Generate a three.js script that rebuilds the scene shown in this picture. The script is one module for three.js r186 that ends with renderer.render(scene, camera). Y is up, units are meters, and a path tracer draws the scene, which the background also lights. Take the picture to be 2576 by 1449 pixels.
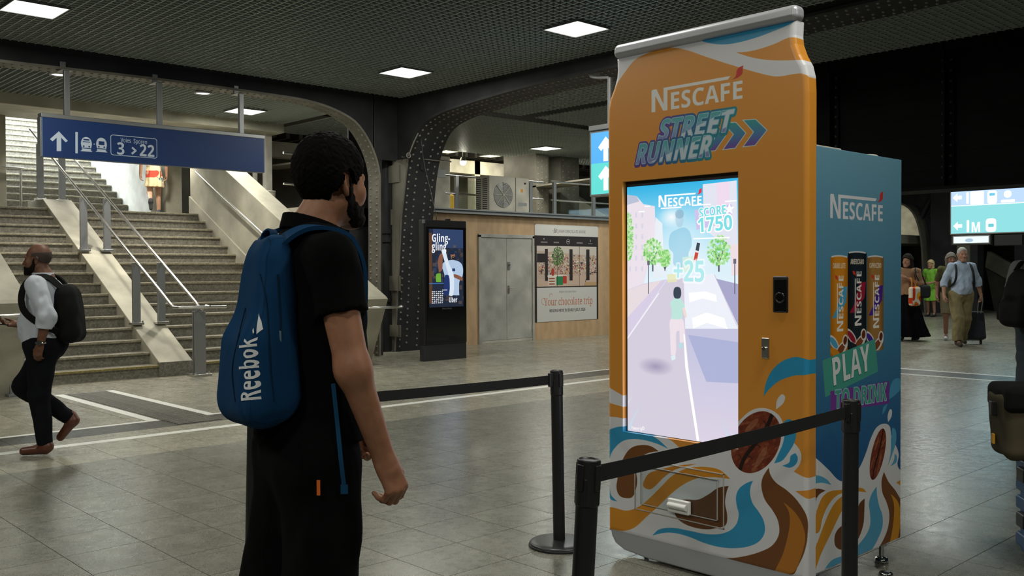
import * as THREE from 'three';
import { mergeGeometries, mergeVertices, toCreasedNormals } from 'three/addons/utils/BufferGeometryUtils.js';
import { RoundedBoxGeometry } from 'three/addons/geometries/RoundedBoxGeometry.js';
import { RectAreaLightUniformsLib } from 'three/addons/lights/RectAreaLightUniformsLib.js';
import { Brush, Evaluator, SUBTRACTION } from 'three-bvh-csg';
import { FontLoader } from 'three/addons/loaders/FontLoader.js';

// ---------------------------------------------------------------- camera, sky, exposure
const W = 2576, H = 1449, FPX = 2400;
const scene = new THREE.Scene();
const renderer = new THREE.WebGLRenderer();
renderer.toneMapping = THREE.LinearToneMapping;
renderer.toneMappingExposure = 1.0;
renderer.shadowMap.enabled = true;
RectAreaLightUniformsLib.init();
const camera = new THREE.PerspectiveCamera(2 * Math.atan(H / 2 / FPX) * 180 / Math.PI, W / H, 0.05, 200);
const EYE = new THREE.Vector3(0, 1.45, 0);
camera.position.copy(EYE);
camera.rotation.order = 'YXZ';
camera.rotation.set(-1.07 * Math.PI / 180, -43.2 * Math.PI / 180, -0.26 * Math.PI / 180);
camera.updateMatrixWorld(true);
scene.background = new THREE.Color(0.86, 0.95, 1.0).multiplyScalar(18);   // overcast daylight, seen and felt only through the open stair well
const LAMP = 60;                                                             // radiance of the ceiling panels
const CEIL = 4.4, MEZZ = 2.56;

// ---------------------------------------------------------------- helpers
const V = (x, y, z) => new THREE.Vector3(x, y, z);
const RAD = Math.PI / 180;
function ray(px, py) { return V((px - W / 2) / FPX, -(py - H / 2) / FPX, -1).applyQuaternion(camera.quaternion); }
function onY(px, py, y = 0) { const d = ray(px, py); return EYE.clone().addScaledVector(d, (y - EYE.y) / d.y); }
function onX(px, py, x) { const d = ray(px, py); return EYE.clone().addScaledVector(d, (x - EYE.x) / d.x); }
function onZ(px, py, z) { const d = ray(px, py); return EYE.clone().addScaledVector(d, (z - EYE.z) / d.z); }
function atD(px, py, d) { return EYE.clone().addScaledVector(ray(px, py), d); }
function rng(seed) { let s = seed >>> 0; return () => { s = (s + 0x6D2B79F5) | 0; let t = Math.imul(s ^ (s >>> 15), 1 | s); t = (t + Math.imul(t ^ (t >>> 7), 61 | t)) ^ t; return ((t ^ (t >>> 14)) >>> 0) / 4294967296; }; }
const taken = new Map();
function numbered(n) { const k = taken.get(n) || 0; taken.set(n, k + 1); return k ? `${n}_${String(k).padStart(3, '0')}` : n; }
function shade(o) { o.traverse((m) => { if (m.isMesh) { m.castShadow = true; m.receiveShadow = true; } }); return o; }
function uvm(g, s = 1) {              // uv in metres, by the way the face points
  const p = g.attributes.position, n = g.attributes.normal, uv = new Float32Array(p.count * 2);
  for (let i = 0; i < p.count; i++) {
    const ax = Math.abs(n.getX(i)), ay = Math.abs(n.getY(i)), az = Math.abs(n.getZ(i));
    const x = p.getX(i), y = p.getY(i), z = p.getZ(i);
    if (ay >= ax && ay >= az) { uv[2 * i] = x / s; uv[2 * i + 1] = -z / s; }
    else if (ax >= az) { uv[2 * i] = -z / s; uv[2 * i + 1] = y / s; }
    else { uv[2 * i] = x / s; uv[2 * i + 1] = y / s; }
  }
  g.setAttribute('uv', new THREE.BufferAttribute(uv, 2)); return g;
}
function clean(g) { g = g.index ? g.toNonIndexed() : g; for (const k of Object.keys(g.attributes)) if (!['position', 'normal', 'uv'].includes(k)) g.deleteAttribute(k); if (!g.attributes.normal) g.computeVertexNormals(); if (!g.attributes.uv) uvm(g); return g; }
function join(gs) { gs = [].concat(gs).map(clean); return gs.length > 1 ? mergeGeometries(gs) : gs[0]; }
function obj(name, gs, mat, parent = scene, o = {}) {
  let g = join(gs); if (o.uv !== 'keep') uvm(g);
  const m = new THREE.Mesh(g, mat); m.name = parent === scene ? numbered(name) : name; m.castShadow = m.receiveShadow = true;
  if (o.kind) m.userData.kind = o.kind; if (o.label) m.userData.label = o.label;
  parent.add(m); return m;
}
function tag(o, label, category, group) { o.userData.label = label; o.userData.category = category; if (group) o.userData.group = group; return o; }
function thing(name, label, category, pos = [0, 0, 0], turn = 0, group) {
  const g = new THREE.Group(); g.name = numbered(name); g.position.set(...pos); g.rotation.y = turn; scene.add(g);
  return tag(g, label, category, group);
}
function struct(name, gs, mat, label, parent = scene, o = {}) { const m = obj(name, gs, mat, parent, o); if (parent === scene) { m.userData.kind = 'structure'; if (label) m.userData.label = label; } return m; }
function structGroup(name, label) { const g = new THREE.Group(); g.name = numbered(name); g.userData.kind = 'structure'; g.userData.label = label; scene.add(g); return g; }
function dup(root, [x, y, z], turn, label, group) { const r = root.clone(); r.name = numbered(root.name.replace(/_\d{3}$/, '')); scene.add(r); r.position.set(x, y, z); if (turn !== undefined) r.rotation.y = turn; r.userData = { ...root.userData }; if (label) r.userData.label = label; if (group) r.userData.group = group; return r; }
// boxes by their limits, in any order
function bx(x0, x1, y0, y1, z0, z1) { const g = new THREE.BoxGeometry(Math.abs(x1 - x0), Math.abs(y1 - y0), Math.abs(z1 - z0)); g.translate((x0 + x1) / 2, (y0 + y1) / 2, (z0 + z1) / 2); return g; }
function rb(x0, x1, y0, y1, z0, z1, r = 0.01, s = 2) { const g = new RoundedBoxGeometry(Math.abs(x1 - x0), Math.abs(y1 - y0), Math.abs(z1 - z0), s, r); g.translate((x0 + x1) / 2, (y0 + y1) / 2, (z0 + z1) / 2); return g; }
function cyl(a, b, r0, r1 = r0, n = 20, open = false) { const d = b.clone().sub(a), g = new THREE.CylinderGeometry(r1, r0, d.length(), n, 1, open); g.applyQuaternion(new THREE.Quaternion().setFromUnitVectors(V(0, 1, 0), d.normalize())); g.translate((a.x + b.x) / 2, (a.y + b.y) / 2, (a.z + b.z) / 2); return g; }
function tube(pts, r, n = 8, seg = pts.length * 6, closed = false) { return new THREE.TubeGeometry(new THREE.CatmullRomCurve3(pts, closed, 'centripetal'), seg, r, n, closed); }
function lathe(pts, n = 40) { return new THREE.LatheGeometry(pts.map(([r, y]) => new THREE.Vector2(r, y)), n); }
function prism(poly, z0, z1, bevel = 0) {   // polygon in xy pushed along z
  const s = new THREE.Shape(poly.map(([x, y]) => new THREE.Vector2(x, y)));
  const g = new THREE.ExtrudeGeometry(s, { depth: Math.abs(z1 - z0) - 2 * bevel, bevelEnabled: bevel > 0, bevelThickness: bevel, bevelSize: bevel, bevelOffset: -bevel, bevelSegments: 2, steps: 1 });
  g.translate(0, 0, Math.min(z0, z1) + bevel); return g;
}
function prismX(poly, x0, x1, bevel = 0) { const g = prism(poly.map(([z, y]) => [-z, y]), x0, x1, bevel); g.rotateY(Math.PI / 2); return g; } // polygon in (z, y) pushed along x
function rot(g, ax, a, c = V(0, 0, 0)) { g.translate(-c.x, -c.y, -c.z); g['rotate' + ax](a); g.translate(c.x, c.y, c.z); return g; }
function hash2(x, y, s) { let h = Math.imul(x, 374761393) + Math.imul(y, 668265263) + Math.imul(s, 974711); h = Math.imul(h ^ (h >>> 13), 1274126177); return ((h ^ (h >>> 16)) >>> 0) / 4294967296; }
function vnoise(x, y, per, s = 0) {
  const xi = Math.floor(x), yi = Math.floor(y), fx = x - xi, fy = y - yi, u = fx * fx * (3 - 2 * fx), v = fy * fy * (3 - 2 * fy), m = (a) => ((a % per) + per) % per;
  const h = (i, j) => hash2(m(xi + i), m(yi + j), s);
  return (h(0, 0) * (1 - u) + h(1, 0) * u) * (1 - v) + (h(0, 1) * (1 - u) + h(1, 1) * u) * v;
}
function fbm(u, v, f, o, s) { let a = 0, w = 0.5, t = 0; for (let i = 0; i < o; i++) { a += w * vnoise(u * f, v * f, f, s + i); t += w; f *= 2; w *= 0.5; } return a / t; }
function dataTex(n, fn, srgb, rep) {
  const d = new Uint8Array(n * n * 4);
  for (let y = 0; y < n; y++) for (let x = 0; x < n; x++) { const c = fn(x / n, y / n, x, y); for (let k = 0; k < 3; k++) d[4 * (y * n + x) + k] = Math.max(0, Math.min(255, Math.round(255 * (Array.isArray(c) ? c[k] : c)))); d[4 * (y * n + x) + 3] = 255; }
  const t = new THREE.DataTexture(d, n, n); t.wrapS = t.wrapT = THREE.RepeatWrapping; t.magFilter = THREE.LinearFilter; t.minFilter = THREE.LinearFilter; if (srgb) t.colorSpace = THREE.SRGBColorSpace; t.repeat.set(1 / rep, 1 / rep); t.needsUpdate = true; return t;
}
function canvasTex(w, h, draw) { const c = document.createElement('canvas'); c.width = w; c.height = h; const x = c.getContext('2d'); draw(x, w, h); const t = new THREE.CanvasTexture(c); t.colorSpace = THREE.SRGBColorSpace; t.magFilter = THREE.LinearFilter; return t; }
const lin = (r, g, b) => new THREE.Color().setRGB(r, g, b);
const hex = (h) => new THREE.Color(h);
function mat(color, roughness = 0.6, o = {}) { return new THREE.MeshStandardMaterial({ color, roughness, ...o }); }
function phys(color, roughness = 0.6, o = {}) { return new THREE.MeshPhysicalMaterial({ color, roughness, ...o }); }

// ---------------------------------------------------------------- materials
const TERRAZZO = dataTex(512, (u, v, x, y) => { const b = fbm(u, v, 8, 3, 3), c = hash2(x >> 1, y >> 1, 5), d = hash2(x, y, 9); let k = 0.74 + 0.2 * (b - 0.5) + (c > 0.93 ? 0.22 : c < 0.1 ? -0.22 : 0) + (d - 0.5) * 0.12; return [k, k * 0.985, k * 0.93]; }, true, 0.9);
const FLOORROUGH = dataTex(512, (u, v, x, y) => { const r = 0.62 + 0.22 * (fbm(u, v, 24, 3, 21) - 0.5) + 0.22 * (hash2(x, y, 4) - 0.5); return [r, r, r]; }, false, 0.9);
const GRANITE = dataTex(512, (u, v, x, y) => { const c = hash2(x >> 1, y >> 1, 15), d = hash2(x, y, 19), e = fbm(u, v, 24, 2, 31); let k = 0.62 + (c - 0.5) * 0.34 + (d - 0.5) * 0.16 + (e - 0.5) * 0.3; return [k, k * 0.98, k * 0.92]; }, true, 0.55);
const CONCRETE = dataTex(512, (u, v, x, y) => { let k = 0.78 + 0.32 * (fbm(u, v, 4, 5, 41) - 0.5) + 0.07 * (hash2(x, y, 43) - 0.5); const p = vnoise(u * 60, v * 60, 60, 45); if (p > 0.95) k -= 0.05; return [k, k * 0.985, k * 0.93]; }, true, 1.7);
const PLY = dataTex(512, (u, v, x, y) => { const w = fbm(u, v, 3, 3, 61); const s = Math.sin((u * 5 + 1.6 * w + 0.35 * fbm(u, v, 12, 2, 65)) * Math.PI * 2) * 0.5 + 0.5; const f = vnoise(u * 200, v * 8, 8 * 25, 63); const k = 0.84 + 0.045 * (s - 0.5) + 0.06 * (f - 0.5) + 0.12 * (w - 0.5); return [k, k * 0.85, k * 0.68]; }, true, 1.22);
const PAINT = dataTex(512, (u, v, x, y) => { let k = 0.8 + 0.28 * (fbm(u, v, 5, 5, 71) - 0.5) + 0.05 * (hash2(x, y, 73) - 0.5); return [k, k * 0.985, k * 0.95]; }, true, 1.4);
const PAINTBUMP = dataTex(256, (u, v) => fbm(u, v, 12, 4, 77), false, 0.5);
const WEAVE = dataTex(256, (u, v, x, y) => { const a = Math.sin(u * Math.PI * 2 * 32), b = Math.sin(v * Math.PI * 2 * 32); return 0.5 + 0.28 * a * b + 0.25 * (hash2(x, y, 81) - 0.5); }, false, 0.045);
const KNIT = dataTex(256, (u, v, x, y) => 0.5 + 0.25 * Math.sin(u * Math.PI * 2 * 64) * Math.sin(v * Math.PI * 2 * 40 + u * 3) + 0.3 * (hash2(x, y, 83) - 0.5), false, 0.06);
const SKINTEX = dataTex(256, (u, v, x, y) => { const a = fbm(u, v, 8, 4, 91), b = hash2(x, y, 93), c = vnoise(u * 90, v * 90, 90, 95); return [0.93 + 0.1 * (a - 0.5) + 0.05 * (b - 0.5), 0.88 + 0.15 * (a - 0.5) - (c > 0.86 ? 0.08 : 0), 0.85 + 0.15 * (a - 0.5) - (c > 0.86 ? 0.06 : 0)]; }, true, 0.16);
const SKINBUMP = dataTex(256, (u, v) => fbm(u, v, 40, 3, 97), false, 0.08);
const M = {
  floorDark: phys(lin(0.30, 0.305, 0.285), 0.46, { specularIntensity: 1, map: TERRAZZO, roughnessMap: FLOORROUGH }),
  floorLight: phys(lin(0.58, 0.565, 0.505), 0.42, { specularIntensity: 0.85, map: TERRAZZO, roughnessMap: FLOORROUGH }),
  floorBand: phys(lin(0.09, 0.092, 0.09), 0.5, { specularIntensity: 0.5, map: TERRAZZO, roughnessMap: FLOORROUGH }),
  floorWhite: phys(lin(0.80, 0.79, 0.73), 0.34, { specularIntensity: 0.7 }),
  joint: mat(lin(0.05, 0.048, 0.043), 0.9),
  granite: mat(lin(0.47, 0.455, 0.41), 0.6, { map: GRANITE }),
  graniteDark: mat(lin(0.42, 0.41, 0.38), 0.6, { map: GRANITE }),
  nosing: mat(lin(0.70, 0.66, 0.52), 0.55, { map: GRANITE }),
  yellowNosing: mat(lin(0.62, 0.52, 0.20), 0.6, { map: GRANITE }),
  concrete: mat(lin(0.57, 0.56, 0.50), 0.75, { map: CONCRETE }),
  soffit: mat(lin(0.72, 0.71, 0.64), 0.7, { map: CONCRETE }),
  white: mat(lin(0.78, 0.77, 0.72), 0.6, { map: PAINT }),
  whiteWall: mat(lin(0.82, 0.83, 0.82), 0.7, { map: PAINT }),
  steel: mat(lin(0.26, 0.25, 0.215), 0.55, { map: PAINT, bumpMap: PAINTBUMP, bumpScale: 0.002 }),
  steelDark: phys(lin(0.05, 0.053, 0.062), 0.6, { specularIntensity: 0.5, map: PAINT, bumpMap: PAINTBUMP, bumpScale: 0.002 }),
  rivet: mat(lin(0.22, 0.21, 0.185), 0.5),
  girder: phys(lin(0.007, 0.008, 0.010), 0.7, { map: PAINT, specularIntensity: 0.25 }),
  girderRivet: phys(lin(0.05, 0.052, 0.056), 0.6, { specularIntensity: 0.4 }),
  grid: mat(lin(0.40, 0.45, 0.42), 0.45, { metalness: 0.15 }),
  plenum: mat(lin(0.02, 0.02, 0.021), 0.9),
  ply: mat(lin(0.80, 0.78, 0.74), 0.6, { map: PLY }),
  door: mat(lin(0.66, 0.67, 0.68), 0.5, { map: PAINT }),
  stainless: mat(lin(0.62, 0.61, 0.58), 0.28, { metalness: 1 }),
  brushed: mat(lin(0.30, 0.305, 0.31), 0.42, { metalness: 0.75 }),
  chrome: mat(lin(0.75, 0.75, 0.75), 0.12, { metalness: 1 }),
  blackPlastic: mat(lin(0.013, 0.013, 0.014), 0.42),
  blackPost: mat(lin(0.012, 0.0125, 0.0135), 0.36),
  belt: mat(lin(0.006, 0.006, 0.0065), 0.85, { bumpMap: WEAVE, bumpScale: 0.0005 }),
  glass: phys(lin(0.92, 0.97, 0.95), 0.03, { transmission: 1, thickness: 0, ior: 1.45 }),
  glossBlack: phys(lin(0.008, 0.008, 0.009), 0.12, { clearcoat: 0.6, clearcoatRoughness: 0.06 }),
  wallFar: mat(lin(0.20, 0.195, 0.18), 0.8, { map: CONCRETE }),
};
function glow(c, k) { return new THREE.MeshStandardMaterial({ color: lin(0.1, 0.1, 0.1), roughness: 0.6, emissive: c, emissiveIntensity: k }); }
function rectLight(name, w, h, color, intensity, pos, target, parent = scene) {
  const l = new THREE.RectAreaLight(color, intensity, w, h); l.name = name; l.position.copy(pos); parent.add(l); l.lookAt(target); l.castShadow = true; return l;
}

function band(pts, w, th, across, N = 60) { // flat strap swept along a curve
  const c = new THREE.CatmullRomCurve3(pts, false, 'centripetal'), pos = [], idx = [];
  for (let i = 0; i <= N; i++) { const p = c.getPointAt(i / N), tn = c.getTangentAt(i / N), a = across(i / N, tn, p).clone(); a.addScaledVector(tn, -a.dot(tn)).normalize(); const n = tn.clone().cross(a); for (const [u, v] of [[-1, -1], [1, -1], [1, 1], [-1, 1]]) { const q = p.clone().addScaledVector(a, u * w / 2).addScaledVector(n, v * th / 2); pos.push(q.x, q.y, q.z); } }
  for (let i = 0; i < N; i++) for (let k = 0; k < 4; k++) { const a = i * 4 + k, b = i * 4 + (k + 1) % 4; idx.push(a, b, a + 4, b, b + 4, a + 4); }
  idx.push(0, 2, 1, 0, 3, 2, N * 4, N * 4 + 1, N * 4 + 2, N * 4, N * 4 + 2, N * 4 + 3);
  let g = new THREE.BufferGeometry(); g.setAttribute('position', new THREE.Float32BufferAttribute(pos, 3)); g.setIndex(idx); g = g.toNonIndexed(); g.computeVertexNormals(); return toCreasedNormals(g, 0.7);
}
// ---------------------------------------------------------------- floor
{
  const fl = structGroup('floor', 'grey terrazzo tile floor with dark band and white lines');
  const T = 0.4, JW = 0.004, y0 = -0.03;
  obj('screed', bx(-12, 40, -0.2, -0.004, -30, 10), M.joint, fl);
  // zones: x limits and z limits, dark field next to the light border
  const zone = (x, z) => (z < -9.2 ? 'floorLight' : z < -7.3 ? 'floorLight' : x > 8.8 ? 'floorLight' : 'floorDark');
  const tileG = {}; const near = [], rest = { floorDark: [], floorLight: [] };
  const x00 = 2.04 - 40 * T, z00 = -2.69 + 32 * T;
  const R = rng(11);
  const variants = {};
  for (const k of ['floorDark', 'floorLight']) variants[k] = [0.975, 1, 1.025].map((s) => { const m = M[k].clone(); m.color.multiplyScalar(s); return m; });
  const g0 = clean(bx(-T / 2 + JW / 2, T / 2 - JW / 2, y0, 0, -T / 2 + JW / 2, T / 2 - JW / 2));
  const bandX = (x) => x > 12.95 && x < 14.2;
  for (let i = 0; i < 130; i++) for (let j = 0; j < 100; j++) {
    const x = x00 + (i + 0.5) * T, z = z00 - (j + 0.5) * T;
    if (x < -12 || x > 40 || z > 10 || z < -30) continue;
    if (z > -9.49 && z < -8.29) continue;                 // the border band has its own pieces
    if (x > 12.84 && x < 14.44 && z > -8.29) continue;
    if (x > 3.64 && x < 4.44 && z < -9.49 && z > -11.89) continue;          // ribbed guide strip
    if (z < -12.9) { if (!(x > 9 && z > -14.1) && !(x > 14)) continue; }
    const p = V(x, 0, z).sub(EYE), c = p.clone().applyQuaternion(camera.quaternion.clone().invert()), d = -c.z;
    const sx = d > 0.3 ? W / 2 + FPX * c.x / d : -9999, sy = d > 0.3 ? H / 2 - FPX * c.y / d : -9999;
    const seen = d > 0.3 && sx > -60 && sx < W + 60 && sy < H + 60;
    const e = { x, z, d, seen, k: zone(x, z), v: Math.floor(R() * 3) };
    if (seen) near.push(e); else rest[e.k].push(e);
  }
  near.sort((a, b) => a.d - b.d);
  const put = (e) => { const m = new THREE.Mesh(tileGeo(e), variants[e.k][e.v]); m.name = 'floor_tile'; m.position.set(e.x, 0, e.z); m.castShadow = m.receiveShadow = true; fl.add(m); };
  const geoVar = [0, 1, 2, 3].map((q) => { const g = g0.clone(); uvm(g); const uv = g.attributes.uv; for (let i = 0; i < uv.count; i++) uv.setXY(i, uv.getX(i) + q * 0.37, uv.getY(i) + q * 0.61); return g; });
  function tileGeo(e) { return geoVar[Math.floor(hash2(Math.round(e.x * 10), Math.round(e.z * 10), 7) * 4)]; }
  near.slice(0, 300).forEach(put);
  near.slice(300).forEach((e) => rest[e.k].push(e));
  for (const k of ['floorDark', 'floorLight']) obj('floor_tiles', rest[k].map((e) => { const g = g0.clone(); g.translate(e.x, 0, e.z); return g; }), M[k], fl, { kind: 'stuff', label: k === 'floorDark' ? 'dark terrazzo floor tiles' : 'light terrazzo floor tiles' });
  // border bands running along x (behind) and along z (under the girder)
  const strip = (n, m, x0, x1, z0, z1, step) => { const alongX = Math.abs(x1 - x0) > Math.abs(z1 - z0); const a0 = alongX ? x0 : z0, a1 = alongX ? x1 : z1; for (let a = Math.min(a0, a1); a < Math.max(a0, a1); a += step) { const b = Math.min(a + step, Math.max(a0, a1)) - JW; obj(n, alongX ? bx(a, b, y0, 0, z0 + 0.001, z1 - 0.001) : bx(x0 + 0.001, x1 - 0.001, y0, 0, a, b), m, fl); } };
  strip('white_line', M.floorWhite, -12, 12.84, -8.41, -8.29, 2.4);
  strip('border_slab', M.floorLight, -12, 12.84, -8.7, -8.414, 1.2);
  strip('dark_border_slab', M.floorBand, -12, 12.84, -9.12, -8.704, 1.2);
  for (const [a, b] of [[-12, 3.74], [4.44, 12.84]]) { strip('white_line', M.floorWhite, a, b, -9.2, -9.124, 2.4); strip('border_slab', M.floorLight, a, b, -9.49, -9.204, 1.2); }
  obj('border_slab', bx(12.844, 40, y0, 0, -9.487, -8.293), M.floorLight, fl);
  strip('white_line', M.floorWhite, 12.844, 12.96, -8.29, 10, 2.4);
  strip('dark_border_slab', M.floorBand, 12.964, 13.5, -8.29, 10, 1.2);
  strip('white_line', M.floorWhite, 13.504, 13.62, -8.29, 10, 2.4);
  obj('border_slab', bx(13.624, 14.436, y0, 0, -8.287, 10), M.floorLight, fl);
  // tactile guide strip: plain side slabs, ribs in between
  strip('border_slab', M.floorLight, 3.644, 3.74, -11.89, -9.494, 1.3);
  strip('white_line', M.floorWhite, 3.744, 3.85, -11.89, -9.124, 1.3);
  strip('white_line', M.floorWhite, 4.336, 4.436, -11.89, -9.124, 1.3);
  strip('guide_slab', M.graniteDark, 3.854, 4.332, -11.89, -9.124, 0.85);
  const ribs = []; for (let k = 0; k < 53; k++) ribs.push(bx(3.87, 4.32, 0, 0.006, -8.76 - k * 0.058, -8.792 - k * 0.058));
  obj('guide_ribs', ribs, M.graniteDark, fl, { kind: 'stuff', label: 'raised ribs of the guide strip' });
  const lit = obj('paper_scrap', rot(bx(-0.035, 0.035, 0.001, 0.004, -0.012, 0.012), 'Y', 0.7), M.white); lit.position.copy(onY(523, 1081)); tag(lit, 'small white paper scrap lying beside the white floor line', 'litter');
}
// ---------------------------------------------------------------- enclosing walls and roof
struct('wall_back', bx(-12.3, 40.3, -0.2, 8.6, -30.3, -30), M.whiteWall, 'pale far wall behind the stairs');
struct('wall_left', bx(-12.3, -12, -0.2, 8.6, -30, 10), M.wallFar, 'grey side wall of the hall');
struct('wall_right', bx(40, 40.3, -0.2, 8.6, -30, 10), M.wallFar, 'grey far end wall of the passage');
struct('wall_front', bx(-12.3, 40.3, -0.2, 8.6, 10, 10.3), M.wallFar, 'grey wall behind the viewer');
{
  const c = structGroup('ceiling', 'dark open-cell ceiling grid under a black plenum');
  obj('plenum', [bx(-12, 40, 5.0, 5.2, -20.4, 10), bx(-12, 3.2, 5.0, 5.2, -30, -20.4), bx(9.4, 40, 5.0, 5.2, -30, -20.4)], M.plenum, c);
  // grid bays: slats both ways, ten centimetres apart
  const bay = (x0, x1, z0, z1, blades) => {
    const gs = []; const t = 0.0055;
    for (let x = Math.ceil(x0 * 10) / 10; x < x1; x += 0.1) gs.push(bx(x - t, x + t, CEIL, CEIL + (blades ? 0.04 : 0.022), z0, z1));
    for (let z = Math.ceil(z0 * 10) / 10; z < z1; z += 0.1) gs.push(bx(x0, x1, CEIL + (blades ? 0.03 : 0.001), CEIL + (blades ? 0.04 : 0.023), z - t, z + t));
    obj('ceiling_grid', gs, M.grid, c, { kind: 'stuff', label: 'grey metal open-cell ceiling grid' });
  };
  bay(-8, 9.85, -13.25, 6); bay(-2, 9.85, -17.2, -13.65, true); bay(10.1, 12.68, -13.25, 6); bay(10.1, 26, -18.2, -13.65); bay(13.02, 30, -13.25, 6);
}
// ceiling lamps: square panels in the grid
function panelLamp(x, z, label, group, y = CEIL - 0.02, s = 0.56, k = LAMP, col = lin(1, 0.99, 0.885)) {
  const t = thing('ceiling_lamp', label, 'ceiling lamp', [x, y, z], 0, group);
  obj('frame', [bx(-s / 2 - 0.012, s / 2 + 0.012, -0.004, 0.06, s / 2, s / 2 + 0.012), bx(-s / 2 - 0.012, s / 2 + 0.012, -0.004, 0.06, -s / 2 - 0.012, -s / 2), bx(s / 2, s / 2 + 0.012, -0.004, 0.06, -s / 2, s / 2), bx(-s / 2 - 0.012, -s / 2, -0.004, 0.06, -s / 2, s / 2), bx(-s / 2 - 0.012, s / 2 + 0.012, 0.04, 0.07, -s / 2 - 0.012, s / 2 + 0.012)], M.brushed, t);
  obj('lamp_panel', bx(-s / 2, s / 2, 0.004, 0.012, -s / 2, s / 2), glow(col, 2.4), t);
  rectLight('lamp_light', s, s, col, k, V(0, -0.004, 0), V(x, y - 1, z), t);
  return t;
}
panelLamp(8.58, -7.97, 'square white light panel between the tall can kiosk and steel column', undefined);
panelLamp(8.58, -11.42, 'square white light panel just before the curved steel column bracket', undefined);
panelLamp(3.45, -11.44, 'square white light panel above the hanging blue sign', undefined);
panelLamp(8.46, -16.14, 'square white light panel over the right stair flight beside the round downlights', undefined);
panelLamp(16.42, -16.27, 'square white light panel above the white air conditioner', undefined);
for (const [x, z] of [[3.45, -7.97], [3.45, -4.5], [3.45, -1.05], [-1.7, -4.5], [-1.7, -1.05], [-1.7, -7.97], [-1.7, 2.4], [3.45, 2.4]]) panelLamp(x, z, 'square white light panel set in the hall ceiling grid overhead', 'hall ceiling lamps overhead');
for (const [x, z] of [[15.4, -6.4], [21.5, -4.6], [28, -8], [19.5, -8.2], [26.5, -11.5]]) panelLamp(x, z, 'unseen square white light panel over the far passage behind the dark girder', 'far passage ceiling lamps', CEIL - 0.02, 0.56, LAMP * 0.9, lin(0.92, 1, 0.95));  // nearer panels added out of sight behind the girder to brighten the passers-by
function downlight(x, y, z, label, k = 30, group) {
  const t = thing('downlight', label, 'downlight', [x, y, z], 0, group);
  obj('rim', lathe([[0.11, 0.05], [0.15, 0.05], [0.15, 0], [0.125, -0.012], [0.11, 0]], 28), M.brushed, t);
  obj('light_disc', lathe([[0, 0.012], [0.11, 0.012], [0.11, 0.004], [0, 0.004]], 28), glow(lin(1, 0.97, 0.9), 3), t);
  const l = new THREE.SpotLight(lin(1, 0.95, 0.85), k, 0, 1.15, 0.6, 2); l.name = 'downlight_beam'; l.position.set(0, -0.03, 0); l.target.position.set(0, -2, 0); l.castShadow = true; l.shadow.radius = 4; t.add(l); t.add(l.target); return t;
}
downlight(4.83, CEIL - 0.03, -14.9, 'round downlight beside the first hanger of the blue sign');
downlight(7.06, CEIL - 0.03, -14.9, 'round downlight between the blue sign hangers over the right flight');
for (const [x, z] of [[15.2, -10.6], [20.5, -10.6], [14.7, -12.3]]) panelLamp(x, z, 'square white light panel before the plywood hoarding behind the kiosk', 'ceiling lamps before the hoarding');
// roof openings and stair-well walls
struct('trim_1', [rb(-2, 9.9, 4.24, 4.46, -17.5, -17.25, 0.01), bx(-2, 9.9, 4.24, 5.2, -18.7, -17.5)], M.soffit, 'pale soffit beam at the foot of the open stair well');
for (const [x, y, z, l] of [[5.95, 4.235, -18.2, 'round downlight in the pale soffit above the upper left steps'], [7.75, 4.235, -18.2, 'round downlight in the pale soffit above the walking woman']]) downlight(x, y, z, l, 14);
struct('wall_landing', bx(8.63, 11.2, MEZZ, 4.95, -20.4, -20.3), M.wallFar, 'grey wall right of the landing pillar');
struct('wall_stairwell_left', bx(3.0, 3.2, MEZZ, 8.6, -30, -18.7), M.whiteWall, 'white left wall of the daylit stair well');
struct('wall_stairwell_right', bx(9.4, 9.6, MEZZ, 8.6, -30, -19.4), M.whiteWall, 'white right wall of the daylit stair well');
// ---------------------------------------------------------------- stairs: two lower flights, one upper flight
const RISE = 0.16, GO = 0.305, NST = 16, SZ = -12.95;
function flight(name, label, x0, x1, y, z, n, lowYellow, group) {
  const t = thing(name, label, 'stairs', [0, 0, 0], 0, group);
  for (let i = 0; i < n; i++) {
    const zz = z - i * GO, yy = y + (i + 1) * RISE;
    const s = obj('step', [bx(x0, x1, yy - RISE, yy - 0.035, zz - GO - 0.03, zz), bx(x0, x1, yy - 0.035, yy, zz - GO - 0.03, zz + 0.022)], M.granite, t);
    obj('nosing', rb(x0 + 0.001, x1 - 0.001, yy - 0.03, yy + 0.002, zz - 0.03, zz + 0.026, 0.006, 1), lowYellow && i === 0 ? M.yellowNosing : M.nosing, s, lowYellow && i === 0 ? { label: 'yellow edge of the lowest step' } : {});
  }
  obj('stair_core', prismX([[z - 0.01, y - 0.02], [z - n * GO, y + n * RISE - 0.2], [z - n * GO, y - 0.05]], x0 + 0.01, x1 - 0.01), M.concrete, t);
  return t;
}
flight('stair_flight', 'speckled granite stair flight behind the walking man in white shirt', 1.2, 5.45, 0, SZ, NST, true);
flight('stair_flight', 'speckled granite stair flight between the sloped median and concrete parapet', 5.93, 8.2, 0, SZ, NST, true);
flight('upper_stair_flight', 'pale daylit upper stair flight above the landing', 5.16, 7.99, MEZZ, -20.2, 26, false);
struct('floor_landing', [bx(1.2, 9.9, MEZZ - 0.3, MEZZ, -20.5, SZ - (NST - 1) * GO - 0.32)], M.granite, 'granite landing between the stair flights');
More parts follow.
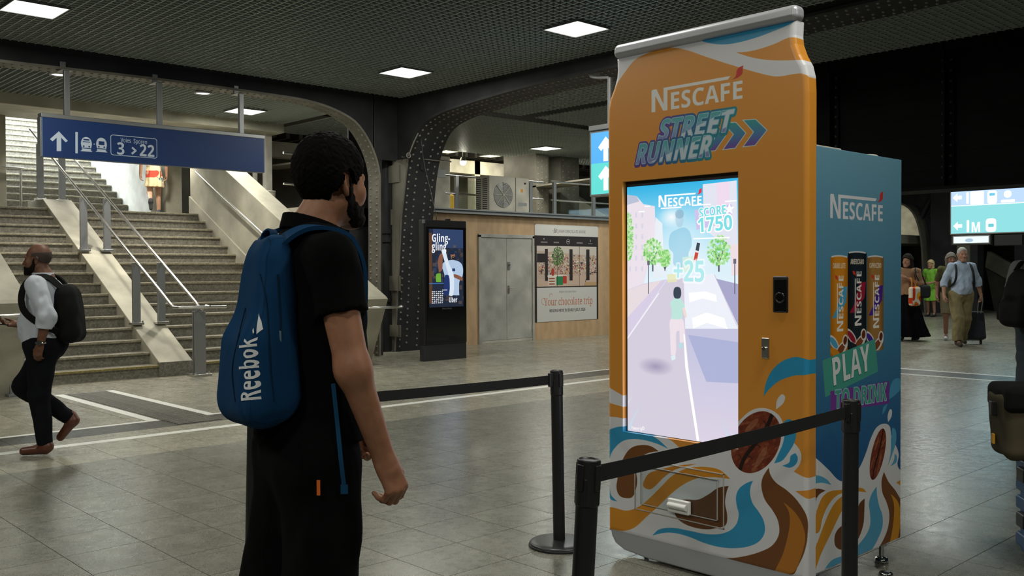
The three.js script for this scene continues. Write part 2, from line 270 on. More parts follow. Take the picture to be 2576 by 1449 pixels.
// sloped median between the lower flights, with its granite foot
{
  const t = thing('stair_median', 'sloped concrete median between the two lower stair flights', 'stair divider');
  const k = RISE / GO, prof = (dy) => [[SZ + 0.02, 0], [SZ + 0.02, 0.2 + dy], [SZ - 0.02, 0.22 + dy], [-17.75, 0.22 + dy + (17.73 + SZ) * k], [-18.6, 0.22 + dy + (17.73 + SZ) * k], [-18.6, 0]];
  obj('median_body', prismX(prof(0), 5.45, 5.93, 0.008), M.concrete, t);
  obj('granite_foot', rb(5.44, 5.94, 0, 0.2, SZ - 0.02, SZ + 0.045, 0.006), M.graniteDark, t, { label: 'dark granite foot block' });
}
// handrails on the median: steel posts with base plates and round rails
const SL = RISE / GO;
{
  const t = thing('median_handrail', 'pair of sloping steel handrails on posts along the stair median', 'handrail');
  const railY = (z) => 0.985 + (-12.6 - z) * 0.508;
  for (const x of [5.5, 5.87]) {
    const z0 = x === 5.5 ? -12.62 : -12.42;
    obj('rail', tube([V(x, railY(-18.6), -18.6), V(x, railY(-16), -16), V(x, railY(-14), -14), V(x, railY(z0 - 0.25), z0 - 0.25), V(x, railY(z0 - 0.05) - 0.005, z0 - 0.05), V(x, 0.975, z0 + 0.03), V(x, 0.97, z0 + 0.18)], 0.021, 10, 60), M.stainless, t);
    for (const z of [-13.83, -15.93, -18.05]) {
      const yb = Math.min(0.22 + (-z + SZ) * SL, 2.72) , yt = railY(z) - 0.03;
      const p = obj('post', [rb(x - 0.055, x + 0.055, yb + 0.03, yt, z - 0.02, z - 0.004, 0.003, 1), rb(x - 0.055, x + 0.055, yb + 0.03, yt, z + 0.014, z + 0.03, 0.003, 1), rb(x - 0.05, x - 0.035, yb + 0.03, yt, z - 0.004, z + 0.014, 0.003, 1), rb(x + 0.035, x + 0.05, yb + 0.03, yt, z - 0.004, z + 0.014, 0.003, 1)], M.brushed, t);
      obj('base_plate', [rb(x - 0.09, x + 0.09, yb, yb + 0.035, z - 0.06, z + 0.07, 0.004, 1), cyl(V(x - 0.07, yb + 0.03, z + 0.05), V(x - 0.07, yb + 0.06, z + 0.05), 0.014), cyl(V(x + 0.07, yb + 0.03, z + 0.05), V(x + 0.07, yb + 0.06, z + 0.05), 0.014)], M.stainless, p);
    }
  }
  obj('end_rail', tube([V(5.5, 0.97, -12.44), V(5.5, 0.97, -12.38), V(5.6, 0.968, -12.34), V(5.87, 0.968, -12.26), V(6.1, 0.968, -12.22)], 0.02, 10), M.stainless, t);
  const p = obj('end_post', [rb(5.82, 5.98, 0.02, 0.9, -12.69, -12.665, 0.003, 1), rb(5.82, 5.98, 0.02, 0.9, -12.63, -12.605, 0.003, 1), rb(5.84, 5.96, 0.02, 0.95, -12.665, -12.63, 0.003, 1), cyl(V(5.87, 0.9, -12.64), V(5.87, 0.965, -12.4), 0.012)], M.brushed, t);
  obj('base_plate', [rb(5.77, 6.03, 0, 0.03, -12.76, -12.53, 0.004, 1), cyl(V(5.8, 0.03, -12.56), V(5.8, 0.055, -12.56), 0.016), cyl(V(6.0, 0.03, -12.56), V(6.0, 0.055, -12.56), 0.016)], M.stainless, p);
}
// concrete parapet right of the stairs, sloping, with a leaning end
{
  const t = thing('stair_parapet', 'thick sloped concrete parapet along the right stair flight', 'parapet');
  const s = 0.51, top = (z) => 1.06 + (-12.0 - z) * s;
  obj('parapet_body', prismX([[-11.95, 1.02], [-12.0, 1.06], [-17.9, top(-17.9)], [-17.9, 2.3], [-14.5, 0], [-12.42, 0]], 8.2, 8.62, 0.01), M.concrete, t);
  obj('skirting', prismX([[-12.9, 0], [-12.9, 0.3], [-17.9, 0.3 + 5 * SL], [-17.9, 5 * SL - 0.2]], 8.17, 8.2), M.concrete, t);
  const r = obj('rail', tube([V(8.11, 3.36, -17.45), V(8.11, 2.1, -14.9), V(8.11, 1.15, -12.95), V(8.11, 0.94, -12.5), V(8.11, 0.91, -12.2), V(8.11, 0.905, -11.7), V(8.3, 0.905, -11.62), V(8.62, 0.905, -11.62), V(8.72, 0.905, -11.75)], 0.02, 10, 80), M.stainless, t);
  for (const [z, y] of [[-16.4, 2.83], [-14.9, 2.09], [-13.4, 1.36]]) obj('bracket', tube([V(8.2, y - 0.06, z), V(8.14, y - 0.06, z), V(8.11, y - 0.01, z)], 0.008, 6), M.stainless, r);
}
{ // parapet end left of the stairs, cut by the picture edge
  const t = thing('stair_parapet', 'concrete parapet end with rail at the foot of the left flight', 'parapet');
  const p0 = onY(-8, 985), x1 = p0.x + 0.1;
  obj('parapet_body', prismX([[-11.75, 1.1], [-11.8, 1.14], [-17, 1.14 + 5.2 * 0.51], [-17, 2], [-14.5, 0], [-12.2, 0]], x1 - 0.42, x1, 0.01), M.concrete, t);
  obj('rail', tube([V(x1 + 0.07, 3.0, -16.5), V(x1 + 0.07, 1.1, -12.7), V(x1 + 0.07, 0.97, -12.2), V(x1 + 0.07, 0.97, -11.6), V(x1 - 0.1, 0.97, -11.52), V(x1 - 0.4, 0.97, -11.52)], 0.02, 10, 60), M.stainless, t);
  obj('post', [rb(x1 - 0.12, x1 + 0.04, 0.02, 0.92, -12.2, -12.14, 0.004), rb(x1 - 0.16, x1 + 0.08, 0, 0.03, -12.28, -12.06, 0.004)], M.brushed, t);
}
// pillars and parapets at the landing
struct('pillar_landing', rb(4.6, 5.08, MEZZ, 5.0, -18.95, -18.5, 0.01), M.concrete, 'pale concrete pillar at the left of the landing');
struct('pillar_landing', rb(8.28, 8.62, MEZZ, 5.0, -19.6, -19.2, 0.01), M.concrete, 'pale concrete pillar behind the walking woman');
struct('wall_upper_flight', prismX([[-19.3, MEZZ], [-19.3, MEZZ + 1.1], [-20.2, MEZZ + 1.2], [-28, MEZZ + 1.2 + 7.8 * SL], [-28, MEZZ]], 8.0, 8.2), M.whiteWall, 'white parapet right of the upper flight');
struct('wall_upper_flight', prismX([[-19.0, MEZZ], [-20.2, MEZZ + 1.0], [-28, MEZZ + 1.0 + 7.8 * SL], [-28, MEZZ]], 5.3 - 0.3, 5.3 - 0.15), M.whiteWall, 'white parapet in the upper flight behind the pillar');
{
  const t = thing('landing_railing', 'short steel rail beside the pillar on the landing', 'handrail');
  obj('rail', [cyl(V(2.5, MEZZ + 0.75, -18.45), V(5.35, MEZZ + 0.75, -18.45), 0.02)], M.stainless, t);
  obj('post', cyl(V(5.3, MEZZ, -18.45), V(5.3, MEZZ + 0.75, -18.45), 0.02), M.stainless, t);
}
// ---------------------------------------------------------------- riveted steel
const RIV = (() => { const g = new THREE.SphereGeometry(0.021, 8, 4, 0, Math.PI * 2, 0, Math.PI / 2); g.scale(1, 0.75, 1); return clean(g); })();
function rivetsAt(list) { return list.map(([p, n]) => { const g = RIV.clone(); g.applyQuaternion(new THREE.Quaternion().setFromUnitVectors(V(0, 1, 0), n)); g.translate(p.x, p.y, p.z); return g; }); }
// a flange strip: points (a, y) along a vertical plane, given width across; frame(a, y, w) -> world
function stripGeo(pts, w0, w1, th, frame) {
  const pos = [], idx = []; const n = pts.length;
  const nor = pts.map((p, i) => { const a = pts[Math.max(0, i - 1)], b = pts[Math.min(n - 1, i + 1)]; const dx = b[0] - a[0], dy = b[1] - a[1], l = Math.hypot(dx, dy); return [dy / l, -dx / l]; });
  for (let i = 0; i < n; i++) { const [a, y] = pts[i], [na, ny] = nor[i]; for (const [w, t] of [[w0, 0], [w1, 0], [w1, th], [w0, th]]) { const v = frame(a + na * t, y + ny * t, w); pos.push(v.x, v.y, v.z); } }
  for (let i = 0; i < n - 1; i++) for (let k = 0; k < 4; k++) { const a = i * 4 + k, b = i * 4 + (k + 1) % 4, c = a + 4, d = b + 4; idx.push(a, c, b, b, c, d); }
  idx.push(0, 1, 2, 0, 2, 3, (n - 1) * 4, (n - 1) * 4 + 2, (n - 1) * 4 + 1, (n - 1) * 4, (n - 1) * 4 + 3, (n - 1) * 4 + 2);
  let g = new THREE.BufferGeometry(); g.setAttribute('position', new THREE.Float32BufferAttribute(pos, 3)); g.setIndex(idx); g = g.toNonIndexed(); g.computeVertexNormals(); return g;
}
function densify(pts, step) { const c = new THREE.CatmullRomCurve3(pts.map(([a, y]) => V(a, y, 0)), false, 'centripetal'); const n = Math.ceil(c.getLength() / step); return c.getSpacedPoints(n).map((v) => [v.x, v.y]); }
function webGeo(pts, top, th, frame) { // plate between the curve and the level `top`
  const pos = []; const P = (a, y, w) => { const v = frame(a, y, w); pos.push(v.x, v.y, v.z); };
  for (let i = 0; i < pts.length - 1; i++) { const [a, y] = pts[i], [b, z] = pts[i + 1]; for (const w of [-th, th]) { P(a, y, w); P(b, z, w); P(b, top, w); P(a, y, w); P(b, top, w); P(a, top, w); } }
  const g = new THREE.BufferGeometry(); g.setAttribute('position', new THREE.Float32BufferAttribute(pos, 3)); g.computeVertexNormals(); return g;
}
const CX0 = 9.9, CX1 = 10.6;      // width of the column face, from its foot in the picture
{
  const t = thing('steel_column', 'riveted grey steel column with curved brackets beside the advertising screen', 'steel column');
  // arch flange along x (over the stairs): underside of the cross beam, then down the left side of the column
  const fa = (a, y, w) => V(a, y, w);
  const ptsA = densify([[-2, 4.1], [3.6, 4.12], [5.7, 4.16], [7.2, 4.16], [8.16, 4.13], [8.68, 4.02], [8.99, 3.87], [9.27, 3.52], [9.41, 3.13], [9.42, 2.6], [9.41, 1.3], [9.4, 0]], 0.11);
  obj('arch_flange', stripGeo(ptsA, -13.62, -13.3, -0.035, fa), M.steel, t);
  obj('arch_web', webGeo(ptsA.filter((p) => p[1] > 3.1), 4.7, 0.02, (a, y, w) => V(a, y, -13.46 + w)), M.steelDark, t);
  obj('arch_side', bx(9.43, 9.58, 0, 4.6, -13.48, -13.44), M.steelDark, t); obj('back_plate', bx(9.45, 9.9, 0, 4.6, -14.3, -14.25), M.steelDark, t); obj('haunch_side', bx(9.43, 9.92, 3.35, 4.6, -13.49, -13.45), M.steelDark, t);
  const L = []; ptsA.forEach((p, i) => { if (i % 1 || i < 2 || i > ptsA.length - 2) return; const a = ptsA[i - 1], b = ptsA[i + 1], n = V(-(b[1] - a[1]), b[0] - a[0], 0).normalize().multiplyScalar(-1); for (const [z, o] of [[-13.55, 0], [-13.37, 0.5]]) { const q = [p[0] + (b[0] - p[0]) * o, p[1] + (b[1] - p[1]) * o]; L.push([V(q[0], q[1], z).addScaledVector(n, 0.0), n]); } });
  obj('rivets', rivetsAt(L), M.rivet, t, { kind: 'stuff', label: 'rivet heads of the arch flange' });
  // bracket flange along z towards the viewer
  const left = [[993, 890], [1009, 550], [1026, 399], [1049, 333], [1067, 310], [1109, 285], [1150, 270], [1290, 228], [1420, 196], [1553, 168]].map(([px, py]) => { const p = onX(px, py, CX0); return [p.z, p.y]; });
  left[0][1] = 0; const zz = left[left.length - 1];
  const ptsB = densify([...left, [zz[0] + 3, zz[1] + 0.12], [zz[0] + 9, zz[1] + 0.15]], 0.12);
  const fb = (a, y, w) => V(w, y, a);
  const ptsBcol = ptsB;
  obj('bracket_flange', stripGeo(ptsBcol, CX0, CX1, -0.04, fb), M.steelDark, t);
  obj('bracket_web', webGeo(ptsB, 4.75, 0.02, (a, y, w) => V(CX0 + 0.06 + w, y, a)), M.steelDark, t);
  obj('bracket_web', webGeo(ptsB, 4.75, 0.02, (a, y, w) => V(CX1 - 0.06 + w, y, a)), M.steelDark, t);
  const LB = []; ptsB.forEach((p, i) => { if (i < 1 || i > ptsB.length - 2) return; const a = ptsB[i - 1], b = ptsB[i + 1], n = V(0, b[0] - a[0], -(b[1] - a[1])).normalize().multiplyScalar(-1); [0.09, 0.24, 0.47, 0.61].forEach((o, k) => { const q = k % 2 ? [(p[0] + b[0]) / 2, (p[1] + b[1]) / 2] : p; LB.push([V(CX0 + o, q[1], q[0]), n]); }); });
  obj('rivets', rivetsAt(LB), M.rivet, t, { kind: 'stuff', label: 'rivet heads of the bracket flange' });
  // column sides, battens, inner plates and foot
  const foot = left[0][0];
  obj('column_side', prismX([[foot, 0], ...left.slice(0, 3), [foot - 0.02, left[2][1]], [foot - 0.06, 0]], CX0 - 0.01, CX0 + 0.02), M.steel, t);
  for (const [y0, y1] of [[2.98, 3.28], [1.1, 1.36], [0.3, 0.5]]) obj('batten_plate', bx(CX0 - 0.03, CX0, y0, y1, foot - 0.6, foot + 0.19), M.steel, t);
  obj('inner_leaf', bx(CX0, CX1, 0, 4.6, foot - 0.66, foot - 0.6), M.steelDark, t);
  obj('base_block', bx(9.35, CX1 + 0.1, 0, 0.03, -13.9, foot + 0.1), M.concrete, t, { label: 'pale base slab' });
  obj('haunch_plate', bx(CX0 + 0.3, CX0 + 0.34, 3.2, 4.7, foot - 0.6, foot + 0.4), M.steelDark, t);
  const p = obj('drain_pipe', cyl(V(9.86, 0.03, -13.75), V(9.86, 4.7, -13.75), 0.1, 0.1, 24), M.steelDark, t);
  for (const y of [2.1, 1.95, 0.9]) obj('pipe_collar', cyl(V(9.86, y, -13.75), V(9.86, y + 0.07, -13.75), 0.125, 0.125, 24), M.steelDark, p);
  obj('cable', tube([[1053, 338], [1056, 370], [1063, 420], [1075, 470], [1086, 520], [1092, 545], [1090, 600]].map(([x, y], i) => onX(x, y, CX0 + 0.15).add(V(0, 0, 0.06))), 0.008, 6), M.blackPlastic, t);
  const rod = obj('rod', cyl(onX(1010, 394, CX0 - 0.08), onZ(1135, 407, foot + 0.5), 0.012, 0.012, 8), M.stainless, t); 
  obj('tie', [tube([onX(1028, 392, CX0 - 0.06), onX(1040, 360, CX0 - 0.04), onX(1052, 335, CX0 - 0.02)], 0.012, 6), new THREE.TorusGeometry(0.04, 0.012, 6, 12).translate(...onX(1028, 391, CX0 - 0.06).toArray())], M.rivet, rod);
}
// dark deep girder over the passage at the right
{
  const t = thing('deep_girder', 'deep black steel girder wall with riveted ribs over the passage', 'girder');
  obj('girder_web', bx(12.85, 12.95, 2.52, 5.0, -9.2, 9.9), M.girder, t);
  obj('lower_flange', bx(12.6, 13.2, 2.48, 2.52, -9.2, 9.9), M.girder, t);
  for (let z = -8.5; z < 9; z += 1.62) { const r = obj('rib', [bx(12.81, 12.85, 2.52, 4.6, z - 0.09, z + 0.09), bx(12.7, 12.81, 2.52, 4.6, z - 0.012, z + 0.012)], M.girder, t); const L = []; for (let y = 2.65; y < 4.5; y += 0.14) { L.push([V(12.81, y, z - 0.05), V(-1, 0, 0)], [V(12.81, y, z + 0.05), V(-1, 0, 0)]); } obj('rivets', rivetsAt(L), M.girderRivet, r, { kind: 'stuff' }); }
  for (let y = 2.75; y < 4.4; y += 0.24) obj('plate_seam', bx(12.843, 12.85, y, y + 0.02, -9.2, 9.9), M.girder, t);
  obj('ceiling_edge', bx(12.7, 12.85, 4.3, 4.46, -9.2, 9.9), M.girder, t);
}
// ---------------------------------------------------------------- mezzanine, hoarding with door and poster
struct('floor_mezzanine', [bx(8.64, 40, MEZZ - 0.28, MEZZ, -30, -14.12), bx(8.64, 9.9, MEZZ - 0.28, MEZZ, -18, -14.12)], M.concrete, 'concrete mezzanine slab above the hoarding');
{
  const t = thing('edge_channel', 'grey steel channel along the mezzanine edge above the hoarding', 'steel channel');
  obj('channel', [bx(11.0, 30, MEZZ - 0.02, MEZZ, -14.12, -13.98), bx(11.0, 30, MEZZ, MEZZ + 0.07, -14.12, -14.09), bx(11.0, 30, MEZZ + 0.05, MEZZ + 0.075, -14.12, -14.03), bx(11, 30, MEZZ - 0.02, MEZZ + 0.01, -14.0, -13.97)], M.brushed, t);
  obj('edge_beam', bx(8.64, 9.3, MEZZ - 0.3, MEZZ - 0.02, -14.16, -14.1), M.steelDark, t);
}
const HZ = -14.1;
{
  const t = thing('plywood_hoarding', 'bare plywood hoarding wall under the mezzanine edge', 'hoarding');
  const seams = [11.0, 12.33]; for (let x = 13.86; x < 24; x += 1.22) seams.push(x); 
  const variants = [1, 0.93, 1.05].map((k) => { const m = M.ply.clone(); m.color.multiplyScalar(k); return m; });
  for (let i = 0; i < seams.length - 1; i++) { if (i === 1) { obj('plywood_panel', bx(12.33, 13.857, 2.17, MEZZ - 0.03, HZ - 0.018, HZ), variants[1], t); continue; } const x0 = seams[i], x1 = seams[i + 1] - 0.003; obj('plywood_panel', bx(x0, x1, 0.0, MEZZ - 0.03 + (i % 2 ? 0.01 : 0), HZ - 0.018 + (i % 3) * 0.001, HZ + (i % 3) * 0.001), variants[i % 3], t); }
  obj('backing', [bx(11, 23, 2.2, 2.3, HZ - 0.09, HZ - 0.02), bx(11, 12.3, 0.02, 0.1, HZ - 0.09, HZ - 0.02), bx(13.9, 23, 0.02, 0.1, HZ - 0.09, HZ - 0.02)], M.ply, t);
}
{
  const d = structGroup('door_1', 'pale grey double door in the plywood hoarding');
  obj('door_frame', [rb(12.33, 12.39, 0, 2.15, HZ - 0.04, HZ + 0.03, 0.004, 1), rb(13.8, 13.857, 0, 2.15, HZ - 0.04, HZ + 0.03, 0.004, 1), rb(12.33, 13.857, 2.1, 2.168, HZ - 0.04, HZ + 0.03, 0.004, 1)], M.door, d);
  const a = obj('door_leaf', rb(12.395, 13.08, 0.055, 2.095, HZ - 0.03, HZ + 0.012, 0.004, 1), M.door, d), b = obj('door_leaf', rb(13.086, 13.795, 0.055, 2.095, HZ - 0.03, HZ + 0.012, 0.004, 1), M.door, d);
  obj('threshold', rb(12.395, 13.795, 0, 0.05, HZ - 0.03, HZ + 0.02, 0.004, 1), M.white, d, { label: 'white kick strip' });
  obj('lock_plate', [rb(13.11, 13.17, 1.46, 1.62, HZ + 0.012, HZ + 0.03, 0.004, 1), cyl(V(13.14, 1.56, HZ + 0.02), V(13.14, 1.56, HZ + 0.06), 0.018)], M.brushed, b);
  obj('handle', [rb(13.11, 13.15, 0.98, 1.14, HZ + 0.012, HZ + 0.026, 0.004, 1), cyl(V(13.13, 1.09, HZ + 0.02), V(13.13, 1.09, HZ + 0.065), 0.01), cyl(V(13.13, 1.09, HZ + 0.06), V(13.24, 1.09, HZ + 0.06), 0.01)], M.stainless, b);
  obj('hinge', [cyl(V(13.795, 1.85, HZ + 0.02), V(13.795, 1.97, HZ + 0.02), 0.012), cyl(V(13.795, 0.2, HZ + 0.02), V(13.795, 0.32, HZ + 0.02), 0.012)], M.stainless, d);
}
{
  const x0 = 13.885, x1 = 15.85, y0 = 0.365, y1 = 2.405, w = x1 - x0, h = y1 - y0;
  const tex = canvasTex(1000, 1040, (c, cw, ch) => {
    const S = cw / 1.965, Y = (v) => v * ch;
    c.fillStyle = '#d9d8d6'; c.fillRect(0, 0, cw, ch);
    c.fillStyle = '#241c1e'; c.fillRect(0, Y(0.115), cw, Y(0.105)); c.fillRect(0, Y(0.115), cw * 0.028, ch); c.fillRect(cw * 0.972, Y(0.115), cw * 0.028, ch); c.fillRect(0, Y(0.638), cw, Y(0.012));
    c.fillStyle = '#3b3335'; c.font = 'italic 66px serif'; c.textAlign = 'center'; c.fillText('·B', cw * 0.29, Y(0.085)); c.font = '42px serif'; c.fillText('ELGIAN CHOCOLATE HOUSE', cw * 0.56, Y(0.078), 470);
    c.fillStyle = '#b9b2b0'; c.font = 'bold 22px sans-serif'; ['NEUHAUS', 'GODIVA', '', 'LEONIDAS', ''].forEach((s, i) => c.fillText(s, cw * (0.14 + i * 0.185), Y(0.19), 100));
    c.strokeStyle = '#b9b2b0'; c.lineWidth = 4; c.beginPath(); c.arc(cw * 0.51, Y(0.172), 26, 0, 7); c.stroke(); c.fillRect(cw * 0.5 - 6, Y(0.165), 34, 12); c.fillRect(cw * 0.865, Y(0.145), 10, 26); c.fillRect(cw * 0.835, Y(0.185), 70, 5); c.fillRect(cw * 0.13, Y(0.142), 14, 14);
    // shop picture
    const px0 = cw * 0.03, px1 = cw * 0.972, py0 = Y(0.22), py1 = Y(0.638); c.fillStyle = '#c9b4a6'; c.fillRect(px0, py0, px1 - px0, py1 - py0);
    c.fillStyle = '#d6cbc2'; c.beginPath(); c.moveTo(px0, py0); c.lineTo(px1, py0); c.lineTo(px1, Y(0.32)); c.lineTo(cw * 0.6, Y(0.3)); c.lineTo(px0, Y(0.27)); c.fill();
    const r = rng(77); const cols = ['#a3362c', '#d8b07a', '#e8e0d8', '#7c3a5e', '#3a2f2b', '#c75a4a', '#8a6a55', '#efe6da', '#2d3a55', '#d09a3a'];
    for (let i = 0; i < 520; i++) { c.fillStyle = cols[Math.floor(r() * cols.length)]; const xx = px0 + 10 + r() * (px1 - px0 - 30), yy = Y(0.31 + 0.2 * r()); c.fillRect(xx, yy, 5 + r() * 16, 5 + r() * 12); }
    c.fillStyle = '#d4b9a8'; c.beginPath(); c.moveTo(px0, Y(0.56)); c.lineTo(px1, Y(0.52)); c.lineTo(px1, py1); c.lineTo(px0, py1); c.fill();
    c.fillStyle = '#2a2424'; for (const [a, b] of [[0.15, 0.045], [0.53, 0.05], [0.8, 0.055]]) c.fillRect(cw * a, Y(0.25), cw * b, Y(0.33)); c.fillRect(px0, Y(0.3), cw * 0.13, Y(0.09));
    c.fillStyle = '#eee8e0'; c.fillRect(cw * 0.2, Y(0.53), cw * 0.11, Y(0.1)); c.fillRect(cw * 0.19, Y(0.52), cw * 0.3, Y(0.022)); c.fillStyle = '#a85a40'; for (let i = 0; i < 3; i++) c.fillRect(cw * 0.21, Y(0.55 + i * 0.028), cw * 0.09, Y(0.014)); c.fillStyle = '#2f8a5a'; c.fillRect(cw * 0.325, Y(0.535), cw * 0.1, Y(0.09)); c.fillStyle = '#c2402f'; c.fillRect(cw * 0.425, Y(0.53), cw * 0.06, Y(0.08));
    c.fillStyle = '#b8402f'; c.beginPath(); c.ellipse(cw * 0.27, Y(0.49), 26, 42, 0, 0, 7); c.fill();
    for (let i = 0; i < 260; i++) { const a = r() * 6.28, q = Math.sqrt(r()); c.fillStyle = ['#3f6b35', '#58803f', '#2d4f2a', '#7d9a55'][Math.floor(r() * 4)]; c.beginPath(); c.ellipse(cw * 0.35 + Math.cos(a) * q * 90, Y(0.33) + Math.sin(a) * q * 105, 9, 5, r() * 3, 0, 7); c.fill(); }
    c.strokeStyle = '#2a2424'; c.lineWidth = 5; c.beginPath(); c.moveTo(cw * 0.34, py0); c.lineTo(cw * 0.34, py1); c.moveTo(cw * 0.69, py0); c.lineTo(cw * 0.69, py1); c.stroke();
    c.lineWidth = 8; c.beginPath(); c.arc(cw * 0.93, py1, 150, Math.PI, Math.PI * 1.6); c.stroke(); c.fillStyle = '#c9a67a'; c.fillRect(cw * 0.78, Y(0.6), cw * 0.19, Y(0.038));
    // lower text
    c.fillStyle = '#d9d8d6'; c.fillRect(px0 - 2, Y(0.65), px1 - px0 + 4, ch); c.strokeStyle = '#c6c5c4'; c.lineWidth = 3; c.beginPath(); c.moveTo(cw * 0.85, Y(0.68)); c.bezierCurveTo(cw * 0.7, Y(0.8), cw * 0.8, Y(0.9), cw * 0.62, Y(0.98)); c.stroke();
    c.fillStyle = '#777'; c.font = 'italic 30px serif'; c.fillText('Belgian Chocolate House', cw * 0.5, Y(0.705), 270);
    c.fillStyle = '#c8663c'; c.font = '108px serif'; c.fillText('Your chocolate trip', cw * 0.52, Y(0.835), 770); c.strokeStyle = '#c8663c'; c.lineWidth = 4; c.beginPath(); c.arc(cw * 0.13, Y(0.79), 34, 1.2, 5.4); c.stroke(); c.beginPath(); c.arc(cw * 0.24, Y(0.735), 22, 2.6, 6.2); c.stroke();
    c.fillStyle = '#3a3536'; c.font = 'bold 44px sans-serif'; c.fillText('BEGINS HERE IN EARLY JULY 2026', cw * 0.5, Y(0.905), 570);
  });
  const t = thing('wall_poster', 'large shop opening poster on the plywood hoarding', 'poster');
  const g = clean(new THREE.BoxGeometry(w, h, 0.008)); g.translate((x0 + x1) / 2, (y0 + y1) / 2, HZ + 0.007);
  obj('poster_sheet', g, mat(lin(0.92, 0.92, 0.92), 0.45, { map: tex }), t, { uv: 'keep' });
  const logo = obj('poster_clip', [bx(x0, x0 + 0.03, y1 - 0.012, y1 + 0.004, HZ + 0.002, HZ + 0.013), bx(x1 - 0.03, x1, y1 - 0.012, y1 + 0.004, HZ + 0.002, HZ + 0.013)], M.brushed, t);
}
// ---------------------------------------------------------------- air conditioner on the mezzanine
{
  const x0 = 12.88, x1 = 14.01, y0 = MEZZ + 0.075, y1 = MEZZ + 0.81, z1 = -14.38, z0 = z1 - 0.42;
  const t = thing('air_conditioner', 'white outdoor air conditioner unit with round fan on mezzanine edge', 'air conditioner');
  const xm = 13.62;
  obj('case', [rb(x0, xm - 0.004, y0, y1, z0, z1, 0.015), rb(xm + 0.004, x1, y0, y1, z0, z1, 0.015)], M.white, t);
  const fx = (x0 + xm) / 2 + 0.02, fy = (y0 + y1) / 2 - 0.01;
  obj('fan_recess', cyl(V(fx, fy, z1 - 0.002), V(fx, fy, z1 + 0.004), 0.265, 0.265, 36), M.brushed, t, { label: 'grey fan opening' });
  const gr = []; for (let i = 1; i < 10; i++) gr.push(new THREE.TorusGeometry(0.028 * i, 0.004, 5, 32).translate(fx, fy, z1 + 0.016)); for (let a = 0; a < 4; a++) gr.push(rot(bx(fx - 0.265, fx + 0.265, fy - 0.005, fy + 0.005, z1 + 0.01, z1 + 0.018), 'Z', a * Math.PI / 4, V(fx, fy, 0)));
  obj('fan_grille', gr, M.white, t);
  for (let k = 0; k < 16; k++) for (const q of [0, 1]) obj('side_slot', bx(x0 - 0.003, x0 + 0.004, y0 + 0.06 + k * 0.04, y0 + 0.078 + k * 0.04, z1 - 0.06 - q * 0.19, z1 - 0.2 - q * 0.19), M.blackPlastic, t);
  obj('handle_recess', bx(13.7, 13.94, y0 + 0.15, y0 + 0.22, z1 - 0.01, z1 + 0.003), M.brushed, t);
  obj('badge', bx(13.86, 13.92, y1 - 0.13, y1 - 0.09, z1 - 0.01, z1 + 0.003), M.blackPlastic, t);
  obj('warning_sticker', bx(13.77, 13.83, y1 - 0.3, y1 - 0.23, z1 - 0.01, z1 + 0.003), mat(hex('#d8922a'), 0.5), t, { label: 'orange warning sticker' });
  for (const x of [x0 + 0.12, x1 - 0.15]) obj('foot', bx(x, x + 0.08, MEZZ, y0 + 0.01, z0 + 0.02, z1 - 0.02), M.brushed, t);
}
// ---------------------------------------------------------------- railings and background of the mezzanine
function railing(label, x0, x1, z, posts, hgt = 1.05) {
  const t = thing('mezzanine_railing', label, 'railing');
  for (const x of posts) obj('post', rb(x - 0.045, x + 0.045, MEZZ, MEZZ + hgt, z - 0.03, z + 0.03, 0.006, 1), M.brushed, t);
  obj('top_rail', cyl(V(x0, MEZZ + hgt, z), V(x1, MEZZ + hgt, z), 0.025, 0.025, 12), M.stainless, t);
  obj('mid_rail', cyl(V(x0, MEZZ + 0.45, z), V(x1, MEZZ + 0.45, z), 0.02, 0.02, 12), M.stainless, t);
  for (let i = 0; i < posts.length - 1; i++) obj('glass_pane', bx(posts[i] + 0.06, posts[i + 1] - 0.06, MEZZ + 0.08, MEZZ + hgt - 0.08, z - 0.006, z + 0.006), M.glass, t);
  return t;
}
railing('steel and glass railing behind the air conditioner', 12.2, 15.0, -14.95, [12.5, 14.6], 0.82);
railing('steel and glass railing right of the air conditioner', 15.2, 19.5, -14.9, [15.3, 16.6, 17.9, 19.2], 0.86);
railing('steel railing of the mezzanine between parapet and steel column', 8.7, 10.6, -15.2, [9.15, 10.45], 1.0);
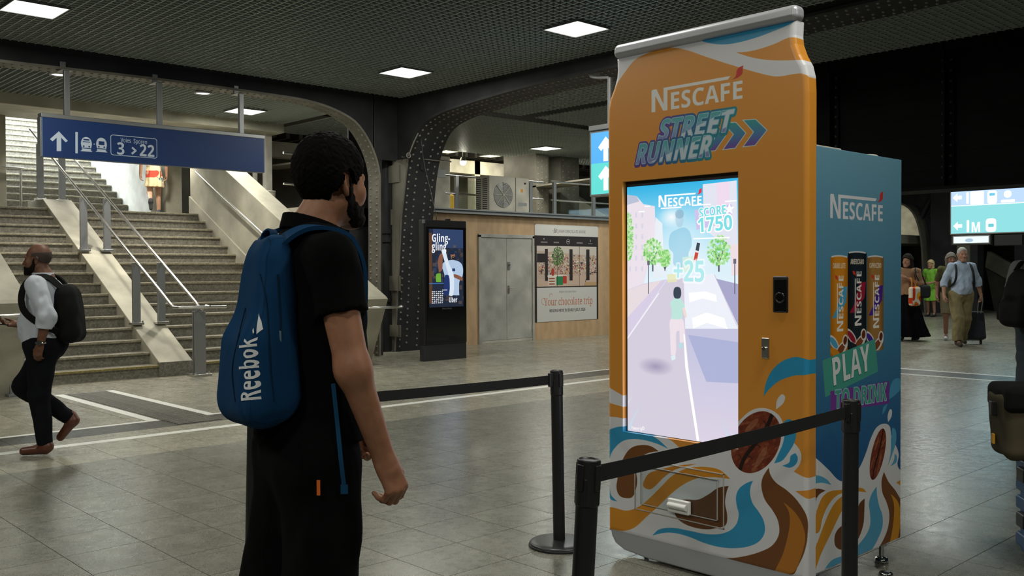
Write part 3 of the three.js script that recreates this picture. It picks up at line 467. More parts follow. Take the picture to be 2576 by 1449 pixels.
{
  const far = thing('mezzanine_partition', 'pale partition wall at the back of the mezzanine', 'partition');
  obj('panel', [bx(9.6, 17.5, MEZZ, 4.9, -24.2, -24)], M.wallFar, far);
  obj('panel', bx(17.5, 26, MEZZ, 4.9, -22.2, -22), M.concrete, far);
  const sg = thing('partition_beam', 'pale beam under the mezzanine ceiling behind the air conditioner', 'beam');
  obj('beam', [bx(11, 19.5, 4.1, 4.46, -20.2, -19.9), bx(17.3, 17.5, MEZZ, 4.46, -20.2, -19.9)], M.white, sg);
  const tank = obj('yellow_cabinet', [rb(15.05, 15.75, MEZZ, MEZZ + 0.85, -19.4, -18.9, 0.06, 3), rb(15.2, 15.6, MEZZ + 0.85, MEZZ + 0.9, -19.3, -19.0, 0.02)], mat(hex('#c9a21e'), 0.5)); tag(tank, 'yellow cabinet on the mezzanine behind the glass railing', 'cabinet');
  const grey = thing('grey_cabinet', 'tall pale grey cabinet on the mezzanine beside the steel column', 'cabinet');
  obj('cabinet_body', rb(12.9, 14.2, MEZZ, 4.1, -17.9, -17.2, 0.02), M.white, grey); obj('cabinet_door', [rb(12.95, 13.53, MEZZ + 0.1, 4.0, -17.2, -17.18, 0.004, 1), rb(13.57, 14.15, MEZZ + 0.1, 4.0, -17.2, -17.18, 0.004, 1)], M.white, grey); obj('vent_panel', bx(13.75, 14.05, 3.6, 3.78, -17.19, -17.17), M.brushed, grey);
  for (const [px, py, l] of [[1165, 408, 'small bright spotlight on the mezzanine beside the grey cabinet'], [1288, 422, 'small bright spotlight on the mezzanine above the air conditioner']]) {
    const p = onZ(px, py, -19.0), t = thing('spotlight', l, 'spotlight', [p.x, p.y, p.z]);
    obj('lamp_head', lathe([[0, 0.14], [0.05, 0.13], [0.08, 0.08], [0.085, 0.03]], 20), M.brushed, t); obj('lamp_bulb', new THREE.SphereGeometry(0.085, 16, 12), glow(lin(1, 0.98, 0.9), 6), t);
    obj('arm', cyl(V(0, 0.12, 0), V(0, 4.92 - p.y, -0.02), 0.015), M.brushed, t);
    const L = new THREE.PointLight(lin(1, 0.95, 0.8), 3.5); L.name = 'spot_glow'; L.shadow.radius = 3; L.castShadow = true; t.add(L);
  }
  for (const [px, py, l] of [[1125, 382, 'yellowish light strip on the mezzanine ceiling near the column'], [1233, 393, 'yellowish light strip on the mezzanine ceiling above the air conditioner']]) { const p = onY(px, py, 4.56); panelLamp(p.x, p.z, l, undefined, 4.56, 0.45, LAMP * 0.2, lin(1, 0.93, 0.5)); }
  const p5 = onY(551, 323, 4.3); panelLamp(p5.x, p5.z, 'yellowish light panel in the mezzanine recess right of the blue sign hangers', undefined, 4.3, 0.45, LAMP * 0.2, lin(1, 0.93, 0.5));
  struct('ceiling_mezzanine', [bx(9.6, 26, 4.9, 5.0, -24, -18.4)], M.wallFar, 'pale ceiling over the back of the mezzanine');
  const sc = []; for (let x = 11; x < 24; x += 0.35) sc.push(bx(x, x + 0.1, 4.62, 4.88, -23.9, -20.3));
  obj('slat_baffles', sc, M.wallFar, far, { kind: 'stuff', label: 'ceiling baffles' });
  // second riveted column and its low arch
  const c2 = thing('steel_column', 'riveted steel post on the mezzanine above the glass railing', 'steel column');
  obj('post_box', [bx(17.0, 17.45, MEZZ, 4.7, -18.4, -17.2), bx(17.45, 18.3, MEZZ + 0.2, 4.7, -17.62, -17.55), bx(17.9, 18.6, MEZZ, 4.7, -17.55, -17.2)], M.steel, c2);
  const L = []; for (let y = MEZZ + 0.4; y < 4.4; y += 0.15) { for (const o of [0.08, 0.22, 0.38]) L.push([V(17.0 + o, y + o * 0.3, -17.2), V(0, 0, 1)]); for (const o of [0.1, 0.3, 0.5]) L.push([V(17.9 + o, y, -17.2), V(0, 0, 1)]); }
  obj('rivets', rivetsAt(L), M.rivet, c2, { kind: 'stuff' });
  const pts = densify([[1300, 476], [1350, 466], [1400, 459], [1450, 452], [1500, 446]].map(([x, y]) => { const p = onX(x, y, 17.0); return [p.z, p.y]; }), 0.12);
  obj('arch_flange', stripGeo(pts, 17.0, 17.7, 0.04, (a, y, w) => V(w, y, a)), M.steel, c2);
  obj('rivets', rivetsAt(pts.flatMap(([a, y]) => [0.1, 0.3, 0.5].map((o) => [V(17 + o, y - 0.0, a), V(0, -1, 0)]))), M.rivet, c2, { kind: 'stuff' });
  const c3 = thing('steel_beam', 'riveted beam flange of the mezzanine beside the blue sign', 'beam');
  const q = densify([[640, 418], [700, 412], [760, 403], [800, 396]].map(([x, y]) => { const p = onX(x, y, 10.4); return [p.z, p.y]; }), 0.12);
  obj('flange', stripGeo(q, 10.4, 10.95, 0.04, (a, y, w) => V(w, y, a)), M.steel, c3);
  obj('rivets', rivetsAt(q.flatMap(([a, y]) => [0.12, 0.3, 0.45].map((o) => [V(10.4 + o, y, a), V(0, -1, 0)]))), M.rivet, c3, { kind: 'stuff' });
  const ps = thing('white_post', 'white square post of the mezzanine recess right of the blue sign', 'post'); const w0 = onZ(676, 300, -17.6); obj('post', rb(w0.x - 0.07, w0.x + 0.07, MEZZ, 4.38, -17.75, -17.6, 0.005, 1), M.white, ps);
  const pd = thing('white_post', 'thin white post edge of the mezzanine recess beside the blue sign', 'post'); const w1 = onZ(643, 300, -17.9); obj('post', rb(w1.x - 0.03, w1.x + 0.03, MEZZ, 4.38, -18.0, -17.9, 0.005, 1), M.white, pd);
  const bin = thing('white_bin', 'white plastic container on the mezzanine behind the railing', 'container'); obj('bin', lathe([[0, 0], [0.06, 0], [0.08, 0.4], [0.085, 0.4], [0.085, 0.42], [0.075, 0.42], [0.055, 0.03], [0, 0.03]], 20), M.white, bin); const bp = onZ(682, 450, -16.4); bin.position.set(bp.x, MEZZ, bp.z);
  const stair = thing('distant_stairs', 'distant steps with pale sloping parapet on the mezzanine behind railing', 'stairs');
  for (let k = 0; k < 8; k++) obj('step', bx(19.6, 21.2, MEZZ + k * 0.16, MEZZ + (k + 1) * 0.16, -19 - k * 0.3, -19.35 - k * 0.3), M.granite, stair);
  obj('parapet', prismX([[-18.6, MEZZ], [-18.6, MEZZ + 0.5], [-21.6, MEZZ + 2.0], [-21.6, MEZZ]], 21.25, 21.5), M.whiteWall, stair);
  const nb = thing('notice_board', 'small blue notice on the mezzanine partition', 'notice'); const np = onZ(1371, 484, -18.5); obj('board', [bx(np.x - 0.2, np.x + 0.2, np.y - 0.2, np.y + 0.15, -18.52, -18.5)], mat(hex('#1f4a86'), 0.5), nb); obj('stand', bx(np.x - 0.55, np.x + 0.4, MEZZ, np.y + 0.4, -18.6, -18.53), M.white, nb);
}
// ---------------------------------------------------------------- can-shaped vending kiosk
const KX = 3.707, KZR = -2.105, KZL = -3.233, KZC = (KZR + KZL) / 2;
function smooth(c, pts, closed = true) {          // smooth closed curve, keeping tight tips sharp
  const n = pts.length, d = (a, b) => [b[0] - a[0], b[1] - a[1]], len = (v) => Math.hypot(v[0], v[1]) || 1e-6;
  const tan = pts.map((p, i) => { const a = pts[(i + n - 1) % n], b = pts[(i + 1) % n], u = d(a, p), v = d(p, b); const cs = (u[0] * v[0] + u[1] * v[1]) / len(u) / len(v); return cs < 0.05 ? [0, 0] : d(a, b); });
  c.beginPath(); c.moveTo(...pts[0]);
  for (let i = 0; i < n - (closed ? 0 : 1); i++) { const a = pts[i], b = pts[(i + 1) % n], l = len(d(a, b)), ta = tan[i], tb = tan[(i + 1) % n], ka = l / (3 * len(ta)) , kb = l / (3 * len(tb)); c.bezierCurveTo(a[0] + ta[0] * ka, a[1] + ta[1] * ka, b[0] - tb[0] * kb, b[1] - tb[1] * kb, b[0], b[1]); }
  if (closed) c.closePath();
}
function coffeeLogo(c, x, y, w, h, col, red) {      // wordmark: tall N with a bar over the other letters and a red accent
  c.fillStyle = col; const s = w * 0.045, nw = w * 0.185;
  c.beginPath(); c.moveTo(x, y); c.lineTo(x, y - h * 0.93); c.quadraticCurveTo(x, y - h, x + s * 0.7, y - h); c.lineTo(x + s * 1.3, y - h); c.lineTo(x + nw - s, y - h * 0.28); c.lineTo(x + nw - s, y - h * 1.0); c.lineTo(x + w * 0.865, y - h * 1.0); c.lineTo(x + w * 0.84, y - h * 0.87); c.lineTo(x + nw, y - h * 0.87); c.lineTo(x + nw, y); c.lineTo(x + nw - s * 1.1, y); c.lineTo(x + s, y - h * 0.7); c.lineTo(x + s, y); c.closePath(); c.fill();
  const e = 'ESCAFE'; c.font = `bold ${Math.round(h * 1.02)}px sans-serif`; c.textAlign = 'left';
  c.save(); c.translate(x + w * 0.205, y); const tw = c.measureText(e).width; c.scale(w * 0.795 / tw, 1); c.fillText(e, 0, 0); c.restore();
  c.fillStyle = red; c.beginPath(); c.moveTo(x + w * 0.875, y - h * 0.83); c.quadraticCurveTo(x + w * 0.93, y - h * 0.9, x + w * 0.925, y - h * 1.1); c.quadraticCurveTo(x + w * 0.93, y - h * 1.3, x + w * 0.995, y - h * 1.33); c.quadraticCurveTo(x + w * 0.985, y - h * 1.1, x + w * 0.99, y - h * 1.05); c.quadraticCurveTo(x + w * 0.97, y - h * 0.86, x + w * 0.875, y - h * 0.83); c.fill();
}
function bean(c, cx, cy, a, b, rotn) {
  c.save(); c.translate(cx, cy); c.rotate(rotn);
  c.fillStyle = '#7a2f18'; c.beginPath(); c.ellipse(0, 0, a, b, 0, 0, 7); c.fill();
  c.save(); c.beginPath(); c.ellipse(0, 0, a, b, 0, 0, 7); c.clip();
  const r = rng(5); for (let i = 0; i < 170; i++) { const t = r() * 6.28, q = Math.sqrt(r()); c.fillStyle = ['#8f4526', '#5a1f10', '#a4603c', '#6b2914', '#b57a55'][Math.floor(r() * 5)]; c.globalAlpha = 0.35; c.beginPath(); c.ellipse(Math.cos(t) * q * a, Math.sin(t) * q * b, a * (0.05 + 0.12 * r()), b * (0.03 + 0.06 * r()), r() * 0.6, 0, 7); c.fill(); }
  c.globalAlpha = 1; c.strokeStyle = '#220b06'; c.lineWidth = b * 0.17; c.lineCap = 'round'; c.beginPath(); c.moveTo(-a * 0.95, b * 0.12); c.bezierCurveTo(-a * 0.4, -b * 0.22, a * 0.1, b * 0.25, a * 0.98, -b * 0.1); c.stroke(); c.globalAlpha = 0.5; for (const [x, y, rx, ry, q] of [[-0.45, -0.52, 0.28, 0.1, 0.1], [0.3, -0.55, 0.3, 0.12, 0.15], [-0.2, 0.55, 0.36, 0.13, -0.1], [0.5, 0.4, 0.2, 0.09, 0.3]]) { c.fillStyle = '#b98463'; c.beginPath(); c.ellipse(x * a, y * b, rx * a, ry * b, q, 0, 7); c.fill(); } c.globalAlpha = 1; c.lineWidth = b * 0.04; c.strokeStyle = '#3a1409'; for (let i = 0; i < 7; i++) { const u = -0.7 + i * 0.22; c.beginPath(); c.moveTo(u * a, (i % 2 ? 0.1 : -0.1) * b); c.quadraticCurveTo((u + 0.06) * a, (i % 2 ? 0.2 : -0.2) * b, (u + 0.03) * a, b * (i % 2 ? 0.3 : -0.28)); c.stroke(); }
  c.restore(); c.restore();
}
const FS = 780, FZ0 = -3.26, FW = 1.19, FH = 2.6;
const FP = (px, py) => { const p = onX(px, py, KX); return [(p.z - FZ0) * FS, (FH - p.y) * FS]; };
const ORANGE = '#e79a3a', BLUE = '#2f9fd0', BROWN = '#7b4a1c', PALE = '#e9e9ee';
const frontTex = canvasTex(Math.round(FW * FS), Math.round(FH * FS), (c, cw, ch) => {
  const A = (l) => l.map(([x, y]) => FP(1450 + 0.3313 * x, 0.3313 * y)), B = (l) => l.map(([x, y]) => FP(1500 + 0.3927 * x, 880 + 0.3927 * y));
  const fill = (pts, col) => { c.fillStyle = col; smooth(c, pts); c.fill(); };
  c.fillStyle = PALE; c.fillRect(0, 0, cw, ch);
  // orange body: upper edge curve, then down and round the white splash
  const top = A([[215, 820], [300, 650], [360, 560], [440, 460], [540, 400], [640, 368], [740, 362], [850, 385], [980, 430], [1150, 485], [1350, 545], [1500, 580], [1760, 607]]);
  const low = B([[1362, 830], [1300, 800], [1265, 780], [1305, 730], [1310, 660], [1270, 600], [1240, 590], [1195, 520], [1195, 470], [1170, 420], [1120, 385], [1060, 372], [1000, 385], [940, 430], [905, 490], [700, 620], [560, 640], [470, 575], [300, 520], [170, 440], [60, 428]]);
  fill([...top, ...low], ORANGE);
  fill(B([[1050, 395], [1100, 382], [1160, 412], [1195, 470], [1190, 560], [1000, 800], [880, 700], [860, 560], [940, 430]]), PALE);
  fill(B([[55, 225], [170, 293], [230, 330], [230, 400], [170, 367], [55, 315]]), PALE);
  fill(A([[870, 285], [1000, 325], [1100, 337], [1200, 328], [1350, 290], [1500, 235], [1620, 180], [1700, 100], [1500, 140], [1320, 172], [1250, 200], [1150, 240], [1050, 265], [950, 282]]), BLUE);
  fill(A([[1210, 398], [1330, 435], [1450, 455], [1600, 458], [1760, 450], [1760, 330], [1640, 282], [1500, 335], [1380, 375], [1280, 395]]), ORANGE);
  // lower swirls
  fill(B([[60, 535], [110, 502], [170, 492], [260, 515], [350, 548], [400, 578], [460, 634], [390, 602], [300, 577], [220, 572], [160, 590], [110, 640], [85, 690], [60, 760]]), BLUE);
  fill(B([[60, 830], [80, 870], [95, 930], [135, 970], [100, 962], [60, 920]]), BLUE);
  fill(B([[400, 650], [350, 618], [290, 610], [230, 625], [190, 665], [155, 740], [135, 830], [130, 890], [150, 935], [190, 950], [230, 943], [250, 905], [262, 840], [255, 770], [270, 705], [330, 662]]), BROWN);
  fill(B([[650, 730], [500, 745], [400, 770], [340, 790], [310, 830], [300, 870], [320, 890], [350, 892], [380, 870], [430, 820], [500, 770]]), '#d98a1c');
  fill(B([[858, 828], [800, 775], [740, 755], [650, 750], [560, 767], [480, 812], [420, 872], [350, 942], [280, 1000], [200, 1030], [60, 1018], [60, 1135], [120, 1157], [190, 1158], [250, 1135], [330, 1062], [400, 1000], [480, 922], [560, 862], [650, 822], [740, 816], [800, 820]]), '#e0941f');
  fill(B([[848, 872], [780, 885], [720, 925], [650, 960], [560, 960], [510, 985], [500, 1040], [530, 1090], [600, 1130], [700, 1150], [780, 1140], [830, 1120], [838, 1060], [825, 980], [835, 910]]), '#6b3f18');
  fill(B([[1005, 838], [960, 855], [915, 890], [895, 940], [900, 1000], [912, 1050], [900, 1110], [860, 1155], [790, 1180], [700, 1180], [600, 1160], [480, 1140], [400, 1152], [360, 1190], [440, 1172], [520, 1177], [600, 1200], [700, 1240], [800, 1265], [900, 1270], [990, 1255], [1050, 1220], [1080, 1160], [1070, 1090], [1035, 1030], [1000, 980], [985, 920], [990, 870]]), BLUE);
  fill(B([[1105, 755], [1065, 820], [1058, 880], [1080, 960], [1130, 1030], [1165, 1100], [1170, 1180], [1130, 1250], [1060, 1290], [960, 1320], [850, 1335], [740, 1332], [1000, 1420], [1255, 1440], [1290, 1390], [1330, 1300], [1345, 1200], [1340, 1060], [1290, 970], [1220, 900], [1150, 850], [1115, 800]]), '#7a4a20');
  fill(B([[1195, 975], [1230, 1030], [1240, 1100], [1225, 1200], [1190, 1320], [1135, 1430], [1255, 1430], [1310, 1330], [1335, 1210], [1320, 1120], [1280, 1050], [1230, 1000]]), '#c07a24');
  fill(B([[1072, 300], [1085, 220], [1120, 140], [1180, 80], [1250, 50], [1300, 48], [1365, 80], [1365, 150], [1270, 165], [1180, 195], [1110, 250]]), BLUE);
  fill(B([[1152, 382], [1155, 330], [1175, 295], [1195, 285], [1210, 305], [1195, 345]]), PALE);
  fill(B([[1200, 470], [1230, 445], [1260, 460], [1280, 520], [1270, 590], [1230, 660], [1190, 710], [1140, 727], [1165, 670], [1195, 600], [1205, 540]]), BLUE);
  fill(B([[1190, 742], [1235, 722], [1245, 680], [1275, 662], [1290, 690], [1280, 730], [1240, 755]]), BLUE);
  fill(B([[1275, 905], [1362, 902], [1362, 968]]), ORANGE);
  { const [x, y] = B([[1020, 593]])[0], [x1, y1] = B([[1135, 430]])[0]; const a = Math.hypot(x1 - x, y1 - y) * 1.0; bean(c, x, y, a * 1.04, a * 0.7, Math.atan2(y1 - y, x1 - x)); }
  // wordmark
  { const a = FP(1639, 284), b = FP(1871, 246), n = FP(1640, 227); coffeeLogo(c, a[0], (a[1] + b[1]) / 2, b[0] - a[0], a[1] - n[1], '#f2f2f0', '#d2301f'); }
  // game title: slanted outlined words and three arrows
  const chev = (l) => { const p = A(l); const g = c.createLinearGradient(0, Math.min(...p.map((q) => q[1])), 0, Math.max(...p.map((q) => q[1]))); g.addColorStop(0, '#3aa6a2'); g.addColorStop(0.55, '#4a86b8'); g.addColorStop(1, '#7a4aa8'); c.beginPath(); p.forEach((q, i) => (i ? c.lineTo(...q) : c.moveTo(...q))); c.closePath(); c.fillStyle = g; c.fill(); c.lineWidth = 3; c.strokeStyle = '#cfe6ee'; c.stroke(); };
  chev([[1265, 912], [1360, 905], [1447, 988], [1355, 1105], [1265, 1115], [1345, 1002]]); chev([[1115, 935], [1210, 928], [1287, 1010], [1205, 1125], [1112, 1137], [1192, 1020]]); chev([[1010, 1020], [1060, 985], [1135, 1028], [1055, 1143], [1000, 1150], [1050, 1050]]);
  const word = (s, l, r, hgt) => { const a = A([l])[0], b = A([r])[0], w = b[0] - a[0]; c.save(); c.translate(a[0], (a[1] + b[1]) / 2); c.transform(1, 0, -0.28, 1, 0, 0); c.font = `bold ${Math.round(hgt * 1.37)}px sans-serif`; c.textAlign = 'left'; const tw = c.measureText(s).width; c.scale(w / tw, 1); c.lineJoin = 'round'; c.lineWidth = hgt * 0.26; const g0 = c.createLinearGradient(0, 0, tw, 0); g0.addColorStop(0, '#6a3f9a'); g0.addColorStop(0.5, '#2a6a9a'); g0.addColorStop(1, '#1f8f9a'); c.strokeStyle = g0; c.strokeText(s, 4, 4); c.strokeText(s, 0, 0); c.lineWidth = hgt * 0.08; c.strokeStyle = '#9fd3e2'; c.strokeText(s, 0, 0); const g = c.createLinearGradient(0, -hgt, 0, 0); g.addColorStop(0, '#4fb0b5'); g.addColorStop(0.5, '#7fb9d0'); g.addColorStop(1, '#8f86c8'); c.fillStyle = g; c.fillText(s, 0, 0); c.restore();
    c.save(); c.font = `bold ${Math.round(hgt * 1.37)}px sans-serif`; c.textAlign = 'left'; c.translate(a[0], (a[1] + b[1]) / 2); c.transform(1, 0, -0.28, 1, 0, 0); c.scale(w / tw, 1); c.beginPath(); c.moveTo(tw * 0.22, 0); c.lineTo(tw * 0.66, -hgt * 0.62); c.lineTo(tw, -hgt * 1.1); c.lineTo(tw, -hgt * 0.3); c.lineTo(tw * 0.8, 0); c.closePath(); c.clip(); c.fillStyle = '#d4e2ee'; c.fillText(s, 0, 0); c.restore(); };
  word('STREET', [612, 1062], [1165, 1000], FS * 0.098); word('RUNNER', [440, 1243], [1010, 1188], FS * 0.098);
});
const screenRect = { z0: -3.132, z1: -2.45, y0: 0.63, y1: 1.8935 };
const SS = 1050;
const SP = (px, py) => { const p = onX(px, py, KX + 0.022); return [(p.z - screenRect.z0) * SS, (screenRect.y1 - p.y) * SS]; };
const screenTex = canvasTex(Math.round((screenRect.z1 - screenRect.z0) * SS), Math.round((screenRect.y1 - screenRect.y0) * SS), (c, cw, ch) => {
  const E = (l) => l.map(([x, y]) => SP(1500 + 0.345 * x, 420 + 0.345 * y)), B = (l) => l.map(([x, y]) => SP(1500 + 0.3927 * x, 880 + 0.3927 * y));
  const poly = (pts, col) => { c.fillStyle = col; c.beginPath(); pts.forEach((q, i) => (i ? c.lineTo(...q) : c.moveTo(...q))); c.closePath(); c.fill(); };
  let g = c.createLinearGradient(0, 0, 0, ch * 0.5); g.addColorStop(0, '#35b4e6'); g.addColorStop(0.22, '#7fd0f0'); g.addColorStop(0.6, '#d6effa'); g.addColorStop(1, '#f2f6fc'); c.fillStyle = g; c.fillRect(0, 0, cw, ch);
  const soft = (x, y, rx, ry, col) => { c.save(); c.translate(x, y); c.scale(rx, ry); const q = c.createRadialGradient(0, 0, 0, 0, 0, 1); q.addColorStop(0, col); q.addColorStop(1, col.replace(/[\d.]+\)$/, '0)')); c.fillStyle = q; c.fillRect(-1, -1, 2, 2); c.restore(); };
  // buildings
  poly(E([[200, 165], [280, 175], [330, 235], [415, 250], [420, 470], [330, 840], [200, 880]]), '#ece2ec'); poly(E([[200, 165], [280, 175], [300, 215], [215, 240], [200, 260]]), '#b9c2d6'); poly(E([[420, 330], [470, 380], [490, 770], [400, 800]]), '#e6eef6');
  poly(E([[770, 85], [1022, 55], [1030, 640], [960, 560], [860, 480], [780, 420]]), '#e3e6f2'); poly(E([[870, 75], [965, 65], [975, 420], [880, 420]]), '#f0dcef'); poly(E([[975, 540], [1032, 530], [1032, 760], [985, 770]]), '#f0dfe4');
  c.fillStyle = 'rgba(200,205,225,0.5)'; for (let i = 0; i < 6; i++) for (let j = 0; j < 3; j++) { const [x, y] = E([[225 + j * 45, 300 + i * 80]])[0]; c.fillRect(x, y, 12, 26); }
  soft(...E([[540, 330]])[0], 90, 60, 'rgba(255,255,255,0.9)'); soft(...E([[620, 520]])[0], 240, 260, 'rgba(255,255,255,0.55)');
  // road, walkways and raised ramp
  poly([...E([[505, 800], [600, 790], [860, 760], [1036, 1160]]), ...B([[915, 560], [915, 640], [180, 620]]), ...E([[205, 1240]])], '#d5cede');
  poly(E([[200, 880], [330, 830], [505, 795], [205, 1240]]), '#d8cfe6'); poly(E([[205, 880], [330, 835], [470, 800], [205, 1090]]), '#e8dce0');
  poly(E([[870, 790], [1034, 830], [1036, 1150]]), '#a9a8cc'); poly(E([[630, 780], [850, 752], [1032, 1165], [640, 1165]]), '#eef1fa');
  g = c.createLinearGradient(0, E([[0, 1165]])[0][1], 0, ch); g.addColorStop(0, '#c6c5e0'); g.addColorStop(0.22, '#c9c8e2'); g.addColorStop(1, '#dcd2e4'); c.fillStyle = g; c.beginPath(); [...E([[640, 1165], [1036, 1165]]), ...B([[915, 640], [640, 620]])].forEach((q, i) => (i ? c.lineTo(...q) : c.moveTo(...q))); c.fill();
  poly([...E([[660, 1210], [1036, 1265]]), ...B([[915, 210], [700, 200]])], '#aeb4d8');
  poly(E([[205, 1240], [440, 900], [450, 900], [205, 1256]]), '#f5f2fa');
  poly(E([[665, 895], [790, 885], [868, 910], [876, 965], [770, 938], [672, 968]]), '#ffffff'); poly(E([[690, 1085], [800, 1042], [930, 1085], [955, 1168], [800, 1120], [700, 1165]]), '#ffffff');
  // trees
  const r = rng(31); const tree = (cx, cy, rx, ry, tr) => { const [x, y] = E([[cx, cy]])[0]; c.strokeStyle = '#5a5a66'; c.lineWidth = tr; const [bx_, by_] = E([[cx, cy + ry * 2.1]])[0]; c.beginPath(); c.moveTo(bx_, by_); c.lineTo(x, y + 20); c.moveTo(x, y + 60); c.lineTo(x - 26, y); c.moveTo(x, y + 60); c.lineTo(x + 26, y); c.stroke(); for (let i = 0; i < 240; i++) { const a = r() * 6.28, q = Math.sqrt(r()); c.fillStyle = ['#8fd878', '#b2e69a', '#6fc25e', '#d3f2c0'][Math.floor(r() * 4)]; c.globalAlpha = 0.75; c.beginPath(); c.ellipse(x + Math.cos(a) * q * rx * 1.0, y + Math.sin(a) * q * ry, 8, 5, r() * 3, 0, 7); c.fill(); } c.globalAlpha = 1; };
  tree(400, 590, 62, 70, 9); tree(490, 640, 34, 45, 5); tree(890, 580, 68, 75, 9); tree(215, 480, 40, 130, 1);
  c.fillStyle = '#6a6a78'; for (const [x, y0, y1] of [[368, 665, 905], [1008, 650, 905]]) { const a = E([[x, y0]])[0], b = E([[x, y1]])[0]; c.fillRect(a[0] - 3, a[1], 6, b[1] - a[1]); c.fillRect(a[0] - 8, a[1] - 6, 16, 24); }
  // mirrored player figure in the sky
  c.globalAlpha = 0.5; c.fillStyle = '#7cc0de'; smooth(c, E([[585, 420], [640, 410], [678, 450], [688, 540], [665, 600], [660, 690], [560, 690], [550, 600], [520, 560], [530, 460]])); c.fill(); c.fillStyle = '#a9c6da'; c.beginPath(); const [hx, hy] = E([[598, 345]])[0]; c.ellipse(hx, hy, 26, 44, 0, 0, 7); c.fill(); c.fillStyle = '#7fa6c0'; c.beginPath(); c.ellipse(hx, hy - 26, 28, 24, 0, 0, 7); c.fill(); c.globalAlpha = 1;
  c.globalAlpha = 0.8; poly(E([[505, 760], [575, 750], [580, 815], [510, 820]]), '#e9e9b8'); poly(E([[620, 630], [700, 620], [700, 740], [620, 740]]), '#d8f0e0'); c.globalAlpha = 1;
  // small can, scores
  c.save(); c.translate(...E([[726, 595]])[0]); c.rotate(0.22); c.fillStyle = '#e8e4e8'; c.fillRect(-13, -52, 26, 104); c.fillStyle = '#3a4a5a'; c.fillRect(-10, -50, 20, 40); c.fillStyle = '#c94a3a'; c.fillRect(-10, 0, 20, 40); c.restore();
  poly(E([[707, 278], [985, 232], [985, 365], [725, 425]]), '#cfc6ee');
  const txt = (s, cx, cy, size, w, rotn) => { c.save(); c.translate(...E([[cx, cy]])[0]); c.rotate(rotn); c.font = `bold ${size}px sans-serif`; c.textAlign = 'center'; const tw = c.measureText(s).width; c.scale(w / tw, 1); c.lineJoin = 'round'; c.lineWidth = size * 0.14; c.strokeStyle = '#ffffff'; c.strokeText(s, 0, 0); c.fillStyle = '#7fe0e6'; c.fillText(s, 0, 0); c.restore(); };
  txt('SCORE', 845, 318, 62, 165, -0.08); txt('1750', 860, 432, 100, 210, -0.04); c.globalAlpha = 0.55; txt('+25', 665, 812, 150, 200, 0.02); c.globalAlpha = 1;
  { const [x, y] = E([[968, 270]])[0]; c.fillStyle = '#ffffff'; c.beginPath(); for (let k = 0; k < 10; k++) { const a = -Math.PI / 2 + k * Math.PI / 5, q = k % 2 ? 13 : 32; c[k ? 'lineTo' : 'moveTo'](x + Math.cos(a) * q, y + Math.sin(a) * q); } c.fill(); }
  { const a = E([[443, 258]])[0], b = E([[766, 236]])[0], n = E([[445, 170]])[0]; coffeeLogo(c, a[0], (a[1] + b[1]) / 2, b[0] - a[0], a[1] - n[1], '#ffffff', '#e23a4a'); }
  c.fillStyle = '#ffffff'; for (const [x0, x1, y] of [[460, 612, 262], [690, 830, 238], [295, 340, 288], [935, 1022, 207], [700, 970, 487], [340, 380, 248]]) { const a = E([[x0, y]])[0], b = E([[x1, y]])[0]; c.fillRect(a[0], a[1], b[0] - a[0], 7); }
  // running figure seen from behind
  const fig = (l, col) => { c.fillStyle = col; smooth(c, E(l)); c.fill(); };
  soft(...B([[370, 100]])[0], 120, 50, 'rgba(120,110,150,0.55)');
  fig([[535, 1090], [612, 1085], [635, 1160], [628, 1265], [600, 1270], [598, 1180], [575, 1190], [568, 1360], [535, 1362], [528, 1200]], '#efe2ea'); fig([[533, 965], [560, 938], [605, 940], [632, 980], [636, 1008], [618, 1015], [615, 1085], [535, 1090], [540, 1015], [531, 1000]], '#bfe6dc'); fig([[618, 1012], [634, 1008], [652, 1070], [645, 1085], [630, 1060]], '#f0dcd6'); fig([[553, 900], [560, 862], [582, 852], [605, 865], [610, 910], [600, 935], [580, 940], [560, 932]], '#3c4654'); fig([[592, 1280], [615, 1268], [625, 1305], [600, 1310]], '#b9dfe6'); fig([[533, 1370], [565, 1362], [568, 1390], [540, 1402]], '#dfeef2');
  // centre line and rays
  poly([...E([[627, 1205], [637, 1205], [662, 1449]]), ...B([[655, 592], [638, 592]]), ...E([[640, 1449]])], '#ffffff');
  c.globalAlpha = 0.8; poly(B([[280, 320], [235, 425], [200, 520], [190, 500]]), '#c3e0ee'); poly(B([[222, 285], [190, 335], [190, 345]]), '#e0eef6'); poly(B([[795, 435], [850, 560], [840, 565]]), '#c3dcee'); poly(B([[850, 515], [878, 565], [870, 568]]), '#d6e4f2'); c.globalAlpha = 1;
  c.fillStyle = '#ffffff'; c.font = '26px sans-serif'; c.textAlign = 'left'; c.fillText('Powered by', B([[213, 512]])[0][0], B([[213, 512]])[0][1], 74); c.strokeStyle = '#fff'; c.lineWidth = 3; c.beginPath(); c.arc(B([[289, 512]])[0][0], B([[289, 512]])[0][1] - 6, 7, 0, 7); c.stroke();
});
const SDS = 1010, SDX0 = 3.706, SDH = 2.0;
const DP = (px, py) => { const p = onZ(px, py, KZR); return [(p.x - SDX0) * SDS, (SDH - p.y) * SDS]; };
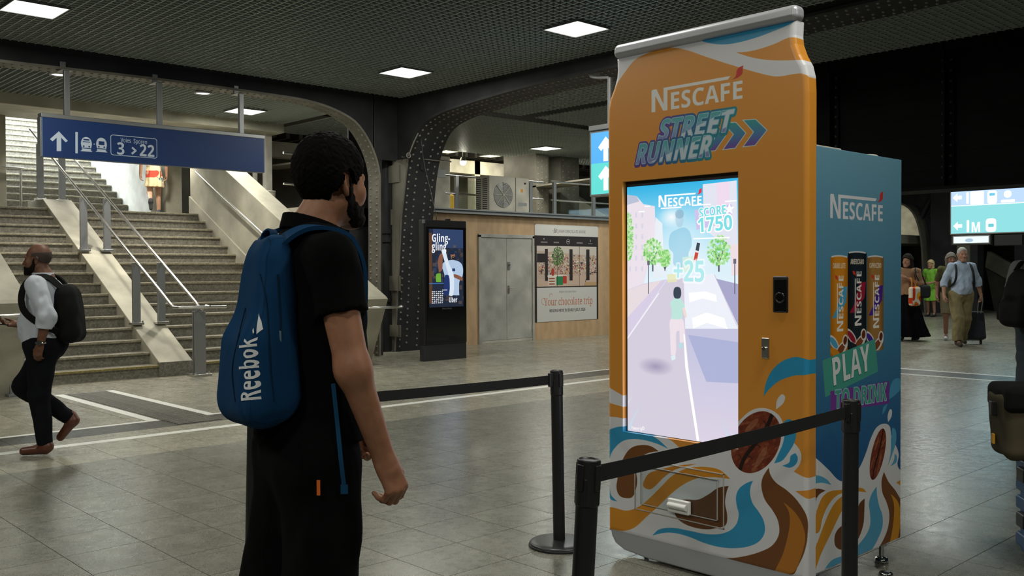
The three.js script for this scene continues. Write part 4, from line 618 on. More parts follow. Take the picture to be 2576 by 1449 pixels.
const sideTex = canvasTex(960, Math.round(SDH * SDS), (c, cw, ch) => {
  const C = (l) => l.map(([x, y]) => DP(1980 + 0.4133 * x, 850 + 0.4133 * y)), D = (l) => l.map(([x, y]) => DP(2050 + 0.29 * x, 480 + 0.29 * y));
  const fill = (pts, col) => { c.fillStyle = col; smooth(c, pts); c.fill(); }, poly = (pts, col) => { c.fillStyle = col; c.beginPath(); pts.forEach((q, i) => (i ? c.lineTo(...q) : c.moveTo(...q))); c.closePath(); c.fill(); };
  const g = c.createLinearGradient(0, 0, 0, ch); g.addColorStop(0, '#6fa0b6'); g.addColorStop(0.45, '#4382a6'); g.addColorStop(0.75, '#1f5a92'); g.addColorStop(1, '#1b4f88'); c.fillStyle = g; c.fillRect(0, 0, cw, ch);
  { const a = D([[133, 241]])[0], b = D([[594, 262]])[0], n = D([[133, 30]])[0]; coffeeLogo(c, a[0], (a[1] + b[1]) / 2, b[0] - a[0], a[1] - n[1], '#dcdce2', '#c63a3a'); }
  const canArt = (l, r, t, b, base, dark, flav, patch) => { const p0 = D([[l, t]])[0], p1 = D([[r, b]])[0], w = p1[0] - p0[0], h = p1[1] - p0[1]; c.save(); c.translate(p0[0], p0[1]); const gg = c.createLinearGradient(0, 0, w, 0); gg.addColorStop(0, dark); gg.addColorStop(0.3, base); gg.addColorStop(0.75, base); gg.addColorStop(1, dark); c.fillStyle = gg; c.beginPath(); c.moveTo(0, h * 0.02); c.lineTo(0, h * 0.985); c.quadraticCurveTo(w * 0.5, h * 1.015, w, h * 0.985); c.lineTo(w, h * 0.02); c.quadraticCurveTo(w * 0.5, -h * 0.005, 0, h * 0.02); c.fill(); c.strokeStyle = '#d9dade'; c.lineWidth = 7; c.beginPath(); c.moveTo(w * 0.05, h * 0.018); c.quadraticCurveTo(w * 0.5, -h * 0.006, w * 0.95, h * 0.018); c.stroke();
    c.fillStyle = '#e8dcc8'; c.font = 'bold 34px sans-serif'; c.textAlign = 'center'; c.fillText(flav, w * 0.5, h * 0.13, w * 0.72);
    c.fillStyle = patch; c.beginPath(); c.moveTo(w * 0.65, h * 0.32); c.lineTo(w * 0.97, h * 0.31); c.lineTo(w * 0.9, h * 0.47); c.lineTo(w * 0.35, h * 0.62); c.lineTo(w * 0.1, h * 0.62); c.lineTo(w * 0.35, h * 0.53); c.closePath(); c.fill();
    c.save(); c.translate(w * 0.73, h * 0.755); c.rotate(-Math.PI / 2); coffeeLogo(c, 0, 0, h * 0.56, w * 0.36, '#f2efe9', '#d8402a'); c.restore();
    // swirls at the foot
    c.beginPath(); c.rect(0, h * 0.76, w, h * 0.23); c.save(); c.clip(); for (const [x, y, rx, ry, rr, col] of [[0.2, 0.86, 0.34, 0.05, 0.6, '#e8e2dc'], [0.2, 0.862, 0.26, 0.035, 0.6, patch], [0.65, 0.93, 0.4, 0.06, -0.5, '#e8e2dc'], [0.6, 0.935, 0.28, 0.04, -0.5, '#8a4a2a'], [0.85, 0.85, 0.16, 0.06, 0.5, '#e8e2dc'], [0.85, 0.85, 0.1, 0.045, 0.5, '#6a2f1a'], [0.25, 0.955, 0.3, 0.035, 0.3, base]]) { c.fillStyle = col; c.beginPath(); c.ellipse(w * x, h * y, w * rx, h * ry, rr, 0, 7); c.fill(); } c.restore(); c.restore(); };
  canArt(135, 285, 557, 1425, '#d98a1e', '#b06a12', 'CARAMEL LATTE', '#4fa6cf'); canArt(452, 594, 560, 1385, '#a97c40', '#7d5a2c', 'CAPPUCCINO', '#4a2a9a'); canArt(286, 446, 522, 1370, '#1c2730', '#0e141a', 'AMERICANO', '#a01f3a');
  // white splash
  fill(C([[90, 670], [120, 690], [180, 735], [250, 800], [330, 872], [400, 830], [440, 790], [480, 700], [510, 610], [545, 545], [590, 522], [625, 540], [635, 600], [660, 650], [680, 710], [672, 770], [690, 803], [740, 800], [740, 1500], [90, 1500]]), '#e2e2e6');
  fill(C([[110, 745], [125, 755], [172, 794], [110, 790]]), '#24588e'); fill(C([[100, 845], [150, 838], [200, 840], [245, 865], [270, 896], [200, 882], [100, 912]]), '#56a9cf');
  fill(C([[110, 995], [150, 935], [190, 918], [235, 930], [190, 960], [165, 1030], [150, 1120], [140, 1200], [110, 1280]]), '#6b3f1c');
  fill(C([[482, 940], [465, 918], [420, 912], [330, 925], [260, 935], [215, 970], [185, 1040], [165, 1130], [165, 1175], [180, 1190], [200, 1170], [215, 1100], [250, 1020], [300, 962], [360, 940], [440, 935]]), '#d8931f');
  fill(C([[400, 940], [330, 968], [280, 1020], [240, 1100], [190, 1230], [140, 1370], [100, 1480], [165, 1425], [205, 1320], [262, 1200], [330, 1060], [380, 980]]), '#d8931f');
  fill(C([[472, 978], [440, 1010], [420, 1080], [380, 1120], [325, 1150], [295, 1190], [288, 1240], [300, 1275], [340, 1290], [400, 1270], [440, 1210], [465, 1130], [470, 1060]]), '#6b3f1c');
  fill(C([[230, 1405], [270, 1355], [330, 1330], [400, 1320], [340, 1360], [280, 1392]]), '#56a9cf');
  fill(C([[545, 905], [515, 950], [498, 1010], [505, 1070], [505, 1140], [480, 1200], [430, 1265], [380, 1330], [450, 1330], [510, 1295], [550, 1230], [580, 1150], [580, 1080], [560, 1020], [548, 960]]), '#56a9cf');
  fill(C([[590, 815], [575, 870], [580, 940], [605, 1000], [622, 1070], [615, 1150], [590, 1220], [550, 1290], [730, 1220], [730, 1050], [695, 990], [660, 930], [620, 880], [602, 845]]), '#7a4a20');
  fill(C([[630, 950], [650, 1010], [650, 1090], [640, 1170], [622, 1260], [665, 1240], [690, 1130], [690, 1050], [670, 990]]), '#d8931f'); fill(C([[665, 880], [730, 840], [730, 930]]), '#d8931f');
  { const [x, y] = C([[553, 707]])[0], [x1, y1] = C([[590, 555]])[0]; const a = Math.hypot(x1 - x, y1 - y); bean(c, x, y, a, a * 0.5, Math.atan2(y1 - y, x1 - x)); }
  fill(C([[640, 548], [660, 560], [665, 620], [650, 680], [612, 782], [630, 700], [632, 620]]), '#56a9cf'); fill(C([[655, 705], [668, 720], [665, 755], [630, 780], [650, 745]]), '#56a9cf');
  fill(C([[620, 375], [628, 300], [650, 255], [680, 246], [696, 270], [690, 310], [655, 350]]), '#4f9fca'); fill(C([[580, 468], [585, 425], [612, 400], [602, 432]]), '#4f9fca'); fill(C([[615, 512], [612, 475], [625, 436], [638, 442], [635, 480]]), '#e2e2e6');
  poly(C([[215, 138], [535, 5], [553, 205], [232, 362]]), '#4aa595'); poly(C([[263, 325], [622, 262], [622, 400], [263, 450]]), '#7a3f9e');
  const txt = (s, l, r, hgt, col, out) => { const a = C([l])[0], b = C([r])[0]; c.save(); c.translate(...a); c.rotate(Math.atan2(b[1] - a[1], b[0] - a[0])); c.font = `bold ${Math.round(hgt * 1.37)}px sans-serif`; c.textAlign = 'left'; const tw = c.measureText(s).width; c.scale(Math.hypot(b[0] - a[0], b[1] - a[1]) / tw, 1); if (out) { c.lineWidth = 9; c.lineJoin = 'round'; c.strokeStyle = out; c.strokeText(s, 0, 0); } else { c.fillStyle = '#2f7f74'; c.fillText(s, -6, 5); } c.fillStyle = col; c.fillText(s, 0, 0); c.restore(); };
  txt('PLAY', [275, 295], [508, 192], 128, '#e8ecec'); txt('TO DRINK', [290, 432], [605, 378], 84, '#4aa595', '#9fd0d8');
});
{
  const t = thing('can_vending_kiosk', 'tall orange can-shaped vending kiosk with bright game screen and blue side', 'vending kiosk');
  // outline of the can front in (z, y)
  const hw = (KZR - KZL) / 2, out = (s) => [[s * 0.504, 2.52], [s * 0.501, 2.458], [s * 0.505, 2.42], [s * 0.523, 2.372], [s * 0.549, 2.324], [s * (hw - 0.003), 2.276], [s * hw, 2.208], [s * hw, 0.25], [s * hw, 0.105]];
  const outline = [...out(1), ...out(-1).reverse()];
  const sh = new THREE.Shape(outline.map(([z, y]) => new THREE.Vector2(z, y)));
  const planar = (g) => { const p = g.attributes.position, uv = new Float32Array(p.count * 2); for (let i = 0; i < p.count; i++) { uv[2 * i] = (p.getZ(i) - FZ0) / FW; uv[2 * i + 1] = p.getY(i) / FH; } g.setAttribute('uv', new THREE.BufferAttribute(uv, 2)); return g; };
  const TH = 0.07;
  let g = new THREE.ExtrudeGeometry(sh, { depth: TH - 0.02, bevelEnabled: true, bevelThickness: 0.02, bevelSize: 0.026, bevelOffset: -0.026, bevelSegments: 6, curveSegments: 6 });
  g.rotateY(-Math.PI / 2); // (x: z', z: depth) -> faces -x
  g.translate(KX + TH, 0, KZC); g = clean(g);
  { const cutter = new Brush(bx(KX - 0.05, KX + TH + 0.05, screenRect.y0, screenRect.y1, screenRect.z0, screenRect.z1)), face = new Brush(g); cutter.updateMatrixWorld(); face.updateMatrixWorld(); const ev = new Evaluator(); ev.useGroups = false; g = clean(ev.evaluate(face, cutter, SUBTRACTION).geometry); }
  planar(g);
  const printed = phys(lin(0.9, 0.9, 0.9), 0.34, { map: frontTex, clearcoat: 0.25, clearcoatRoughness: 0.25 });
  obj('can_front', g, printed, t, { uv: 'keep', label: 'orange printed can front with white and blue waves' });
  // rolled rim and tapered foot
  const silver = mat(lin(0.46, 0.47, 0.50), 0.34, { metalness: 0.3 });
  obj('can_rim', [rb(KX - 0.012, KX + 0.072, 2.517, 2.588, KZC - 0.516, KZC + 0.516, 0.028, 5)], silver, t, { label: 'silver rolled rim' });
  { const q = (k) => [[k * (hw - 0.012), 0.124], [k * (hw - 0.02), 0.085], [k * (hw - 0.045), 0.05], [k * (hw - 0.1), 0.026], [k * (hw - 0.25), 0.014]], lo = [...q(1), ...q(-1).reverse()];
    let gg = new THREE.ExtrudeGeometry(new THREE.Shape(lo.map(([z, y]) => new THREE.Vector2(z, y))), { depth: TH - 0.02, bevelEnabled: true, bevelThickness: 0.012, bevelSize: 0.012, bevelOffset: -0.012, bevelSegments: 4 }); gg.rotateY(-Math.PI / 2); gg.translate(KX + TH - 0.006, 0, KZC); obj('can_foot', gg, silver, t, { label: 'silver tapered foot' }); }
  // screen
  obj('screen_bezel', [bx(KX + 0.03, KX + 0.05, screenRect.y0 - 0.01, screenRect.y1 + 0.01, screenRect.z0 - 0.01, screenRect.z1 + 0.01)], M.blackPlastic, t);
  const sg = clean(new THREE.PlaneGeometry(screenRect.z1 - screenRect.z0 - 0.012, screenRect.y1 - screenRect.y0 - 0.03)); sg.rotateY(-Math.PI / 2); sg.translate(KX + 0.026, (screenRect.y0 + screenRect.y1) / 2 - 0.012, (screenRect.z0 + screenRect.z1) / 2 + 0.004);
  obj('game_screen', sg, new THREE.MeshStandardMaterial({ color: lin(0.01, 0.01, 0.01), roughness: 0.15, emissive: lin(1, 1, 1), emissiveMap: screenTex, emissiveIntensity: 1.0 }), t, { uv: 'keep', label: 'bright running game screen showing a score' });
  rectLight('screen_light', screenRect.z1 - screenRect.z0 - 0.02, screenRect.y1 - screenRect.y0 - 0.04, lin(0.85, 0.9, 1), 0.9, V(KX + 0.02, 1.26, (screenRect.z0 + screenRect.z1) / 2), V(0, 1.25, (screenRect.z0 + screenRect.z1) / 2), t);
  // card reader, lock, delivery flap
  const rd = onX(1963, 742, KX - 0.002); const rdr = obj('card_reader', rb(KX - 0.004, KX + 0.02, rd.y - 0.08, rd.y + 0.084, rd.z - 0.04, rd.z + 0.04, 0.01, 3), M.blackPlastic, t, { label: 'black card reader slot' });
  obj('reader_ring', [new THREE.TorusGeometry(0.021, 0.004, 8, 24).rotateY(Math.PI / 2).translate(KX - 0.006, rd.y - 0.012, rd.z), rb(KX - 0.007, KX, rd.y - 0.075, rd.y + 0.07, rd.z - 0.03, rd.z + 0.034, 0.003, 1)], M.glossBlack, rdr);
  const lk = onX(1926, 876, KX); const lock = obj('door_lock', [rb(KX - 0.006, KX + 0.01, lk.y - 0.046, lk.y + 0.046, lk.z - 0.019, lk.z + 0.019, 0.004, 2), rb(KX - 0.012, KX, lk.y - 0.043, lk.y + 0.005, lk.z - 0.014, lk.z + 0.014, 0.003, 1)], M.stainless, t, { label: 'small silver lock' });
  obj('key_hole', cyl(V(KX - 0.016, lk.y - 0.002, lk.z), V(KX, lk.y - 0.002, lk.z), 0.009, 0.009, 14), M.chrome, lock);
  const f0 = onX(1597, 1142, KX), f1 = onX(1822, 1337, KX), i0 = onX(1614, 1170, KX), i1 = onX(1808, 1310, KX); const clear = phys(lin(0.95, 0.97, 0.97), 0.08, { transmission: 1, thickness: 0, ior: 1.3 });
  const frameOf = (a, b, w, d0, d1) => [bx(KX - d1, KX - d0, b.y, a.y, a.z, a.z + w), bx(KX - d1, KX - d0, b.y, a.y, b.z - w, b.z), bx(KX - d1, KX - d0, a.y - w, a.y, a.z, b.z), bx(KX - d1, KX - d0, b.y, b.y + w, a.z, b.z)];
  const flap = obj('delivery_frame', frameOf(V(0, f0.y - 0.02, f0.z), V(0, f1.y + 0.01, f1.z), 0.004, 0.0, 0.005), mat(lin(0.45, 0.44, 0.4), 0.35), t, { label: 'thin frame of the delivery flap' });
  obj('flap_pane', [bx(KX - 0.012, KX - 0.008, i1.y, i0.y, i0.z, i1.z)], clear, flap); obj('flap_edge', frameOf(V(0, i0.y, i0.z), V(0, i1.y, i1.z), 0.003, 0.006, 0.012), mat(lin(0.5, 0.5, 0.47), 0.3), flap);
  const h = onX(1709, 1276, KX - 0.02); obj('flap_handle', [rb(KX - 0.03, KX - 0.006, h.y - 0.03, h.y + 0.035, h.z - 0.065, h.z + 0.06, 0.006, 2), cyl(V(KX - 0.034, h.y + 0.005, h.z - 0.055), V(KX - 0.034, h.y + 0.005, h.z + 0.05), 0.014)], mat(lin(0.72, 0.72, 0.7), 0.3), flap, { label: 'pale pull handle' });
  // cabinet behind
  const xr = 4.598, blue = mat(lin(0.10, 0.21, 0.33), 0.45);
  obj('cabinet', [rb(KX + TH, xr, 0.126, 1.977, KZL + 0.02, KZR - 0.0125, 0.006, 1)], blue, t);
  const sideMat = phys(lin(0.9, 0.9, 0.9), 0.4, { map: sideTex, clearcoat: 0.15, clearcoatRoughness: 0.35 });
  const sidePiece = (x0, x1, n) => { let q = clean(rb(x0, x1, 0.123, 1.981, KZR - 0.012, KZR, 0.003, 1)); const p = q.attributes.position, uv = q.attributes.uv; for (let i = 0; i < p.count; i++) uv.setXY(i, (p.getX(i) - SDX0) * SDS / 960, p.getY(i) / SDH); obj(n, q, sideMat, t, { uv: 'keep', label: 'blue printed side showing three cans' }); };
  sidePiece(KX + TH, 3.787, 'side_strip'); sidePiece(3.789, xr, 'side_panel');
  obj('cable_cover', [rb(3.8, 4.03, 1.977, 1.99, -2.23, -2.12, 0.004, 1), lathe([[0, 0.02], [0.06, 0.018], [0.075, 0], [0, 0]], 20).translate(4.4, 1.977, -2.2)], M.white, t);
  for (const [x, z] of [[4.53, -2.17], [4.53, -3.15], [3.85, -2.25], [3.85, -3.1]]) { const f = obj('adjustable_foot', [cyl(V(x, 0.02, z), V(x, 0.128, z), 0.012, 0.012, 12), cyl(V(x, 0.085, z), V(x, 0.128, z), 0.026, 0.026, 12)], M.chrome, t); obj('foot_pad', lathe([[0, 0.03], [0.018, 0.03], [0.03, 0.024], [0.034, 0.012], [0.034, 0], [0, 0]], 20).translate(x, 0, z), M.chrome, f); }
  const cap = thing('metal_cap', 'small round chrome cap standing on the floor beside the kiosk', 'metal cap', onY(2228, 1456).toArray());
  obj('cap_body', lathe([[0, 0.026], [0.026, 0.026], [0.028, 0.03], [0.031, 0.03], [0.033, 0.022], [0.034, 0], [0, 0]], 28), M.chrome, cap);
}
// ---------------------------------------------------------------- hanging blue direction sign
{
  const z = -13.15, a = onZ(103, 298, z), b = onZ(659, 434, z), x0 = a.x, x1 = b.x, y1 = onZ(380, 325, z).y + 0.01, y0 = onZ(380, 414, z).y, w = x1 - x0, h = y1 - y0;
  const S = 560, tex = canvasTex(Math.round(w * S), Math.round(h * S), (c, cw, ch) => {
    const P = (px, py) => { const p = onZ(px, py, z + 0.06); return [(p.x - x0) * S, (y1 - p.y) * S]; }, Z = (x, y) => P(80 + 0.2329 * x, 280 + 0.2329 * y);
    c.fillStyle = '#06306a'; c.fillRect(0, 0, cw, ch); const ink = '#c3cede'; c.fillStyle = c.strokeStyle = ink; c.lineJoin = 'round';
    const poly = (l) => { c.beginPath(); l.forEach(([x, y], i) => { const q = Z(x, y); i ? c.lineTo(...q) : c.moveTo(...q); }); c.closePath(); c.fill(); };
    poly([[292, 215], [390, 320], [365, 335], [318, 285], [318, 430], [268, 430], [268, 285], [225, 325], [195, 300]]);
    poly([[470, 222], [497, 224], [497, 455], [470, 453]]);
    for (const [cx, cy, k] of [[590, 355, 0], [753, 362, 1]]) { const q = Z(cx, cy), s = 0.76 * S / 560; c.save(); c.translate(...q); c.scale(s, s); const U = 0.3; c.beginPath(); c.moveTo(-44, 40); c.lineTo(-52, 0); c.quadraticCurveTo(-50, -66, 0, -70); c.quadraticCurveTo(50, -66, 52, 0); c.lineTo(44, 40); c.closePath(); c.fill(); c.fillRect(-44, 44, 88, 10); c.beginPath(); c.moveTo(-38, 54); c.lineTo(-58, 72); c.lineTo(58, 72); c.lineTo(38, 54); c.fill(); c.fillStyle = '#06306a'; c.fillRect(-28, k ? -34 : -50, 56, k ? 36 : 14); if (!k) c.fillRect(-34, -26, 68, 8); c.beginPath(); c.arc(-26, 22, 8, 0, 7); c.arc(26, 22, 8, 0, 7); c.fill(); c.fillRect(-40, 36, 80, 5); c.fillStyle = ink; c.restore(); }
    c.fillRect(...Z(668, 348), 8, 8);
    c.lineWidth = 5; const p0 = Z(852, 260), p1 = Z(1352, 516), p2 = Z(1352, 298); c.beginPath(); c.roundRect(p0[0], (p0[1] + p2[1]) / 2 - 2, p1[0] - p0[0], p1[1] - (p0[1] + p2[1]) / 2 - 4, 18); c.stroke();
    c.textAlign = 'center'; c.font = '46px sans-serif'; c.fillText('Voies  Sporen', ...Z(1105, 345), 205); c.font = 'bold 128px sans-serif'; c.fillText('3', ...Z(962, 468), 62); c.fillText('22', ...Z(1245, 488), 122); c.lineWidth = 15; c.beginPath(); c.moveTo(...Z(1082, 390)); c.lineTo(...Z(1122, 425)); c.lineTo(...Z(1080, 460)); c.stroke();
  });
  const t = thing('hanging_sign', 'long dark blue platform sign hanging before the stairs', 'direction sign');
  const g = clean(new THREE.PlaneGeometry(w, h)); g.translate((x0 + x1) / 2, (y0 + y1) / 2, z + 0.061);
  obj('sign_face', g, mat(lin(0.95, 0.95, 0.95), 0.5, { map: tex }), t, { uv: 'keep' });
  obj('sign_body', rb(x0 - 0.015, x1 + 0.015, y0 - 0.004, y1 + 0.004, z - 0.06, z + 0.06, 0.006, 1), mat(lin(0.10, 0.15, 0.25), 0.5), t);
  obj('top_rail', rb(x0 - 0.02, x1 + 0.02, y1, y1 + 0.055, z - 0.07, z + 0.07, 0.008, 1), M.brushed, t);
  obj('end_cap', [rb(x0 - 0.03, x0 - 0.015, y0 - 0.004, y1, z - 0.06, z + 0.06, 0.004, 1)], M.stainless, t);
  for (const px of [168, 401, 606]) { const q = onZ(px, 300, z); const r = obj('hanger', rb(q.x - 0.035, q.x + 0.035, y1 + 0.05, 4.1, z - 0.03, z + 0.03, 0.004, 1), M.brushed, t); obj('clamp', [rb(q.x - 0.07, q.x + 0.07, 4.09, 4.1, z - 0.2, z + 0.05, 0.004, 1), rb(q.x - 0.02, q.x + 0.05, 4.1, 4.24, z - 0.2, z - 0.16, 0.004, 1)], M.brushed, r); }
}
// ---------------------------------------------------------------- lit signs
function litSign(name, label, x, pxl, pyt, pyb, wide, draw, k, lightCol) {
  const a = onX(pxl, pyt, x), b = onX(pxl, pyb, x), z0 = a.z, z1 = z0 + wide, y1 = a.y, y0 = b.y, S = 300;
  const tex = canvasTex(Math.round(wide * S), Math.round((y1 - y0) * S), (c, cw, ch) => draw(c, cw, ch, (px, py) => { const p = onX(px, py, x); return [(p.z - z0) * S, (y1 - p.y) * S]; }));
  const t = thing(name, label, 'direction sign'); const g = clean(new THREE.PlaneGeometry(wide, y1 - y0)); g.rotateY(-Math.PI / 2); g.translate(x - 0.001, (y0 + y1) / 2, (z0 + z1) / 2);
  obj('sign_panel', g, new THREE.MeshStandardMaterial({ color: lin(0.05, 0.06, 0.07), roughness: 0.3, emissive: lin(1, 1, 1), emissiveMap: tex, emissiveIntensity: k }), t, { uv: 'keep', label: 'backlit sign panel' });
  obj('sign_box', rb(x, x + 0.12, y0 - 0.03, y1 + 0.03, z0 - 0.03, z1 + 0.03, 0.01, 1), M.brushed, t);
  rectLight('sign_light', wide, y1 - y0, lightCol, k * 0.9, V(x - 0.02, (y0 + y1) / 2, (z0 + z1) / 2), V(x - 2, (y0 + y1) / 2, (z0 + z1) / 2), t);
  return { t, z0, z1, y0, y1, x };
}
{
  const s = litSign('lit_sign', 'backlit blue and teal sign half hidden behind the can kiosk', 9.6, 1487, 336, 490, 1.5, (c, cw, ch) => {
    c.fillStyle = '#3f9fe0'; c.fillRect(0, 0, cw, ch * 0.5); c.fillStyle = '#4fc8c0'; c.fillRect(0, ch * 0.5, cw, ch * 0.5); c.fillStyle = '#fff';
    for (const y of [0.08, 0.55]) { c.beginPath(); [[78, 0], [118, 38], [100, 54], [90, 45], [90, 98], [66, 98], [66, 45], [54, 56], [38, 40]].forEach(([x, q], i) => c[i ? 'lineTo' : 'moveTo'](x, ch * y + q * 1.0)); c.fill(); c.fillRect(150, ch * y, 8, 95); c.fillRect(190, ch * y + 10, 80, 80); }
  }, 1.25, lin(0.5, 0.85, 1));
  const hp = onX(1524, 250, 9.6); obj('hanger', [rb(9.63, 9.68, s.y1, 4.0, hp.z, hp.z + 0.05, 0.004, 1), tube([V(9.65, 4.0, hp.z + 0.02), V(9.65, 4.03, hp.z - 0.2), V(9.75, 4.1, hp.z - 0.4), V(9.95, 4.16, hp.z - 0.42)], 0.02, 8)], M.brushed, s.t); obj('hanger', rb(9.63, 9.68, s.y1, 4.1, s.z1 - 0.3, s.z1 - 0.25, 0.004, 1), M.brushed, s.t); obj('sign_top', rb(9.58, 9.74, s.y1 + 0.03, s.y1 + 0.1, s.z0 - 0.03, s.z1 + 0.03, 0.01, 1), M.brushed, s.t);
}
{
  const s = litSign('lit_sign', 'wide backlit sign with left arrows over the far passage', 24, 2393, 466, 588, 2.6, (c, cw, ch, P) => {
    const m = P(2393, 520)[1]; c.fillStyle = '#a9c4ea'; c.fillRect(0, 0, cw, m); c.fillStyle = '#e8f4fa'; c.fillRect(0, m - 6, cw, 7); c.fillStyle = '#7cc6ca'; c.fillRect(0, m, cw, ch - m); c.fillStyle = '#ffffff';
    const arrow = (px, py) => { const [x, y] = P(px, py); c.beginPath(); [[0, 0], [38, -38], [38, -15], [75, -15], [75, 15], [38, 15], [38, 38]].forEach(([a, b], i) => c[i ? 'lineTo' : 'moveTo'](x + a * 0.85, y + b * 0.85)); c.fill(); };
    arrow(2397, 498); arrow(2398, 569); const R = (a, b, cx, d, r) => { const p = P(a, b), q = P(cx, d); c.beginPath(); c.roundRect(p[0], p[1], q[0] - p[0], q[1] - p[1], r); c.fill(); };
    R(2431, 484, 2437, 512, 3); R(2441, 482, 2475, 513, 6); R(2484, 480, 2508, 512, 18); R(2432, 554, 2438, 584, 3); R(2480, 550, 2506, 583, 22); const [hx, hy] = P(2535, 488); c.beginPath(); c.arc(hx, hy, 26, 0, 7); c.fill(); R(2518, 503, 2553, 508, 5);
    const p = P(2442, 584); c.font = 'bold 100px sans-serif'; c.textAlign = 'left'; c.fillText('M', p[0], p[1], 72); c.fillStyle = '#5ab4d0'; R(2489, 486, 2503, 492, 5); c.fillStyle = '#58b6c0'; R(2486, 563, 2500, 571, 5);
  }, 1.3, lin(0.6, 0.95, 1));
  obj('hanger', [rb(24.03, 24.09, s.y1, 4.6, s.z0 + 0.2, s.z0 + 0.26, 0.004, 1), rb(24.03, 24.09, s.y1, 4.6, s.z1 - 0.3, s.z1 - 0.24, 0.004, 1)], M.brushed, s.t);
  const s2 = litSign('small_display', 'small white lit display under the wide backlit sign', 24.02, 2399, 596, 612, 0.82, (c, cw, ch) => { c.fillStyle = '#dff3f4'; c.fillRect(0, 0, cw, ch); c.fillStyle = '#9fb6c8'; c.beginPath(); c.ellipse(cw * 0.45, ch * 0.6, cw * 0.12, ch * 0.3, 0, 0, 7); c.fill(); }, 1.2, lin(0.9, 1, 1)); s2.t.userData.category = 'display';
  obj('frame', [rb(24.03, 24.15, s2.y0 - 0.05, s2.y1 + 0.06, s2.z0 - 0.08, s2.z1 + 0.06, 0.01, 1), rb(24.03, 24.12, s2.y0 - 0.08, s2.y1 + 0.02, s2.z1 + 0.12, s2.z1 + 0.75, 0.01, 1)], M.blackPlastic, s2.t);
}
